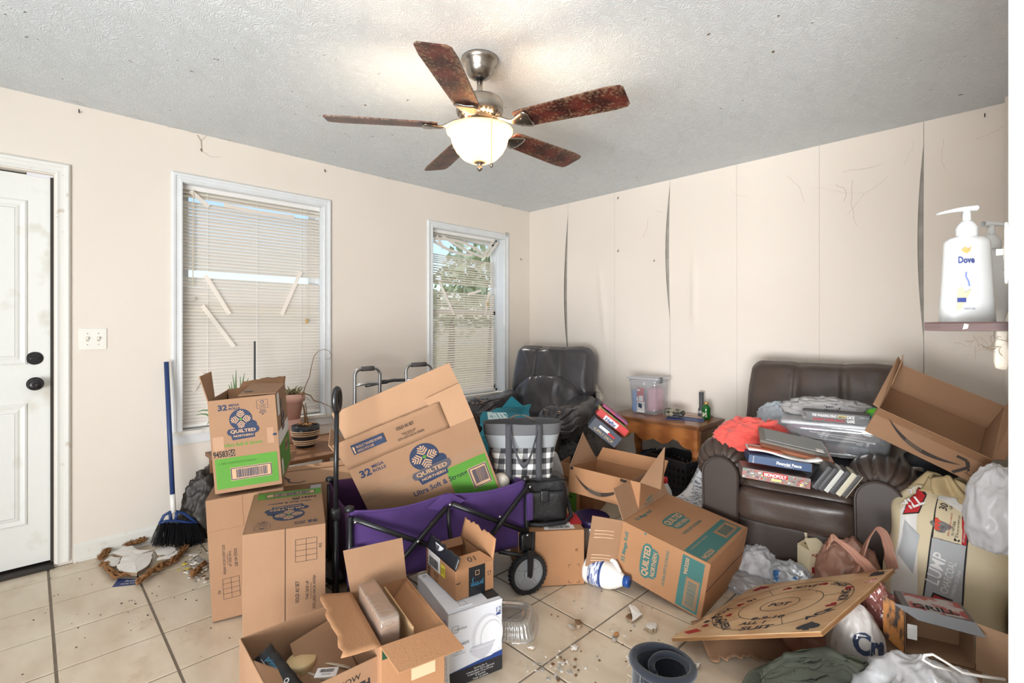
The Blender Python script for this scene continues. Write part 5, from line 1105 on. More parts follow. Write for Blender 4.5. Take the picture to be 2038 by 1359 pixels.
def Rc(e): return Matrix.Rotation(e[2], 3, 'Z') @ Matrix.Rotation(e[1], 3, 'Y') @ Matrix.Rotation(e[0], 3, 'X')
PLS = mat('broken_plaster_white', (244, 242, 238), .85, (228, 222, 214), 8, .8, .15, 50); PLE = mat('plaster_edge', (170, 150, 128), .95, (130, 108, 84), 16, .8)
def chunk(pxs, z0, z1, label, seed, name='plaster_piece', m=None, cat='debris', group=None, cracks=()):
    pts = [G(x, y, z1) for x, y in pxs]; c_ = sum(pts, V3())/len(pts); c_.z = 0; rr = random.Random(seed)
    t = thing(name, label, cat, c_, group=group); P_ = []
    for a, e_ in zip(pts, pts[1:]+pts[:1]):
        for k in range(4): P_.append(a.lerp(e_, k/4)-c_+V3((rr.uniform(-.004, .004), rr.uniform(-.004, .004), 0)))
    b = B(); n = len(P_); cc = sum(P_, V3())/n
    if (P_[1]-cc).cross(P_[2]-cc).z < 0: P_.reverse()
    lo = [V3((p_.x*.97, p_.y*.97, z0)) for p_ in P_]; hi = [V3((p_.x, p_.y, z1+.004*nz(p_, 12, seed))) for p_ in P_]
    b.add(lo+hi+[V3((cc.x, cc.y, z1+.004))], [(i, (i+1) % n, n+(i+1) % n, n+i) for i in range(n)], 1); k0 = 0
    b.add(hi+[V3((cc.x, cc.y, z1+.004))], [(i, (i+1) % n, n) for i in range(n)], 0)
    b.build('plaster_sheet', [m or PLS, PLE], t); return t
sc_ = 4.246
def Z1(x, y): return (180+x*340/1540, 900+y*300/1359)   # crop reading helper
chunk([Z1(*q) for q in ((105, 990), (180, 940), (270, 950), (265, 985), (240, 1020), (200, 1030))], .012, .026, 'small kite-shaped white plaster piece at the left of the fallen plaster pile', 1)
chunk([Z1(*q) for q in ((185, 910), (300, 850), (380, 845), (440, 880), (560, 880), (450, 910), (290, 940))], .02, .036, 'long white plaster sheet at the wall side of the fallen plaster pile', 2)
chunk([Z1(*q) for q in ((290, 945), (450, 915), (560, 890), (555, 965), (500, 1030), (420, 1085), (300, 1075), (245, 1050), (240, 1020))], .016, .034, 'largest white plaster slab in the middle of the fallen plaster pile', 3)
chunk([Z1(*q) for q in ((585, 880), (640, 850), (700, 845), (770, 860), (770, 880), (700, 920), (600, 930))], .02, .034, 'white plaster piece just below the broom bristles', 4)
chunk([Z1(*q) for q in ((610, 945), (700, 925), (785, 890), (790, 915), (700, 960), (600, 975))], .016, .030, 'narrow white plaster piece at the right of the fallen plaster pile', 5)
FIB = mat('brown_insulation', (160, 112, 66), .95, (112, 76, 44), 30, .9, .8, 60)
def fibre(pxs, r, label, seed, z=.015):
    t = thing('insulation', label, 'insulation', (0, 0, 0)); pts = [G(x, y, z) for x, y in pxs]; rr = random.Random(seed); c_ = pts[0].copy(); c_.z = 0; t.location = c_
    b = B(); L = []; 
    for a, e_ in zip(pts, pts[1:]):
        for k in range(6): L.append(a.lerp(e_, k/6)-c_)
    L.append(pts[-1]-c_)
    for j in range(5):
        PP = [p_+V3((nz(p_, 22, seed+j), nz(p_, 22, seed+j+9), abs(nz(p_, 22, seed+j+5))))*r*2.6 for p_ in L]
        b.tube(PP, [max(.001, r*(.55+.5*nz(p_, 50, seed+j)))*(.5+.5*math.sin(PI*min(1, .12+i/len(PP)))) for i, p_ in enumerate(PP)], 7)
    for k in range(260):
        p_ = rr.choice(L); d = V3((rr.gauss(0, 1), rr.gauss(0, 1), abs(rr.gauss(0, .8)))).normalized()*r*rr.uniform(1, 2.2); b.tube([p_, p_+d], [.0022, .0008], 3)
    b.build('fibre_tuft', FIB, t, True); return t
fibre([Z1(*q) for q in ((95, 965), (140, 900), (185, 840), (215, 795))], .014, 'brown fibre tuft standing at the left end of the plaster pile against the baseboard', 1, .02)
fibre([Z1(*q) for q in ((330, 835), (400, 815), (490, 800))], .013, 'brown fibre tuft behind the plaster pile, left of the broom bristles', 2, .03)
fibre([Z1(*q) for q in ((110, 1010), (170, 1060), (230, 1115), (330, 1110), (420, 1100))], .011, 'brown fibre roll along the front edge of the plaster pile', 3)
fibre([Z1(*q) for q in ((430, 1185), (500, 1130), (560, 1080), (660, 1030), (760, 980), (830, 910), (860, 850))], .013, 'longest brown fibre roll along the right edge of the plaster pile', 4)
fibre([Z1(*q) for q in ((930, 1120), (970, 1070), (1030, 1010))], .012, 'yellowish brown fibre tuft beside the tall box in the small rubble heap', 5)
pz = [G(*Z1(*q), .001) for q in ((195, 1215), (250, 1140), (430, 1145), (440, 1190))]
bc = thing('leaflet', 'dark blue printed leaflet half under the plaster pile', 'paper', pz[0]); 
b = B(); b.polyslab([p_-pz[0] for p_ in pz][::-1], .0012); b.build('leaflet_sheet', mat('leaflet_blue', (38, 58, 112), .5), bc)
U2 = (pz[3]-pz[0]).normalized(); p = Print((0, 0, .0016), U2, V3((-U2.y, U2.x, 0)), .0004); p.text('Product', .07, .045, .014, WHITEP, 0, wid=.07, bold=.02); p.text('SAVE WHEN', .07, .018, .010, WHITEP, 0, wid=.085, bold=.02); p.done('printed_text', bc)
def rubble(n, cx, cy, sx, sy, seed, smin, smax, mats_, zmax=.012, name='rubble', label='', pile=0):
    rr = random.Random(seed); b = B()
    for k in range(n):
        x = cx+rr.gauss(0, sx); y = cy+rr.gauss(0, sy); P_ = G(x, y, 0); s_ = rr.uniform(smin, smax); z = pile*math.exp(-((x-cx)/sx)**2-((y-cy)/sy)**2)*rr.random()
        a = rr.uniform(0, 6.28); pts = [P_+V3((math.cos(a+i*2*PI/5)*s_*rr.uniform(.6, 1), math.sin(a+i*2*PI/5)*s_*rr.uniform(.6, 1), z+rr.uniform(.0005, .35*s_))) for i in range(5)]
        b.polyslab(pts, min(.004, s_*.3), rr.randrange(len(mats_)))
    o = b.build(name, mats_, None); tag(o, label, 'rubble', None, 'stuff'); return o
CH = mat('chip_white', (226, 220, 212), .9); CB = mat('chip_brown', (120, 88, 60), .9); CK = mat('chip_dark', (58, 48, 42), .9); CY_ = mat('chip_yellow', (206, 184, 70), .8); CG = mat('chip_grey', (166, 160, 152), .9)
rubble(110, 393, 1130, 16, 13, 2, .005, .018, [CH, CG, CH, CH, CB, CG, CH, CG, CY_], label='small heap of plaster chips beside the tall brown box, right of the plaster pile', pile=.03)
rubble(60, 250, 1180, 110, 60, 3, .002, .006, [CK, CB, CK, CK], label='dark crumbs scattered over the tiles near the door')
rubble(44, 1110, 1325, 38, 14, 4, .003, .011, [CH, CG, CH, CB], label='pale chips scattered where two tile joints cross, left of the navy cloth')
rubble(46, 1180, 1240, 80, 50, 5, .002, .007, [CH, CB, CB, CG], label='tiny crumbs scattered over the tiles around the clear food container')
rubble(18, 575, 1120, 60, 60, 6, .002, .004, [CK, CB], label='few dark crumbs on the tiles behind the tall boxes')
rubble(60, 400, 1080, 10, 30, 9, .002, .006, [CK, CB, CH], label='grit along the wall under the black rubbish bag')
def chip(pxs, label, z=.012, m=None, seed=1): return chunk(pxs, .001, z, label, seed, 'plaster_chip', m)
def Z2(x, y): return (1100+x*300/1022, 960+y*399/1359)
chip([Z2(*q) for q in ((520, 830), (560, 840), (605, 895), (540, 935), (530, 880))], 'largest white pointed plaster chip on the tiles below the blue-capped jug', .016, None, 3)
chip([Z2(*q) for q in ((500, 905), (530, 880), (540, 935), (505, 925))], 'small brown-edged chip touching the largest white chip', .012, CB, 4)
chip([Z2(*q) for q in ((640, 955), (670, 945), (705, 955), (700, 990), (660, 1000), (635, 985))], 'grey rounded plaster chip left of the plywood game board', .018, CH, 5)
chip([Z2(*q) for q in ((400, 1050), (430, 1050), (435, 1070), (410, 1075))], 'small grey chip between the white pointed chip and the navy cloth', .008, CG, 6)
chip([Z2(*q) for q in ((125, 1105), (150, 1095), (172, 1110), (160, 1135), (130, 1135))], 'white five-sided chip on the tile right of the food container', .008, CH, 7)
chip([Z2(*q) for q in ((95, 960), (120, 958), (155, 985), (130, 993))], 'grey oval chip beside the brown crumb near the crossing tile joints', .010, CG, 8)
chip([Z2(*q) for q in ((150, 930), (180, 925), (200, 945), (190, 968), (160, 965))], 'brown crumbled lump just right of the grey oval chip', .016, CB, 9)
chip([Z2(*q) for q in ((415, 1015), (440, 1012), (448, 1030), (425, 1042))], 'rusty brown chip right above the small grey chip', .008, mat('chip_rust', (190, 128, 70), .9), 10)
chip([Z2(*q) for q in ((970, 1220), (1000, 1220), (998, 1250), (975, 1255))], 'round pale chip beside the navy cloth under the plywood', .014, CH, 12)
chip([(1050+x*.2356-30, 1284+y*.0) if False else (x, y) for x, y in ((1048, 1288), (1060, 1284), (1066, 1288), (1058, 1292))], 'white chip at the lower edge of the clear food container', .008, CH, 13)
# black rubbish bag
lump('rubbish_bag', 'bag_body', 'dusty black rubbish bag behind the broom, against the wall', 'bag', (.085, -2.88, 0), (.062, .13, .20), mat('dusty_black_plastic', (34, 32, 30), .5, (74, 66, 58), 5, .5, .3, 20), 5, amp=.30, f=2.0)
# --- clear food container, jug, jar
FILMC = film('clear_container', (240, 238, 232), .20, .06, .3, .24)
fc = thing('food_container', 'empty clear plastic clamshell food container upside down on the tiles', 'container', (G(1015, 1245).x, G(1015, 1245).y, .001), yaw=math.radians(38))
def clam(u, v):
    th = 2*PI*u; sq = (abs(math.cos(th))**4+abs(math.sin(th))**4)**(-.25)*1.0
    prof = [(.128, 0), (.126, .004), (.114, .008), (.108, .020), (.100, .050), (.094, .058), (.078, .061), (.07, .056), (.05, .058), (.03, .054), (.001, .056)]
    k = v*(len(prof)-1); i = min(int(k), len(prof)-2); f = k-i; r = prof[i][0]*(1-f)+prof[i+1][0]*f; z = prof[i][1]*(1-f)+prof[i+1][1]*f
    fl = 1+.03*math.sin(th*44)*(.15 < v < .55)
    return (math.cos(th)*r*sq*fl*.92, math.sin(th)*r*sq*fl*.92, z+.0025*math.sin(r*260)*(v > .6))
solid(B().grid(clam, 176, 26, closeu=True).build('container_shell', FILMC, fc, True), .0008)
jg = thing('bleach_jug', 'white jug with a blue cap lying on the tiles under the teal-printed box', 'bottle', (G(1178, 1160).x, G(1178, 1160).y, .062)); e_ = G(1250, 1184); v_ = V3((e_.x-jg.location.x, e_.y-jg.location.y, 0)); jg.rotation_mode = 'XYZ'
ang = math.atan2(v_.y, v_.x); jg.matrix_world = Matrix.Translation(jg.location) @ Matrix.Rotation(ang, 4, 'Z') @ Matrix.Rotation(PI/2, 4, 'Y'); Lj = v_.length
B().lathe([(0, -.03), (.055, -.03), (.062, -.02), (.062, Lj*.42), (.058, Lj*.55), (.045, Lj*.72), (.026, Lj*.88), (.022, Lj*.93), (0, Lj*.93)], 28, sy=.9).build('jug_body', WHITEPL, jg, True)
B().lathe([(0, Lj*.90), (.026, Lj*.90), (.027, Lj*1.02), (.024, Lj*1.04), (0, Lj*1.04)], 24).build('cap', mat('cap_blue', (28, 76, 150), .35), jg, True)
B().tube([(-.058, .03, Lj*.42), (-.066, .03, Lj*.5), (-.060, .02, Lj*.62), (-.045, .01, Lj*.70), (-.03, 0, Lj*.78)], .012, 8).build('handle', WHITEPL, jg, True)
b = B(); 
for z0_, z1_, m_ in ((0.0, Lj*.30, 0), (Lj*.30, Lj*.36, 1)): b.lathe([(.0628, z0_), (.0628, z1_)], 28, m_, sy=.9)
b.build('printed_label', [mat('label_stripes', (214, 218, 230), .5, (60, 84, 150), 24, .5, stretch=(1, 1, 6), contrast=(.52, .56)), BLUEP], jg, True)
jr = thing('snack_tub', 'clear round tub with a dark purple lid, between the black bag and the teal-printed box', 'tub', (G(1178, 1120).x-.02, G(1178, 1120).y+.02, .001))
B().lathe([(0, 0), (.082, 0), (.088, .01), (.090, .20), (.086, .21)], 32).build('tub_body', film('tub_clear', (220, 205, 190), .45, .1, .2, .15), jr, True)
B().lathe([(0, .208), (.096, .208), (.099, .214), (.099, .236), (.095, .241), (.088, .238), (0, .237)], 36).build('lid', mat('lid_purple', (52, 36, 86), .35), jr, True)
B().lathe([(0, .005), (.08, .005), (.084, .15), (0, .16)], 24).build('contents', mat('mixed_contents', (170, 130, 96), .8, (70, 50, 44), 22, .4), jr, True)
# black shoulder bag on the plain box
BLK = mat('black_leather', (38, 38, 40), .36, (28, 28, 30), 8, .9, .2, 60); BLN = mat('black_nylon', (34, 34, 38), .6, (26, 26, 28), 12, .9, .2, 40)
bgp = G(1092, 1035, .27); bag = thing('shoulder_bag', 'black leather shoulder bag with a snap flap, on the plain box under the plaid tote', 'bag', (1.800, -1.812, .2715), yaw=math.radians(52))
B().rbox((0, 0, .12), (.27, .17, .24), .05, 18, fn=lambda q, p: p*(1-.12*max(0, q.z))+V3((nz(p, 9, 1), nz(p, 9, 2), nz(p, 9, 3)))*.014).build('bag_body', BLK, bag, True)
B().rbox((0, -.082, .095), (.21, .04, .14), .016, 8, fn=lambda q, p: p+V3((nz(p, 12, 4), nz(p, 12, 5), 0))*.006).build('front_pocket', BLK, bag, True)
B().rbox((-.0, -.108, .145), (.045, .012, .06), .006, 6).build('snap_strap', BLK, bag, True)
B().tube([(-.125, -.04, .205), (-.06, -.075, .222), (.06, -.075, .222), (.125, -.04, .205)], .005, 6).build('zip', BLN, bag, True)
B().tube([(-.12, -.09, .012), (-.02, -.115, .010), (.10, -.10, .012), (.15, -.04, .02), (.13, .02, .13)], .011, 6).build('shoulder_strap', BLN, bag, True)
# plaid tote
def plaid():
    m = mat('buffalo_plaid', (150, 152, 152), .8); n = m.node_tree; b = n.nodes['Principled BSDF']; tc = n.nodes.new('ShaderNodeTexCoord'); sp = n.nodes.new('ShaderNodeSeparateXYZ'); n.links.new(tc.outputs['Object'], sp.inputs[0])
    outs = []
    xy = n.nodes.new('ShaderNodeMath'); xy.operation = 'ADD'; n.links.new(sp.outputs['X'], xy.inputs[0]); n.links.new(sp.outputs['Y'], xy.inputs[1])
    for src in (xy.outputs[0], sp.outputs['Z']):
        a = n.nodes.new('ShaderNodeMath'); a.operation = 'MULTIPLY'; a.inputs[1].default_value = 22; n.links.new(src, a.inputs[0])
        f = n.nodes.new('ShaderNodeMath'); f.operation = 'FRACT'; n.links.new(a.outputs[0], f.inputs[0])
        g_ = n.nodes.new('ShaderNodeMath'); g_.operation = 'GREATER_THAN'; g_.inputs[1].default_value = .5; n.links.new(f.outputs[0], g_.inputs[0]); outs.append(g_)
    s_ = n.nodes.new('ShaderNodeMath'); s_.operation = 'ADD'; n.links.new(outs[0].outputs[0], s_.inputs[0]); n.links.new(outs[1].outputs[0], s_.inputs[1])
    h_ = n.nodes.new('ShaderNodeMath'); h_.operation = 'MULTIPLY'; h_.inputs[1].default_value = .5; n.links.new(s_.outputs[0], h_.inputs[0])
    r = n.nodes.new('ShaderNodeValToRGB'); r.color_ramp.interpolation = 'CONSTANT'; e = r.color_ramp.elements; e[0].color = rgb(236, 234, 228); e[1].position = .75; e[1].color = rgb(48, 48, 50); x_ = r.color_ramp.elements.new(.25); x_.color = rgb(128, 128, 128)
    n.links.new(h_.outputs[0], r.inputs[0]); n.links.new(r.outputs[0], b.inputs['Base Color']); return m
PLD = plaid(); GRY = mat('tote_grey', (150, 154, 156), .75); GRD = mat('tote_dark_grey', (96, 96, 98), .75); STR = mat('tote_strap', (66, 66, 70), .75)
tt_ = thing('tote_bag', 'black and white plaid tote bag with grey straps, on top of the black shoulder bag', 'bag', (DP(1040, 948, 2.54).x, DP(1040, 948, 2.54).y, .485), yaw=math.radians(46), scale=1.2)
def tote(z0, z1, mi, nm, inn=0):
    def fn(u, v):
        th = 2*PI*u; z = z0+(z1-z0)*v; k = .80+.30*smoothstep(0, .26, z); sq = (abs(math.cos(th))**5+abs(math.sin(th))**5)**(-.2)
        p = V3((math.cos(th)*sq*.150*k, math.sin(th)*sq*.070*k, z)); return p+V3((nz(p, 9, 31), nz(p, 9, 32), .6*nz(p, 7, 33)*(z > .2)))*.014
    return solid(B().grid(fn, 60, 12, closeu=True).build(nm, mi, tt_, True), .002)
tote(0, .135, PLD, 'plaid_panel'); tote(.135, .19, GRY, 'light_grey_band'); tote(.19, .235, GRD, 'dark_grey_band'); B().lathe([(0, .004), (.1, .004), (.12, .08), (0, .09)], 16, sy=.5).build('contents', BLN, tt_, True)
for s, x in ((-1, -.06), (-1, .065)):
    solid(B().grid(lambda u, v: (x+(v-.5)*.026, -.062-.012*smoothstep(0, .2, .235*u)-.012, .004+.235*u), 12, 2).build('strap', STR, tt_, True), .002)
solid(B().grid(lambda u, v: (-.06+.125*u, -.086-.02*math.sin(PI*u)+(0), .235-.16*math.sin(PI*u)+(v-.5)*.024), 20, 2).build('strap_loop', STR, tt_, True), .002)
solid(B().grid(lambda u, v: (-.07+.125*u+(v-.5)*.02, .075, .22+.03*math.sin(PI*u)), 14, 2).build('strap_loop', mat('tote_strap_back', (120, 112, 106), .8), tt_, True), .002)
# teal tote cloth on the corner recliner
TLC = mat('teal_cloth', (22, 132, 150), .7, (16, 112, 132), 6, .8, .1, 50)
def drape(ctrl, nu=30, nv=24, amp=.012, f=9, seed=1):
    """bilinear patch over a control net (rows of points) with folds"""
    rows = len(ctrl); cols = len(ctrl[0])
    def fn(u, v):
        a = u*(cols-1); b_ = v*(rows-1); i = min(int(a), cols-2); j = min(int(b_), rows-2); a = smoothstep(0, 1, a-i)*.5+(a-i)*.5; b_ -= j
        p = (V3(ctrl[j][i])*(1-a)+V3(ctrl[j][i+1])*a)*(1-b_)+(V3(ctrl[j+1][i])*(1-a)+V3(ctrl[j+1][i+1])*a)*b_
        return p+V3((nz(p, f, seed), nz(p, f, seed+1), nz(p, f, seed+2)))*amp
    return B().grid(fn, nu, nv)
tl = thing('teal_cloth_bag', 'teal cloth bag with white print draped on the corner recliner behind the plaid tote', 'bag', DP(1000, 850, 2.95)); I = tl.matrix_world.inverted()
def L3(px, py, t_): return I @ DP(px, py, t_)
solid(drape([[L3(957, 868, 2.75), L3(1000, 880, 2.7), L3(1045, 875, 2.75)], [L3(955, 845, 2.9), L3(985, 850, 2.85), L3(1050, 838, 2.9)], [L3(960, 818, 3.05), L3(990, 812, 3.1), L3(1055, 808, 3.1)]], 40, 30, .022, 11, 3).build('draped_cloth', TLC, tl, True), .003)
solid(drape([[L3(998, 812, 3.0), L3(1045, 810, 3.0)], [L3(1017, 789, 3.08), L3(1019, 788, 3.08)]], 10, 10, .004, 9, 5).build('raised_corner', TLC, tl, True), .003)
solid(drape([[L3(957, 870, 2.745), L3(962, 905, 2.7)], [L3(975, 858, 2.745), L3(972, 905, 2.68)]], 8, 10, .006, 9, 7).build('hanging_edge', TLC, tl, True), .003)
solid(drape([[L3(970, 834, 2.86), L3(1010, 838, 2.84)], [L3(972, 820, 2.90), L3(1008, 822, 2.90)]], 24, 12, .010, 16, 8).build('white_print', mat('print_pale', (214, 234, 236), .7, (60, 150, 165), 24, .4, stretch=(1, 6, 1), contrast=(.55, .6)), tl, True), .002)
# white sack lettered DER, brown trays behind the smile box
sk = thing('woven_sack', 'white woven sack with black letters standing behind the plaid tote', 'bag', (1.38, -1.28, .0), yaw=math.radians(38))
B().rbox((0, 0, .22), (.20, .07, .44), .03, 14, fn=lambda q, p: p*(1-.25*smoothstep(.2, 1, q.z)) if False else V3((p.x*(1-.35*smoothstep(.1, 1, q.z)), p.y, p.z))+V3((nz(p, 9, 1), nz(p, 9, 2), 0))*.01).build('sack_body', mat('sack_white', (214, 216, 218), .6, (200, 204, 208), 6, .8, .3, 24), sk, True)
p = Print((-.10, -.040, .26), (1, 0, 0), (0, 0, 1), .003); p.text('DER', .10, .03, .05, INK, wid=.13, bold=.03); wrap(p.done('lettering', sk), bodyof(sk), .002)
tr = carton('produce_tray', 'open brown tray box with a green side, behind the box with the smile', (1.43, -1.50, .0), Mr(((.72, -.69, 0), (.69, .72, 0), (0, 0, 1))), (.30, .36, .30), open_top=True, m=CARDO)
p = Print(*face(tr, 'front', .30, .36, .30)); p.rect(.02, .02, .28, .24, GREENP); 
for k in range(16): p.disc(random.uniform(.04, .26), random.uniform(.04, .22), .008, mat('green_print_dark', (44, 84, 36), .8), 1, n=7)
p.done('printed_front', tr)
flap(tr, [(0, 0, .30), (.30, 0, .30), (.30, -.03, .36), (0, -.03, .36)], CARDO)
tr2 = carton('cardboard_box', 'open brown box with hand holes left of the end table leg', (1.33, -1.10, .0), Mr(((.95, -.31, 0), (.31, .95, 0), (0, 0, 1))), (.24, .26, .33), open_top=True, m=CARDO)
p = Print(*face(tr2, 'front', .24, .26, .33)); p.disc(.12, .26, .035, mat('hand_hole', (120, 84, 56), .9), ry=.012); p.done('hand_hole', tr2)
# black bag between
lump('black_bag', 'bag_body', 'slack black bag lying beside the corner recliner, left of the tilted book box', 'bag', (1.17, -.86, .20), (.13, .12, .12), BLN, 12, amp=.18)
lump('dark_cloth_heap', 'cloth_body', 'heap of dark clothes on the floor beside the corner recliner', 'clothes', (1.20, -.78, 0), (.17, .15, .17), mat('dark_cloth', (48, 48, 54), .9, (36, 36, 40), 8, .8), 13, amp=.2)
# silver frame against wall
sf = thing('beaded_mirror', 'silver beaded mirror standing between the corner recliner and the wall', 'mirror', (.955, -.19, .30), yaw=math.radians(-34))
FM = mat('beaded_silver', (206, 200, 190), .3, (150, 144, 134), 60, .5, .6, 120, metal=.6)
b = B(); 
for a in ((-.09, -.062, 0, .40), (.062, .09, 0, .40), (-.062, .062, 0, .03), (-.062, .062, .37, .40)): b.box(a[0], a[1], -.012, .012, a[2], a[3])
b.build('frame_border', FM, sf); b = B(); 
for k in range(36):
    for x in (-.084, -.068, .068, .084): b.rbox((x, -.013, .006+k*.011), (.010, .008, .009), .003, 2)
b.build('bead_row', FM, sf); B().box(-.062, .062, -.004, .004, .03, .37).build('mirror_sheet', mat('mirror_dull', (190, 176, 168), .15, metal=.9), sf)
B().box(-.03, .03, -.03, .03, -.30, 0).build('wooden_prop', mat('prop_dark', (70, 56, 46), .7), sf)
# tilted boxes left of the end table
def slab(name, part, label, cat, px, py, t_, d, rot, m, group=None, yaw0=0):
    t = thing(name, label, cat, DP(px, py, t_), Rc(rot), group=group); B().rbox((0, 0, 0), d, .003, 2).build(part, m, t); return t
nb_ = slab('book_box', 'box_body', 'dark blue boxed set tilted against the end table leg', 'box', 1203, 857, 3.02, (.20, .12, .075), (0, math.radians(38), math.radians(38)), mat('box_navy_grey', (56, 62, 76), .5))
p = Print((-.10, -.061, -.037), (1, 0, 0), (0, 0, 1), .0012); p.text('SUPPLY DROP', .10, .020, .016, mat('gold_print', (196, 170, 120), .5), wid=.14); p.rect(.05, .042, .12, .058, WHITEP); p.rect(.115, .040, .165, .052, REDP, 1); p.done('printed_spine', nb_)
nb_ = slab('food_bag_box', 'box_body', 'red and white box of storage bags tilted beside the end table leg', 'box', 1218, 838, 3.08, (.22, .10, .045), (0, math.radians(38), math.radians(38)), mat('box_red', (198, 44, 42), .5))
p = Print((-.11, -.051, -.022), (1, 0, 0), (0, 0, 1), .0012); p.rect(.05, .004, .15, .034, WHITEP); p.text('Hefty', .10, .018, .022, BLUEP, 1, wid=.075, bold=.03); p.done('printed_front', nb_)
slab('magazine', 'pages', 'orange and yellow magazine tilted between the two boxes by the end table', 'magazine', 1217, 828, 3.12, (.20, .14, .018), (0, math.radians(38), math.radians(38)), mat('cover_orange', (214, 170, 110), .5, (90, 140, 80), 14, .4))
slab('magazine', 'pages', 'red-edged magazine lying topmost of the tilted stack by the end table', 'magazine', 1223, 822, 3.16, (.19, .14, .014), (0, math.radians(38), math.radians(38)), mat('cover_red', (206, 54, 44), .5, (60, 70, 150), 14, .4))
bs_ = slab('ring_binder', 'cover', 'black ring binder tilted behind the magazines by the wall', 'binder', 1206, 815, 3.25, (.17, .16, .035), (0, math.radians(40), math.radians(38)), BLN)
bb_ = B(); 
for k in range(3): bb_.tube([(-.05+.05*k+.012*math.cos(a), -.078, .018+.012*math.sin(a)) for a in [PI*i/8 for i in range(9)]], .002, 5)
bb_.build('binder_rings', RIV, bs_)
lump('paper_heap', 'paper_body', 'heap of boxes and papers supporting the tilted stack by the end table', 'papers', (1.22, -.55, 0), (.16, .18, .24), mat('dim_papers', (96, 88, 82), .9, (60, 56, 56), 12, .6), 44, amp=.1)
# --- things on the end table
TOTE = film('tote_plastic', (236, 240, 246), .17, .1, .3, .09)
tb1 = thing('storage_bin', 'clear lidded plastic bin full of odds and ends on the end table', 'bin', (1.478, -.19, .579), yaw=math.radians(3))
def binshape(w, d, h, t=.0, taper=.86):
    def fn(u, v):
        th = 2*PI*u; sq = (abs(math.cos(th))**8+abs(math.sin(th))**8)**(-1/8); k = taper+(1-taper)*v; return (math.cos(th)*sq*(w/2)*k, math.sin(th)*sq*(d/2)*k, h*v)
    return fn
BH = .265
solid(B().grid(binshape(.245, .22, BH), 48, 6, closeu=True).build('bin_body', TOTE, tb1, True), .002); B().rbox((0, 0, .003), (.20, .18, .005), .002, 4).build('bin_base', TOTE, tb1)
solid(B().grid(lambda u, v: V3(binshape(.25, .226, 0, taper=1)(u, 0))*(1+.03*v)+V3((0, 0, BH-.018+.018*(1-v))), 48, 2, closeu=True).build('bin_rim', TOTE, tb1, True), .002)
B().rbox((0, 0, BH+.009), (.265, .24, .016), .007, 8).build('lid', film('lid_plastic', (232, 234, 240), .55, .2, .3, .12), tb1, True)
B().rbox((.128, -.06, BH-.0), (.014, .05, .045), .004, 6).build('lid_latch', mat('latch_grey', (112, 114, 118), .5), tb1, True)
B().rbox((-.075, -.02, .09), (.045, .15, .17), .012, 6).build('blue_item', mat('item_blue', (120, 160, 214), .6), tb1, True); B().rbox((.05, 0, .11), (.09, .13, .19), .03, 8, fn=lambda q, p: p+V3((nz(p, 15, 1), nz(p, 15, 2), 0))*.02).build('pink_item', mat('item_pink', (206, 150, 166), .7), tb1, True)
ib = B().box(-.055, .005, -.095, -.088, .09, .20).build('red_pack', REDP, tb1); B().box(-.052, .01, -.096, -.090, .01, .095).build('white_pack', WHITEP, tb1)
p = Print((-.055, -.097, 0), (1, 0, 0), (0, 0, 1)); p.rect(.004, .175, .03, .19, WHITEP, 1); p.rect(.02, .10, .055, .14, WHITEP, 1); p.poly([(.015, .05), (.045, .04), (.045, .075), (.015, .085)], NAVY, 1); p.rect(.0, .10, .015, .13, WHITEP, 1); p.done('pack_print', tb1)
tp2 = G(1347, 815, .60); pu = thing('pouch', 'camouflage zip pouch lying on the papers on the end table', 'pouch', (1.735, -.275, .596), yaw=math.radians(12))
CAMO = mat('camo_leather', (150, 142, 122), .35, (54, 52, 48), 26, .3, .2, 60, contrast=(.45, .55))
B().rbox((0, 0, .017), (.15, .08, .034), .016, 12, fn=lambda q, p: p+V3((0, 0, nz(p, 20, 1)))*.012).build('pouch_body', CAMO, pu, True); B().rbox((.01, .0, .040), (.12, .065, .012), .005, 8, fn=lambda q, p: p+V3((0, 0, nz(p, 26, 3)))*.012).build('pouch_flap', CAMO, pu, True)
B().tube([(-.055, -.042, .01), (-.058, 0, .044), (-.055, .042, .01)], .006, 6).build('black_strap', BLN, pu, True)
def paper(px, py, z, w, d, yaw, m, label, name='paper_sheet', group=None, th=.0025):
    q_ = G(px, py, z); t = thing(name, label, 'paper', q_, yaw=yaw); B().box(-w/2, w/2, -d/2, d/2, 0, th).build('sheet', m, t); return t
BF = mat('folder_blue', (40, 70, 130), .5)
pa = paper(1365, 832, .579, .26, .20, .35, BF, 'blue paper folder lowest on the end table corner', 'folder')
pa = paper(1375, 826, .583, .25, .19, .15, mat('photo_sheet', (226, 214, 196), .5, (180, 130, 110), 9, .4), 'cream picture page lying on the blue folder on the end table', th=.003)
pa = paper(1400, 822, .588, .20, .15, -.35, WHITEP, 'white paper sheet topmost at the right corner of the end table'); p = Print((-.10, -.075, .003), (1, 0, 0), (0, 1, 0)); p.line(.01, .10, .19, .10, .004, INK); p.done('printed_line', pa)
tq = G(1406, 812, .579); tc_ = thing('flashlight', 'grey cylindrical flashlight standing on the end table, left of the green bottle', 'flashlight', (1.855, -.085, .579)); BM = mat('dark_grey_rubber', (70, 72, 74), .5)
B().lathe([(0, 0), (.021, 0), (.023, .01), (.023, .055), (.019, .066), (.0165, .07), (.0165, .165), (.018, .17), (.018, .185), (0, .185)], 24).build('torch_body', BM, tc_, True); B().lathe([(.0236, .028), (.0238, .048)], 24).build('silver_ring', mat('ring_grey', (170, 168, 164), .4), tc_, True)
gb = thing('glass_bottle', 'small green glass bottle with a gold cap on the end table', 'bottle', (1.915, -.135, .579)); GG = mat('green_glass', (24, 110, 40), .12, (16, 84, 30), 6, .8, coat=.4)
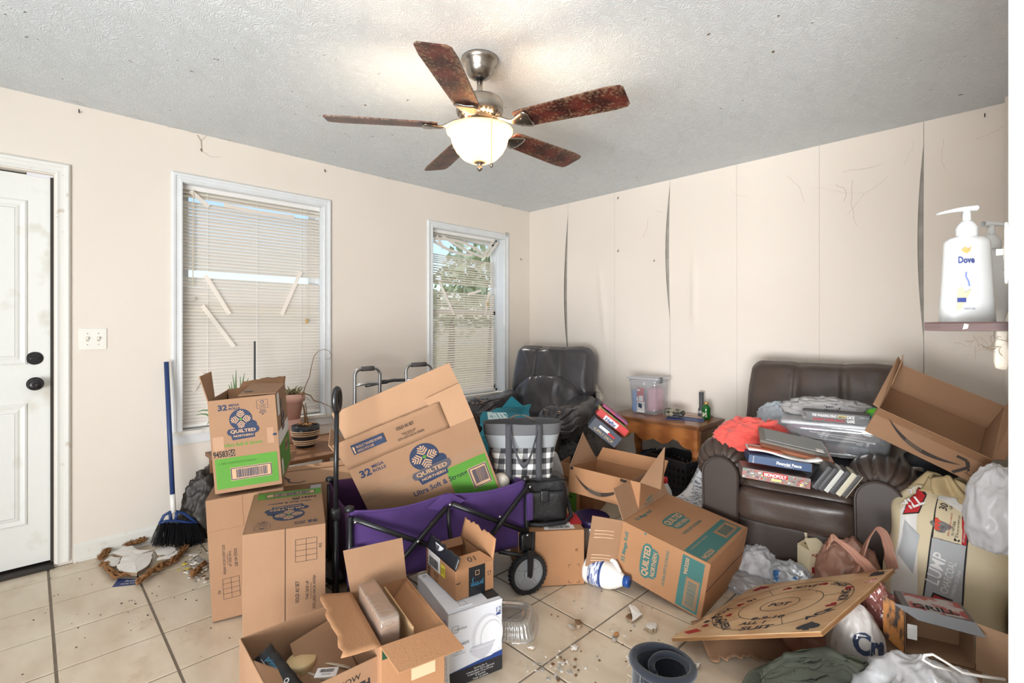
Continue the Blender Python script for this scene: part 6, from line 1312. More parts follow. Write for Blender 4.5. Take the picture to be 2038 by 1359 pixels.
B().lathe([(0, 0), (.026, 0), (.031, .006), (.032, .075), (.028, .090), (.016, .102), (.0145, .108), (0, .108)], 30).build('bottle_body', GG, gb, True); B().lathe([(0, .106), (.016, .106), (.0165, .110), (.0165, .122), (.015, .124), (0, .124)], 24).build('cap', mat('gold_cap', (196, 150, 96), .4, metal=.5), gb, True)
b = B(); b.grid(lambda u, v: (.0325*math.cos(-2.2+1.2*u), .0325*math.sin(-2.2+1.2*u), .018+.032*v), 10, 1); b.build('label', mat('label_worn', (210, 206, 180), .6, (60, 80, 40), 70, .3, contrast=(.5, .55)), gb)
# --- under and beside the end table
bk_ = thing('laundry_basket', 'black plastic basket with oval holes under the end table', 'basket', (1.87, -.47, .105), yaw=math.radians(-14)); BW, BD, BH2 = .34, .26, .26
b = B(); nh, nr = 9, 5
for s in (-1, 1):
    b.box(-BW/2, BW/2, s*BD/2-.003, s*BD/2+.003, 0, .03); b.box(-BW/2, BW/2, s*BD/2-.006, s*BD/2+.006, BH2-.04, BH2)
    for k in range(nh+1): x = -BW/2+BW*k/nh; b.box(x-.010, x+.010, s*BD/2-.003, s*BD/2+.003, .02, BH2-.03)
    for j in range(nr): z = .05+j*.042; b.box(-BW/2, BW/2, s*BD/2-.0025, s*BD/2+.0025, z-.007, z+.007)
    b.box(s*BW/2-.003, s*BW/2+.003, -BD/2, BD/2, 0, .03); b.box(s*BW/2-.006, s*BW/2+.006, -BD/2, BD/2, BH2-.04, BH2)
    for k in range(7): y = -BD/2+BD*k/6; b.box(s*BW/2-.003, s*BW/2+.003, y-.010, y+.010, .02, BH2-.03)
    for j in range(nr): z = .05+j*.042; b.box(s*BW/2-.0025, s*BW/2+.0025, -BD/2, BD/2, z-.007, z+.007)
b.box(-BW/2, BW/2, -BD/2, BD/2, 0, .006); b.build('basket_shell', BLACKP, bk_)
lump('cloth_heap', 'cloth_body', 'black and navy clothes heaped on the floor under the end table', 'clothes', (1.60, -.27, 0), (.20, .14, .17), mat('navy_cloth', (44, 48, 60), .9, (30, 30, 36), 6, .7), 52, amp=.18)
lump('cloth_heap', 'cloth_body', 'dark clothes on the floor holding up the black basket', 'clothes', (1.88, -.42, 0), (.16, .13, .075), mat('grey_cloth', (58, 60, 70), .9, (40, 40, 46), 6, .7), 53, amp=.12)
jb = thing('bleach_bottle', 'white bottle with a red cap standing left of the newspapers', 'bottle', (G(1355, 1000, .12).x, G(1355, 1000, .12).y, .16)); jb.location = (2.055, -1.02, .165)
B().lathe([(0, 0), (.050, 0), (.054, .01), (.054, .09), (.046, .13), (.026, .165), (.020, .175), (0, .175)], 28, sy=.75).build('bottle_body', WHITEPL, jb, True); B().lathe([(0, .172), (.023, .172), (.024, .176), (.024, .198), (.022, .201), (0, .201)], 24).build('cap', REDP, jb, True)
vh = thing('video_box', 'tall dark box carrying the red-capped bottle and papers', 'box', (2.04, -1.02, 0), yaw=.3); B().rbox((0, 0, .081), (.15, .14, .162), .004, 3).build('box_body', mat('dark_card', (60, 54, 52), .7), vh)
# newspapers on a stack of video tapes beside the brown recliner
sx0 = V3((2.17, -.93, 0)); 
rk = thing('cassette_case', 'tan ribbed cassette rack at the bottom of the stack beside the brown recliner', 'rack', (sx0.x-.02, sx0.y-.02, 0), yaw=math.radians(-28)); b = B()
b.box(-.13, .13, -.10, .10, 0, .12)
for k in range(12): b.rbox((-.12+k*.022, -.106, .062), (.013, .014, .125), .004, 3)
b.build('rack_body', mat('rack_tan', (190, 176, 150), .6, (150, 136, 112), 20, .6), rk)
vt = thing('video_tape_box', 'black video box with red lettering in the stack beside the brown recliner', 'box', (sx0.x, sx0.y-.0, .127), yaw=math.radians(-28)); B().rbox((0, 0, .02), (.25, .18, .038), .003, 2).build('box_body', INK, vt); p = Print((-.12, -.091, 0), (1, 0, 0), (0, 0, 1)); p.text('THE WAR', .15, .019, .018, REDP, wid=.12, bold=.04); p.done('lettering', vt)
vt = thing('tape_player', 'flat grey-brown case topmost under the newspapers beside the brown recliner', 'box', (sx0.x-.005, sx0.y-.005, .167), yaw=math.radians(-24)); B().rbox((0, 0, .022), (.28, .20, .042), .004, 3).build('case_body', mat('case_brown', (104, 92, 86), .45), vt); B().box(-.13, .13, -.103, -.100, .008, .036).build('front_window', mat('case_front', (86, 72, 66), .25), vt)
NEWS = mat('newsprint', (206, 208, 212), .8, (120, 122, 128), 26, .35, stretch=(1, 4, 4), contrast=(.5, .58))
nw = thing('newspaper', 'sheaf of folded newspapers leaning beside the brown recliner', 'newspaper', (2.185, -.86, .212), yaw=math.radians(-20))
for k in range(4):
    solid(B().grid(lambda u, v: (-.10+.20*u+.01*k, -.10-.01*k+.22*v, .004*k+.012*math.sin(u*5+k)*.6+.22*v*v*(.9-.12*k)+.004), 12, 10).build('folded_sheet', NEWS if k != 2 else WHITEP, nw, True), .0015)
# ================================================================== ON THE BROWN RECLINER
SWT = mat('coral_fleece', (238, 96, 84), .9, (224, 80, 72), 8, .8, .15, 40, sheen=.3)
sw = thing('sweatshirt', 'coral pink sweatshirt bunched on the left arm of the brown recliner', 'clothing', DP(1497, 862, 2.68), yaw=math.radians(36))
def swf(q, p):
    r = math.hypot(p.x*.7, p.y); fo = .020*(1-2*abs(nz((p.x*.6, p.y*1.6, 0), 13, 3)))*(q.z > -.3)+.008*math.sin(r*110+5*nz(p, 6, 3))*(q.z > 0); return p+V3((nz(p, 8, 1), nz(p, 8, 2), nz(p, 8, 3)))*.035+V3((0, 0, fo))
swb = B().grid(crumple((.155, .115, .085), 21, .26, 2.2, octv=3), 110, 70, closeu=True).build('bunched_body', SWT, sw, True); swb.location = (0, 0, -.075)
for (r0, z0_, sd) in ((.05, .072, 1), (.085, .064, 2)):
    B().tube([V3((.02+r0*1.2*math.cos(a), -.01+r0*.7*math.sin(a), z0_+.012*math.sin(2*a+sd))) for a in [2*PI*i/26*.82+sd for i in range(26)]], [.010+.006*math.sin(i*.5) for i in range(26)], 8).build('rolled_fold', SWT, sw, True)
B().rbox((.02, -.115, -.085), (.07, .02, .10), .01, 10, fn=lambda q, p: p*(1-.5*(q.z < 0)*abs(q.z))+V3((nz(p, 14, 5), 0, 0))*.01).build('hanging_sleeve', SWT, sw, True)
bq = DP(1664, 880, 2.56); ct = thing('storage_bin', 'clear shallow plastic bin of papers on the brown recliner, carrying the dice game', 'bin', (bq.x, bq.y, .605), yaw=math.radians(14)); lump('dark_blanket', 'folded_cloth', 'dark folded cloth on the recliner seat under the shallow clear bin', 'cloth', (bq.x-.02, bq.y, .47), (.21, .15, .082), mat('dark_cloth', (48, 48, 54), .9, (36, 36, 40), 8, .8), 60, yaw=.24, amp=.05); CT = film('bin_clear', (226, 230, 236), .16, .1, .3, .12)
CW, CD, CHh = .46, .28, .150
b = B().grid(binshape(CW, CD, CHh, taper=.9), 48, 6, closeu=True); solid(b.build('bin_body', CT, ct, True), .002); B().box(-CW*.44, CW*.44, -CD*.44, CD*.44, 0, .003).build('bin_base', CT, ct)
B().rbox((0, 0, CHh+.008), (CW+.03, CD+.03, .022), .009, 8).build('lid', film('lid_white', (238, 240, 244), .75, .2, .35, .12), ct, True)
B().rbox((-.03, -.02, .035), (.32, .20, .05), .01, 6).build('grey_folders', mat('folder_grey', (128, 136, 146), .6), ct); 
for k, (x, y, z, a, m_) in enumerate(((-.05, -.02, .075, .2, WHITEP), (.05, 0, .085, -.15, WHITEP), (0, .02, .095, .05, mat('paper_pinkish', (230, 214, 212), .7)))):
    B().box(-.12, .12, -.08, .08, 0, .004, M=Matrix.Translation((x, y, z)) @ Matrix.Rotation(a, 4, 'Z') @ Matrix.Rotation(.06, 4, 'Y')).build('paper_sheet', m_, ct)
b = B(); b.box(-.20, -.06, -.02, .08, .105, .125); b.build('purple_item', mat('item_mauve', (150, 100, 130), .7), ct)
dg = thing('dice_game_box', 'black dice game box lettered THE WALKING DEAD on the lid of the shallow clear bin', 'board game', DP(1650, 829, 2.52), yaw=math.radians(11)); dg.location = (bq.x+.012, bq.y-.075, .605+.150+.020)
B().rbox((0, 0, .024), (.285, .11, .048), .002, 2).build('box_body', mat('game_black', (34, 32, 34), .4), dg)
p = Print((-.1425, -.055, 0), (1, 0, 0), (0, 0, 1), .0008); p.text('THE WALKING DEAD', .098, .033, .013, WHITEP, wid=.105, bold=.03); p.text("DON'T LOOK BACK", .118, .013, .012, REDP, wid=.135, bold=.03); p.rect(.155, .026, .19, .040, mat('amc_gold', (196, 180, 120), .5)); p.text('amc', .1725, .033, .009, INK, 1.5, wid=.028, bold=.03); p.text('DICE', .208, .033, .014, WHITEP, wid=.030, bold=.04); p.text('GAME', .208, .014, .014, WHITEP, wid=.032, bold=.04); p.rect(.004, .006, .022, .042, mat('figure_grey', (130, 126, 120), .6, (50, 48, 48), 90, .3)); p.text('AGES 15+', .262, .036, .006, WHITEP); p.done('printed_side', dg)
GT = mat('grey_tshirt', (172, 170, 168), .9, (150, 148, 148), 6, .8, .1, 40)
gs = lump('grey_tshirt', 'bunched_body', 'bunched grey printed T-shirt behind the dice game on the clear bin', 'clothing', (bq.x-.05, bq.y+.045, .605+.170), (.17, .065, .055), GT, 61, amp=.22, f=2.6, yaw=.2); p = Print((-.05, -.07, .03), (1, 0, 0), (0, .45, .9), .006); p.text('SOS', .07, .03, .018, INK, rot=10, wid=.07, bold=.03); wrap(p.done('shirt_print', gs), bodyof(gs), .002)
lump('pale_cloth', 'cloth_body', 'pale blue-grey cloth behind the coral sweatshirt on the brown recliner', 'clothing', (2.50, -.44, .56), (.12, .08, .13), mat('pale_blue_cloth', (190, 200, 208), .9), 62, amp=.15)
lump('green_cloth', 'cloth_body', 'bright green and blue cloth at the right end of the clear bin lid', 'clothing', (bq.x+.165, bq.y+.06, .605+.172), (.05, .045, .035), mat('green_blue_cloth', (110, 200, 50), .8, (30, 80, 170), 9, .2, contrast=(.48, .54)), 63, amp=.2)
# picture frames and games on the seat, front left
def onseat(name, part, label, cat, px, py, t_, d, rx, ry, rz, m, group=None, r=.002):
    t = thing(name, label, cat, DP(px, py, t_), Rc((math.radians(rx), math.radians(ry), math.radians(rz))), group=group); B().rbox((0, 0, 0), d, r, 2).build(part, m, t); return t
FRW = mat('frame_wood', (170, 100, 60), .35, (130, 70, 40), 4, .8, stretch=(1, 8, 8)); FRG = mat('frame_grey_metal', (120, 116, 108), .35, (96, 92, 86), 6, .8)
SY = 13
f0 = onseat('board_game', 'box_body', 'racing board game box lowest of the stack at the front of the brown recliner', 'board game', 1538, 943, 2.30, (.275, .18, .046), -4, 5, 25, mat('game_racing', (120, 112, 106), .45, (150, 84, 76), 40, .3, contrast=(.5, .6)))
p = Print((-.1375, -.090, -.023), (1, 0, 0), (0, 0, 1), .001); p.rect(.085, .022, .185, .042, REDP, 0); p.text('MONOPOLY', .135, .032, .014, WHITEP, 1, wid=.09, bold=.04); p.rect(.12, .008, .16, .018, mat('sign_yellow', (226, 196, 120), .5), 1); rr = random.Random(9)
for k in range(46): x, y = rr.uniform(.004, .265), rr.uniform(.003, .040); p.rect(x, y, x+rr.uniform(.004, .012), y+rr.uniform(.003, .006), rr.choice((WHITEP, REDP, mat('asphalt', (80, 80, 84), .6), mat('grass_green', (90, 130, 110), .6), mat('sign_yellow', (226, 196, 120), .5))), -.5)
p.done('printed_side', f0)
f1 = onseat('board_game', 'box_body', 'dark blue finance board game box on top of the racing game box', 'board game', 1545, 915, 2.31, (.255, .17, .036), -4, 5, 26, mat('game_blue', (34, 64, 104), .45))
p = Print((-.1275, -.085, -.018), (1, 0, 0), (0, 0, 1), .001); p.text('Financial Peace', .165, .018, .013, WHITEP, wid=.10, bold=.03); p.text('UNIVERSITY', .165, .008, .004, WHITEP, wid=.04); p.text('PERSONAL', .02, .018, .005, WHITEP, rot=90); p.done('printed_side', f1)
B().box(.1275, .1282, -.085, .085, -.018, .018).build('gilt_end', mat('gilt_brown', (150, 112, 66), .4), f1)
o5 = thing('notebook', 'splayed white-paged notebook with a red cover on the dark blue game box', 'book', DP(1560, 902, 2.33), Rc((math.radians(-4), math.radians(8), math.radians(26))))
solid(B().grid(lambda u, v: (-.16+.30*u, -.08+.15*v, .006*math.sin(u*7)+.012*max(0, u-.8)*5*(u > .8)), 24, 4).build('pages', WHITEP, o5, True), .008); B().box(-.16, -.02, -.082, .0, .006, .008).build('red_cover', mat('cover_coral', (206, 110, 84), .6), o5)
onseat('framed_picture', 'frame_border', 'brown wooden picture frame above the notebook on the brown recliner', 'picture frame', 1580, 892, 2.38, (.30, .20, .022), 8, 10, 24, FRW)
o6 = onseat('framed_picture', 'frame_border', 'pale framed picture just under the brown wooden frame', 'picture frame', 1582, 900, 2.355, (.27, .17, .010), 6, 9, 24, mat('frame_pale', (176, 172, 160), .4, (120, 112, 100), 6, .5))
o6 = onseat('framed_picture', 'frame_border', 'grey metal picture frame topmost on the frames in the brown recliner', 'picture frame', 1575, 880, 2.42, (.29, .20, .020), 8, 10, 23, FRG); B().box(-.12, .13, -.08, .08, .010, .013).build('backing_paper', mat('backing_paper_grey', (150, 152, 150), .8), o6); B().box(.095, .125, -.085, -.05, .013, .015).build('price_sticker', WHITEP, o6)
# row of six black frames standing on edge
cols_ = [mat('case_black', (46, 46, 48), .45), mat('case_black', (46, 46, 48), .45), mat('case_grey', (176, 176, 170), .4), mat('case_black', (46, 46, 48), .45), mat('case_cream', (184, 178, 156), .5), mat('case_charcoal', (60, 58, 56), .5)]
labs = ['black-edged case leftmost of the six leaning in a row on the recliner seat', 'second black case from the left in the leaning row on the recliner seat', 'grey-wrapped case, third from the left in the leaning row on the seat', 'black case right of the grey-wrapped one in the leaning row', 'cream-edged case, second from the right in the leaning row on the seat', 'charcoal case with a pale edge, rightmost of the leaning row on the seat']
for k, (c_, l_) in enumerate(zip(cols_, labs)):
    t = thing('picture_case', l_, 'picture frame', DP(1632+11.5*k, 944+3.2*k, 2.16-.006*k), Rc((0, math.radians(32), math.radians(22))), group='cases leaning in a row on the recliner seat')
    B().rbox((0, 0, 0), (.019, .11, .115), .002, 2).build('case_body', c_, t); B().box(.0095, .011, -.056, .055, -.0575, .0575).build('case_edge', mat('edge_pale', (206, 198, 176), .5) if k in (4, 5) else cols_[0], t)
bk2 = thing('backpack', 'dark blue-black backpack squeezed behind the right arm of the brown recliner', 'bag', (3.20, -.62, .30), yaw=.3); B().rbox((0, 0, .17), (.24, .22, .34), .09, 18, fn=lambda q, p: p+V3((nz(p, 6, 1), nz(p, 6, 2), nz(p, 6, 3)))*.03).build('bag_body', mat('backpack_navy', (42, 48, 58), .6, (30, 34, 42), 6, .8), bk2, True)
B().rbox((-.05, -.11, .29), (.05, .02, .02), .006, 4).build('buckle', RIV, bk2, True); B().box(-.1, .1, -.09, .09, -.30, .05).build('base_pad', BLN, bk2)
# ================================================================== RIGHT FOREGROUND
# charcoal bag
KR = mat('kraft_cream_paper', (222, 208, 176), .6, (206, 190, 156), 4, .8, .15, 20); KRW = mat('bag_white_paper', (228, 228, 228), .55, (214, 210, 200), 3, .7, .2, 18); KRT = mat('bag_kraft_top', (192, 172, 132), .7, (172, 150, 110), 6, .8, .3, 20)
cb = thing('charcoal_bag', 'big cream bag of lump charcoal leaning between the brown recliner and the right wall', 'bag', (0, 0, 0))
base = G(1868, 1291, 0.0)+V3((0, 0, .01)); ax = DP(1893, 965, 1.98)-base; up_ = ax.normalized(); nb3 = (V3((CAM.x, CAM.y, 1.05))-base); nb3 = (nb3-up_*nb3.dot(up_)).normalized(); rt_ = nb3.cross(up_)*-1; rt_ = up_.cross(nb3)
Rb = Matrix(((rt_.x, -nb3.x, up_.x), (rt_.y, -nb3.y, up_.y), (rt_.z, -nb3.z, up_.z)))
cb.matrix_world = Matrix.Translation(base) @ Rb.to_4x4(); Lb = ax.length
def cbag(q, p):
    k = 1-.30*smoothstep(.55, 1.05, q.z); z = p.z; yy = p.y*(1-.6*smoothstep(.5, 1, q.z)); sh = -.05*smoothstep(.3, 1, q.z)*(-1)
    return V3((p.x*k-.00, yy, z))+V3((nz(p, 6, 1), nz(p, 6, 2), nz(p, 6, 3)))*.020+V3((0, .004*math.sin(p.x*60)*(q.z > .3), 0))
hb_ = Lb*1.02
cbb = B().rbox((0, .09, hb_/2-.04), (.39, .20, hb_), .08, 30, fn=cbag).build('bag_body', KR, cb, True)
def onbag(x, z, lift=.004):
    z = .10+z*.97
    # surface point on the front of the bag
    qz = (z-(hb_/2-.04))/(hb_/2); k = 1-.30*smoothstep(.55, 1.05, qz); yy = -.10*(1-.6*smoothstep(.5, 1, qz)); e = abs(x)/(.195*k); bend = .055*max(0, e-.55)**2*4
    p = V3((x, yy, z-(hb_/2-.04))); w = V3((nz((x/k, -.10, p.z), 6, 1), nz((x/k, -.10, p.z), 6, 2), nz((x/k, -.10, p.z), 6, 3)))*.020
    return V3((x, yy+.09+bend, z))+V3((0, w.y, 0))+V3((0, -.009-lift, 0))
def bagpoly(pts, m, lay=0, nm='printed_patch', b=None):
    b = b or B(); n = 10
    (x0, z0_), (x1, z1_), (x2, z2_), (x3, z3_) = pts
    b.grid(lambda u, v: onbag((x0*(1-u)+x1*u)*(1-v)+(x3*(1-u)+x2*u)*v, (z0_*(1-u)+z1_*u)*(1-v)+(z3_*(1-u)+z2_*u)*v, .0015*lay), n, 14); return b
SG = mat('panel_silver', (168, 170, 172), .5)
def bp_(pts, m, lay, nm): return wrap(bagpoly(pts, m, lay).build(nm, m, cb, True), cbb, .0015+.0012*max(0, lay))
s_ = Lb/.60
bp_([(-.165, .0), (-.07, .0), (-.10, .43*s_), (-.15, .40*s_)], KRW, -1, 'white_side_panel')
bp_([(-.062, .02), (.062, .0), (.060, .46*s_), (-.040, .47*s_)], INK, 0, 'panel_outline'); bp_([(-.057, .025), (.057, .006), (.055, .30*s_), (-.043, .30*s_)], SG, 1, 'silver_panel'); bp_([(-.042, .302*s_), (.040, .302*s_), (.038, .455*s_), (-.037, .46*s_)], KR, 1, 'cream_panel'); bp_([(.040, .302*s_), (.055, .302*s_), (.054, .40*s_), (.039, .40*s_)], REDP, 2, 'red_strip')
bp_([(-.040, .46*s_), (.040, .42*s_), (.038, .47*s_), (-.036, .52*s_)], KRW, 2, 'white_panel'); bp_([(-.150, .20*s_), (-.095, .14*s_), (-.082, .30*s_), (-.135, .345*s_)], SG, 1, 'silver_flash'); bp_([(-.142, .36*s_), (-.09, .38*s_), (-.07, .47*s_), (-.11, .49*s_)], INK, 0, 'badge_outline'); bp_([(-.138, .366*s_), (-.094, .384*s_), (-.075, .465*s_), (-.108, .482*s_)], REDP, 1, 'red_badge')
bp_([(-.050, .015), (.045, .005), (.030, .095), (-.030, .10)], INK, 2, 'badge_outline'); bp_([(-.045, .020), (.040, .010), (.026, .088), (-.026, .092)], REDP, 3, 'red_badge')
def bagtext(txt, x, z, h, wid, m, rot, lay=4, bold=.0):
    vs, fs, w = glyphs(txt, bold); sc = h/.72; sx = wid/w; ca, sa = math.cos(math.radians(rot)), math.sin(math.radians(rot)); b = B()
    b.add([onbag(x+X*sx*ca-(Y-.36)*sc*sa, z+X*sx*sa+(Y-.36)*sc*ca, .0015*lay) for X, Y in vs], fs); return wrap(b.build('lettering', m, cb), cbb, .0012*lay+.002)
bagtext('LUMP', -.026, .19*s_, .042, .125, WHITEP, 80, bold=.01); bagtext('CHARCOAL', .012, .17*s_, .024, .13, WHITEP, 80); bagtext('CARBON DE LENA', .036, .155*s_, .010, .11, WHITEP, 80); bagtext('30', -.018, .425*s_, .024, .028, INK, 82, bold=.01); bagtext('LB', .004, .430*s_, .010, .014, INK, 82)
bagtext('READY TO COOK IN 15 MINUTES', .006, .365*s_, .005, .09, REDP, 86); bagtext('ALL NATURAL', .016, .355*s_, .008, .06, INK, 86); bagtext('NO FILLERS OR CHEMICALS', .028, .365*s_, .006, .09, INK, 86); bagtext('100% HARDWOOD BRIQUETTES', .047, .35*s_, .006, .075, WHITEP, 86)
bagtext('ILL', .008, .050, .036, .055, WHITEP, 82, bold=.02); bagtext('RT', -.032, .055, .020, .026, WHITEP, 82, bold=.02); bagtext('RT', -.125, .465*s_, .022, .030, WHITEP, 40, bold=.02); bagtext('ILL', -.108, .42*s_, .036, .060, WHITEP, 40, bold=.03)
fl2 = B(); fl2.grid(lambda u, v: onbag(-.022+.03*math.cos(2*PI*u)*v*(1+.3*math.sin(6*PI*u)), .35*s_+.022*math.sin(2*PI*u)*v, .008), 20, 2, closeu=True); wrap(fl2.build('coal_picture', mat('coal_grey', (130, 128, 126), .6, (70, 66, 64), 60, .3), cb), cbb, .006); fl2 = B(); fl2.grid(lambda u, v: onbag(-.040+.014*u*(1+.4*math.sin(v*18)), .335*s_+.045*v, .0085), 6, 12); wrap(fl2.build('flame_picture', mat('flame_red', (214, 66, 40), .6), cb), cbb, .0065)
cf = B()
def coll(u, v):
    th = 2*PI*u; r = (.085*(1-v)+.045*v)*(1+.28*math.sin(th*9+3*v)+.18*math.sin(th*5)); return (.01+math.cos(th)*r*1.25-.02*v, .09+math.sin(th)*r*.75, hb_*.90+.07*v+.015*math.sin(th*3)*v)
solid(cf.grid(coll, 72, 8, closeu=True).build('gathered_neck', KRT, cb, True), .0015)
solid(B().grid(lambda u, v: (.03+.13*u+.01*math.sin(v*8), .02-.05*u+.03*v+.014*math.sin(u*9+v*5), hb_*.86-.04*u+.075*(v-.3)+.012*math.sin(u*12)), 24, 10).build('twisted_flap', KRT, cb, True), .0015)
# white bag right of it
wb1 = lump('white_plastic_bag', 'bag_body', 'white plastic bag bulging between the charcoal bag and the right wall', 'bag', DP(1985, 1080, 1.72)+V3((-.03, 0, -.0)), (.075, .10, .16), PLW, 71, amp=.14, f=2.4, thick=.0008)
wb1.location = DP(1982, 1085, 1.78)
dp_ = thing('infill_panel', 'dark framed infill sheet standing behind the charcoal bag at the right wall', 'cabinet', (RW-.028, -.95, 0)); B().box(-.34, 0, -.008, .008, 0, .40).build('dark_panel', mat('dark_infill', (44, 38, 34), .25, (60, 50, 42), 4, .8), dp_)  # dark sheet added to fill the dark area beside the bag
b = B(); b.box(0, .018, -.012, .012, 0, .415); b.box(-.36, -.34, -.012, .012, 0, .415); b.box(-.34, 0, -.012, .012, .40, .415); b.build('metal_frame', mat('frame_brass_grey', (150, 142, 124), .4, metal=.5), dp_)
# plywood game board
RPl = ortho([[0.8691, 0.14, -0.4743], [-0.1276, 0.9901, 0.0585], [0.4778, 0.0097, 0.8784]]); PY = mat('birch_plywood', (226, 192, 150), .5, (206, 166, 124), 3, .9, .03, 30, stretch=(1, 8, 8), wave=(1.4, 4)); PYE = mat('plywood_edge', (176, 130, 84), .8, (120, 84, 52), 60, .5, stretch=(.2, .2, 6))
gbx = thing('game_board', 'hand-painted plywood card game board lying aslant over cardboard in the foreground', 'game board', (2.569, -1.895, .022), Mr(RPl)); PWd, PDd = .609, .638
b = B(); b.box(0, PWd, 0, PDd, .0, .004, 1); b.box(.0005, PWd-.0005, .0005, PDd-.0005, .004, .008, 2); b.box(0, PWd, 0, PDd, .008, .0125, 1); b.box(0, PWd, 0, PDd, .0125, .014, 0); b.build('plywood_sheet', [PY, PYE, mat('plywood_core', (140, 100, 62), .9)], gbx)
p = Print((0, 0, .014), (1, 0, 0), (0, 1, 0), .0006); INKG = mat('paint_slate', (52, 54, 60), .7); INKR = mat('paint_red', (150, 28, 36), .7); cx, cy = PWd*.5, PDd*.49
def ring(r, w=.0028): p.path([(cx+r*math.cos(2*PI*k/72), cy+r*math.sin(2*PI*k/72)) for k in range(73)], w, INKG)
ring(.265); ring(.160); ring(.075)
for a in (20, 75, 128, 180, 232, 300): p.line(cx+.16*math.cos(math.radians(a)), cy+.16*math.sin(math.radians(a)), cx+.265*math.cos(math.radians(a)), cy+.265*math.sin(math.radians(a)), .0022, INKG)
def heart(u, v, s, m=None, spade=False, rot=0):
    m = m or INKR; f = -1 if spade else 1; ca, sa = math.cos(math.radians(rot)), math.sin(math.radians(rot)); pts = []
    for k in range(24):
        t_ = 2*PI*k/24; s_2 = s*1.15; x = .8*math.sin(t_)**3*s_2; y = (.65*math.cos(t_)-.25*math.cos(2*t_)-.1*math.cos(3*t_)-.05*math.cos(4*t_))*s_2*f; pts.append((u+x*ca-y*sa, v+x*sa+y*ca))
    p.poly(pts, m)
    if spade:
        tr_ = [(0, 0), (-.3*s, -.95*s), (.3*s, -.95*s)]; p.poly([(u+x*ca-y*sa, v+x*sa+y*ca) for x, y in tr_], m, .3)
def T_(txt, u, v, h, w, rot): p.text(txt, u, v, h*1.05, INKG, 0, rot=rot, wid=w, bold=.03)
T_('POT', cx, cy, .036, .085, 0); T_('8-9-10', .335, .165, .026, .13, 4); T_('ALL 1', .30, .115, .028, .10, 4); T_('SUIT', .345, .065, .032, .125, 6)
T_('ACE', .525, .165, .030, .11, 55); T_('KING', .535, .36, .030, .13, 105); T_('JACK', .31, .52, .028, .10, 180); T_('KING', .46, .50, .026, .09, 145); T_('KING', .115, .165, .028, .12, -60); T_('QUEEN', .175, .120, .030, .15, -50); T_('10', .125, .40, .026, .04, -120); T_('JACK', .070, .27, .024, .10, -100)
heart(.535, .255, .024, rot=60); heart(.52, .44, .022, rot=110); heart(.385, .53, .022, rot=170); heart(.23, .52, .022, rot=190); heart(.10, .35, .020, rot=-100); heart(.125, .225, .020, rot=-70); heart(.085, .115, .020, rot=-50); heart(.065, .21, .018, INKG, True, -60); heart(.06, .165, .018, INKG, True, -60)
heart(.545, .055, .042, INKG, True, 10); heart(.565, .585, .034, INKG, True, 140); heart(.07, .575, .04, None, False, -150); p.poly([(.020, .055), (.065, .030), (.110, .058), (.062, .088)], mat('paint_red_light', (176, 44, 44), .7)); p.disc(.40, .43, .004, INKG, n=8); p.done('painted_markings', gbx)
# cardboard under the board
cu = thing('cardboard_sheet', 'torn brown cardboard sheet lying under the plywood game board', 'cardboard', (G(1500, 1322).x, G(1500, 1322).y, .003), yaw=math.radians(46)); rr = random.Random(77); rg_ = [rr.uniform(-.02, .02) for _ in range(25)]
solid(B().grid(lambda u, v: (-.16+.36*u, .02*math.sin(u*4)+(rg_[int(u*24)]*(v < .1))+.20*v, .008+.030*smoothstep(0, .5, v)+.006*math.sin(u*6)), 24, 16).build('torn_sheet', CARD, cu, True), .004)
# white bags, carton, candle in front of the recliner
pw = G(1515, 1150); lump('white_plastic_bag', 'bag_body', 'white crumpled plastic bag on the floor right of the teal-printed box', 'bag', (2.60, -1.08, 0), (.085, .10, .08), PLW, 81, amp=.2, f=2.4, thick=.0008)
lump('clear_plastic_bag', 'bag_body', 'limp clear plastic bag on the tiles behind the far edge of the plywood board', 'bag', (2.62, -1.24, 0), (.10, .075, .035), PLC, 82, amp=.22, f=2.2, thick=.0006)
bz_ = lump('bread_bag', 'bag_body', 'clear bag with blue print in front of the opened drink carton', 'bag', (2.76, -1.11, .0), (.085, .06, .075), film('bag_blue_print', (232, 236, 242), .6, .12, .3, .18, .4, 30), 83, amp=.2, f=2.4, thick=.0006)
solid(B().grid(lambda u, v: (-.06+.11*u, -.055-.008*math.sin(u*9), .035+.06*v+.012*math.sin(u*8)), 14, 6).build('blue_print', mat('bread_blue', (60, 120, 180), .5, (230, 236, 242), 22, .4, contrast=(.5, .55)), bz_, True), .0006)
kc = thing('drink_carton', 'small cream drink carton with red print, its top torn open, in front of the recliner', 'carton', (G(1592, 1160).x, G(1592, 1160).y, 0), yaw=math.radians(52)); kc.location = (2.83, -1.04, .085); CRM = mat('carton_cream', (228, 214, 180), .5)
B().box(-.042, .042, -.042, .042, 0, .125).build('carton_body', CRM, kc); flap(kc, [(-.042, .042, .125), (.042, .042, .125), (.042, -.0, .16), (-.042, -.0, .16)], CRM, .002); flap(kc, [(.042, -.042, .125), (-.042, -.042, .125), (-.036, .002, .165), (.036, .002, .165)][::-1], CRM, .002); flap(kc, [(-.01, .03, .15), (.06, .01, .15), (.05, .02, .225), (-.02, .035, .225)], CRM, .002, label='upright torn panel')
p = Print((-.042, -.042, 0), (1, 0, 0), (0, 0, 1)); p.disc(.055, .085, .020, mat('carton_red', (160, 40, 50), .5)); p.text('PURE', .03, .105, .012, mat('carton_red', (160, 40, 50), .5), 1, wid=.04, bold=.03); p.rect(.01, .02, .05, .05, mat('carton_red', (160, 40, 50), .5)); p.done('printed_front', kc)
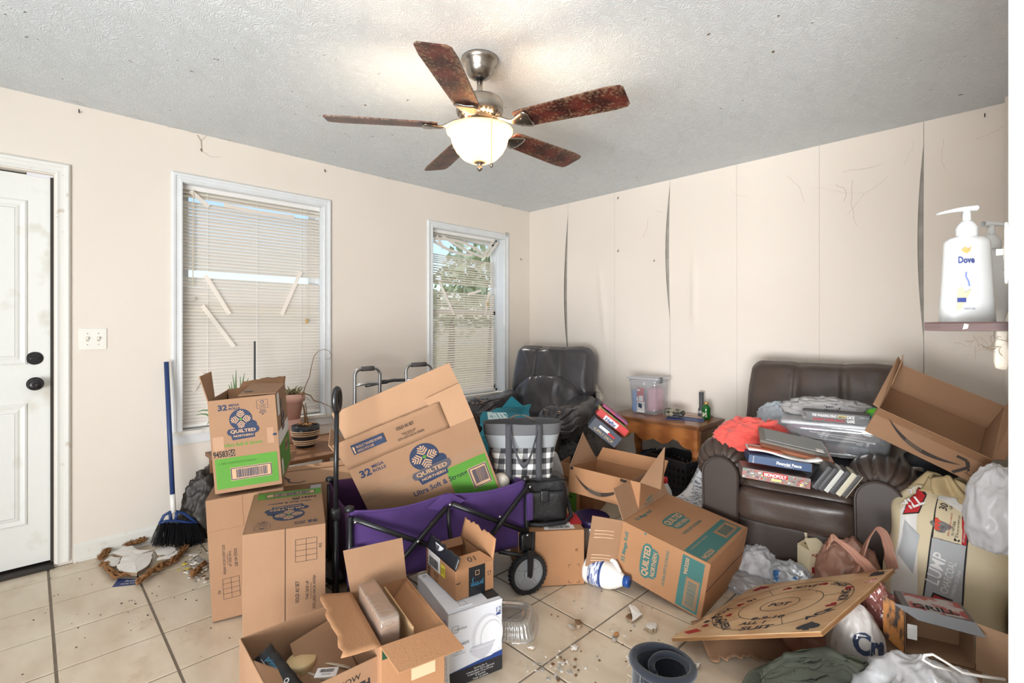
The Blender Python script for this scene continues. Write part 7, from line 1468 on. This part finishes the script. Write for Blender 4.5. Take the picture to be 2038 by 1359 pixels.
p = Print((-.012, .009, .158), (1, -.25, 0), (0, .12, 1), .004); p.text('STARKIST', .028, .025, .010, mat('carton_red', (160, 40, 50), .5), 0, wid=.05, rot=-8, bold=.03); p.done('panel_print', kc)
cj = thing('candle_jar', 'glass candle jar with red wax in front of the brown recliner', 'candle', (2.925, -1.0, .150)); B().lathe([(0, 0), (.045, 0), (.047, .005), (.047, .075), (.045, .08)], 28).build('jar_glass', GL, cj, True); B().lathe([(0, .006), (.043, .006), (.043, .050), (0, .052)], 24).build('red_wax', mat('wax_red', (206, 66, 52), .4), cj, True); B().lathe([(.0475, .012), (.0475, .050)], 8, sy=.98).build('label', mat('label_white_red', (230, 214, 206), .6), cj, True); B().lathe([(0, 0), (.050, 0), (.050, .02), (.046, .022), (0, .022)], 24, c=(0, 0, -.022)).build('lid', WHITEPL, cj, True)
lump('white_plastic_bag', 'bag_body', 'small white bag holding up the red candle jar', 'bag', (2.925, -1.0, 0), (.075, .07, .078), PLW, 85, amp=.16, thick=.0006)
tb_ = lump('tan_plastic_bag', 'bag_body', 'tan grocery bag with two looped handles standing left of the charcoal bag', 'bag', (2.985, -1.06, 0), (.115, .11, .17), PLB, 91, amp=.15, f=2.2, thick=.0008)
tm_ = tb_.matrix_world.inverted()
bag_handle(tb_, tm_ @ DP(1700, 1145, 1.98), tm_ @ DP(1775, 1140, 1.98), tm_ @ DP(1745, 1052, 1.98), .045, PLB, seed=1); bag_handle(tb_, tm_ @ DP(1650, 1085, 1.94), tm_ @ DP(1745, 1150, 1.92), tm_ @ DP(1668, 1075, 1.94), .04, PLB, seed=3)
lump('red_food_bag', 'bag_body', 'thin bag of red snacks hanging under the raised corner of the plywood board', 'bag', DP(1745, 1215, 1.80)+V3((0, 0, -.03)), (.045, .045, .065), film('bag_red', (200, 130, 120), .85, .2, .3, .14, .4, 30), 92, amp=.35, f=2.2, thick=.0006)
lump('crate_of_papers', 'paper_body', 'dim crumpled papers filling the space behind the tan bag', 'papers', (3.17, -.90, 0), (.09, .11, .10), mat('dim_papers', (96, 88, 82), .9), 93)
t2 = lump('white_plastic_bag', 'bag_body', 'white grocery bag with big navy letters under the plywood board', 'bag', tuple(G(1702, 1375, 0)), (.085, .085, .18), film('bag_white_navy', (226, 220, 216), .9, .25, .3, .1, .3, 24), 94, yaw=TH, amp=.06, f=2, thick=.0008)
p = Print((-.050, -.125, .155), (1, 0, 0), (0, 0, 1), .0); p.text('Cre', .052, .05, .062, NAVY, wid=.105, rot=-12, bold=.04); bl_ = wrap(p.done('bag_lettering', t2), bodyof(t2), .002); m_ = bl_.modifiers[0]; m_.wrap_method = 'PROJECT'; m_.use_project_y = True; m_.use_negative_direction = True; m_.project_limit = 0
lump('tan_plastic_bag', 'bag_body', 'flattened tan grocery bag spilling between the plywood board and the green trousers', 'bag', (3.03, -1.56, 0), (.17, .13, .10), PLB, 95, yaw=-.8, amp=.16, f=2.2, thick=.0008)
# boxes at lower right
oz = G(1727, 1285, .155); A20 = math.radians(20); R20 = ((math.cos(A20), -math.sin(A20), 0), (math.sin(A20), math.cos(A20), 0), (0, 0, 1))
ob1 = carton('cardboard_box', 'brown box printed with two small bottles, under the opened glossy dark box', (oz.x, oz.y, .002), R20, (.30, .28, .152), m=CARD)
p = Print(*face(ob1, 'front', .30, .28, .152))
for k in range(2):
    v0 = .118-.042*k; p.frame(.095, v0, .128, v0+.022, .003, INK); p.frame(.128, v0+.004, .138, v0+.018, .003, INK); p.disc(.111, v0+.011, .005, INK, n=8)
p.done('printed_symbols', ob1)
og = G(1799, 1300, .156); dO = (.185, .13, .150)
ob2 = carton('grill_box', 'opened glossy dark-printed box with bare cardboard inside, in front of the charcoal bag', (og.x, og.y, .156), R20, dO, open_top=True, opens='front', m=mat('glossy_dark_print', (92, 88, 86), .35, (150, 108, 60), 7, .3, contrast=(.5, .6)), th=.003)
w, d, h = dO; LIN = mat('card_lining', (176, 142, 112), .85, (160, 126, 98), 6, .8, .1, 160)
b = B(); b.box(.0032, w-.0032, .001, d-.0032, .0032, .0042); b.box(.0032, .0042, .001, d-.0032, .0032, h-.0032); b.box(w-.0042, w-.0032, .001, d-.0032, .0032, h-.0032); b.box(.0032, w-.0032, d-.0042, d-.0032, .0032, h-.0032); b.box(.0032, w-.0032, .001, d-.0032, h-.0042, h-.0032); b.build('card_lining', LIN, ob2)
flap(ob2, [(0, 0, 0), (0, 0, h), (-.055, .01, h+.03), (-.055, .01, .045)], mat('wood_art', (176, 116, 60), .35, (60, 50, 46), 14, .4, stretch=(3, 1, 1), contrast=(.46, .56)), .002)
flap(ob2, [(-.03, 0, h+.012), (w, 0, h), (w+.012, -.04, h-.022), (.03, -.035, h-.012)], mat('grey_card', (130, 132, 136), .5), .002)
flap(ob2, [(w, 0, h), (w, 0, 0), (w+.085, -.035, 0), (w+.085, -.03, h-.006)], LIN, .002)
B().box(.006, .032, -.014, -.012, h*.40, h*.72).build('white_tab', WHITEP, ob2)
p = Print(*face(ob2, 'top', w, d, h)); p.rect(.02, .01, w-.01, d-.01, mat('red_grey_art', (170, 160, 158), .4, (150, 60, 56), 20, .4, contrast=(.48, .55))); p.text('GRILL', w*.5, .04, .03, INK, 1, wid=.12, bold=.03); p.done('printed_top', ob2)
# green trousers, navy cloth, clear bags at the bottom edge
GRN = mat('olive_cotton', (60, 63, 50), .85, (44, 46, 37), 6, .7, .1, 60)
gt = thing('olive_trousers', 'olive green cotton trousers heaped at the bottom right foreground', 'clothing', (G(1640, 1359).x, G(1640, 1359).y, 0)); It = gt.matrix_world.inverted()
def gtf(u, v):
    px = 1515+330*u; top_ = 1355-52*math.sin(PI*min(1, u*1.15+.05))**.8+34*u*u; py = top_+150*(1-v); z_ = .155*math.sin(PI*min(1, max(0, .15+.75*v)))*(.6+.4*math.sin(PI*u)); q_ = DP(px, top_, 1.50+.0*u) ; base_ = G(px, 1359+90, .0)
    P_ = base_*(1-v)+q_*v; P_.z = q_.z*math.sin(PI/2*v)**.8; f_ = .018*(1-2*abs(nz((u*5, v*9, 0), 1.0, 2)))+.008*math.sin(v*40+u*8+4*nz((u*3, v*3, 0), 1.5, 2)); return (It @ P_)+V3((0, 0, f_))+V3((nz((u*6, v*6, 0), 1, 4), nz((u*6, v*6, 0), 1, 5), 0))*.02
solid(B().grid(gtf, 60, 40).build('trouser_leg', GRN, gt, True), .004)
def gtb(u, v):
    px = 1515+330*u; top_ = 1355-52*math.sin(PI*min(1, u*1.15+.05))**.8+34*u*u; q_ = DP(px, top_, 1.50); bk__ = q_+FWD*.16; bk__.z = 0; P_ = q_*(1-v)+bk__*v; P_.z = q_.z*math.cos(PI/2*v)**.8; return It @ P_
solid(B().grid(gtb, 40, 12).build('trouser_back', GRN, gt, True), .004)
b = B(); 
for dv in (0, .022): b.tube([V3(gtf(.12+.8*k/40, .93-dv*2.2-.1*math.sin(k/40*3)))+V3((0, 0, .005)) for k in range(41)], .0028, 5)
b.build('waistband_seam', mat('olive_dark', (60, 66, 52), .9), gt, True)
b = B(); b.tube([V3(gtf(.15+.7*k/30, .72+.08*math.sin(k*.2)))+V3((0, 0, .004)) for k in range(31)], .0035, 5); b.build('side_seam', mat('olive_dark', (60, 66, 52), .9), gt, True)
nc = thing('navy_fleece', 'rolled navy fleece garment standing at the bottom edge of the foreground', 'clothing', (0, 0, 0)); c0 = DP(1318, 1359, 1.42); nc.location = (c0.x, c0.y, 0); NV = mat('navy_fleece_cloth', (28, 34, 46), .95, (22, 27, 38), 10, .8, .2, 80, sheen=.3)
r0 = .083; zt_ = DP(1318, 1330, 1.40).z
solid(B().grid(lambda u, v: (r0*(1+.05*math.sin(4*PI*u))*math.cos(2*PI*u)*(1+.10*(1-v)), r0*.9*math.sin(2*PI*u)*(1+.10*(1-v)), (zt_+.004)*v+.008*nz((math.cos(2*PI*u), math.sin(2*PI*u), v*3), 1.5, 2)), 48, 14, closeu=True).build('rolled_body', NV, nc, True), .010)
B().tube([(r0*(1+.05*math.sin(4*PI*u))*math.cos(2*PI*u), r0*.9*math.sin(2*PI*u), zt_) for u in [k/40 for k in range(40)]], .012, 10, closed=True).build('rolled_hem', NV, nc, True)
B().tube([(.02+.055*math.cos(a), .01+.045*math.sin(a), zt_-.010+.012*math.sin(a)) for a in [PI*1.6*k/24-.6 for k in range(24)]], .010, 8).build('inner_fold', NV, nc, True)
b = B(); rr = random.Random(6)
for k in range(90):
    a = rr.uniform(3.4, 6.2); z = rr.uniform(.02, zt_); c_ = V3((r0*1.17*math.cos(a)*(1+.02), r0*1.06*math.sin(a), z)); d = V3((rr.uniform(-1, 1), rr.uniform(-1, 1), rr.uniform(-1, 1)))*.008; b.tube([c_-d, c_+d], .0005, 3)
b.build('pale_lint', mat('lint', (190, 186, 180), .9), nc)
lump('clear_plastic_bag', 'bag_body', 'clear printed plastic bag at the bottom edge left of the navy fleece', 'bag', (DP(1250, 1359, 1.40).x, DP(1250, 1359, 1.40).y, 0), (.08, .08, .055), film('bag_white_blue', (232, 234, 238), .7, .12, .3, .2, .4, 30), 101, amp=.2, f=2.5, thick=.0006)
q_ = DP(1905, 1365, 1.35); cb2 = lump('clear_plastic_bag', 'bag_body', 'large clear plastic bag with white handles in the bottom right corner', 'bag', (q_.x-.06, q_.y+.03, 0), (.15, .12, .16), PLC, 102, amp=.2, f=2.4, thick=.0006); cm_ = cb2.matrix_world.inverted()
b = B(); b.tube([cm_ @ DP(x, y, 1.34) for x, y in ((1895, 1335), (1858, 1325), (1836, 1312), (1840, 1304), (1856, 1302), (1880, 1316), (1915, 1338), (1950, 1345), (2000, 1352))], .0035, 6); b.build('white_handle_edge', WHITEPL, cb2, True)
lump('white_plastic_bag', 'bag_body', 'bright white bag fold in front of the large clear bag at bottom right', 'bag', (DP(1860, 1359, 1.25).x, DP(1860, 1359, 1.25).y, 0), (.09, .06, .10), PLC, 103, amp=.2, f=2.6, thick=.0006)
# ================================================================== SHELF WITH LOTION BOTTLES
SHM = mat('mahogany_shelf', (76, 38, 30), .5, (54, 27, 22), 4, .8, .05, 40, stretch=(1, 8, 8))
TS = 1.12; sa_ = DP(1854, 652, TS); ZS = 1.262
sh = thing('wall_shelf', 'small dark mahogany shelf fixed to the end of the right wall', 'shelf', (RW, -2.30, ZS)); xl = DP(1854, 650, 1.16).x-RW
B().rbox((xl/2, .06, -.010), (abs(xl), .15, .020), .002, 4).build('shelf_board', SHM, sh); b = B(); b.rbox((-.010, .05, -.055), (.022, .06, .085), .008, 6, fn=lambda q, p: p+V3((nz(p, 30, 1), 0, nz(p, 30, 3)))*.006); b.build('plastered_bracket', mat('lumpy_plaster', (226, 218, 204), .8, bump=.5, bscale=50), sh, True)
b = B(); b.quadslab([(xl*.46, -.016, -.014), (xl*.52, -.016, -.016), (xl*.50, -.016, -.004), (xl*.45, -.016, -.006)], .001); b.build('paint_fleck', WHITEP, sh)
def pump(label, loc, yaw, h, w, flip, clear=False):
    t = thing('lotion_bottle', label, 'bottle', loc, yaw=yaw); m = mat('bottle_white', (214, 216, 216), .32)
    def fn(u, v):
        th = 2*PI*u; zz = v*h; sq = (abs(math.cos(th))**2.6+abs(math.sin(th))**2.6)**(-1/2.6)
        wv = (w*(1.0-.20*v-.02*math.sin(PI*v))) if not clear else w*(.62+.38*smoothstep(0, .28, v)-.12*smoothstep(.3, 1, v)); k = 1 if v < .93 else 1-(v-.93)/.07*.45
        if v > .999: k = .0
        return (math.cos(th)*sq*wv/2*k, math.sin(th)*sq*w*.27*k*(1-.15*v), zz+(.0))
    B().grid(lambda u, v: fn(u, min(1, v)), 48, 34, closeu=True).build('bottle_body', m, t, True); B().lathe([(0, 0), (w*.25, 0)], 16, sy=.6).build('base', m, t)
    B().lathe([(0, h-.006), (.019, h-.004), (.0195, h+.016), (.014, h+.026), (.009, h+.032), (0, h+.032)], 24).build('pump_collar', m, t, True); B().lathe([(.0075, h+.025), (.0075, h+.055)], 16).build('pump_stem', m, t, True); s = -1 if flip else 1
    hd = B(); hd.grid(lambda u, v: (s*(-.018+.075*u), math.cos(2*PI*v)*.010*(1-.6*u), h+.060-.010*u*u+math.sin(2*PI*v)*(.007*(1-.65*u))), 14, 14); hd.build('pump_head', m, t, True); return t
p1 = DP(1924, 640, 1.115); p2_ = DP(1986, 640, 1.24); pump_y = p1.y
l1 = pump('white lotion bottle with a gold bird and blue name on the shelf', (p1.x, p1.y, ZS+.0005), math.radians(42), .196, .104, True); l1.rotation_euler = (0, 0, math.radians(34))
p = Print((-.05, -.030, .0), (1, 0, 0), (0, 0, 1), .0012); GLD = mat('bird_gold', (206, 166, 100), .4); DB = mat('name_blue', (50, 66, 130), .5); BE = mat('cap_beige', (214, 190, 150), .5)
p.poly([(.020, .158), (.028, .166), (.034, .160), (.040, .168), (.037, .156), (.030, .150)], GLD, 1); p.text('Dove', .030, .137, .0145, DB, 1, wid=.031, bold=.03); p.path([(.030, .110), (.029, .100), (.034, .090), (.036, .078)], .003, mat('ribbon_blue', (110, 130, 190), .5), 1); p.disc(.020, .062, .007, BE, 1, ry=.014); p.poly([(.012, .055), (.040, .072), (.028, .045), (.020, .028), (.012, .026)], BE, 1.5); p.rect(.012, .043, .029, .053, DB, 2); p.text('24.8 FL OZ', .036, .029, .004, DB, 1, wid=.022); p.done('printed_label', l1)
l2 = pump('white lotion bottle half hidden behind the gold-bird bottle, its spout pointing right', (p2_.x-.012, p2_.y, ZS+.0005), math.radians(34), .190, .078, False, True)
tag(B().tube([DP(2009, 500, 1.10), DP(2015, 430, 1.10)], [.006, .003], 6).build('blue_toothbrush', mat('brush_blue', (30, 90, 140), .4)), 'blue pointed plastic handle sticking up beside the edge-on light switch', 'brush')
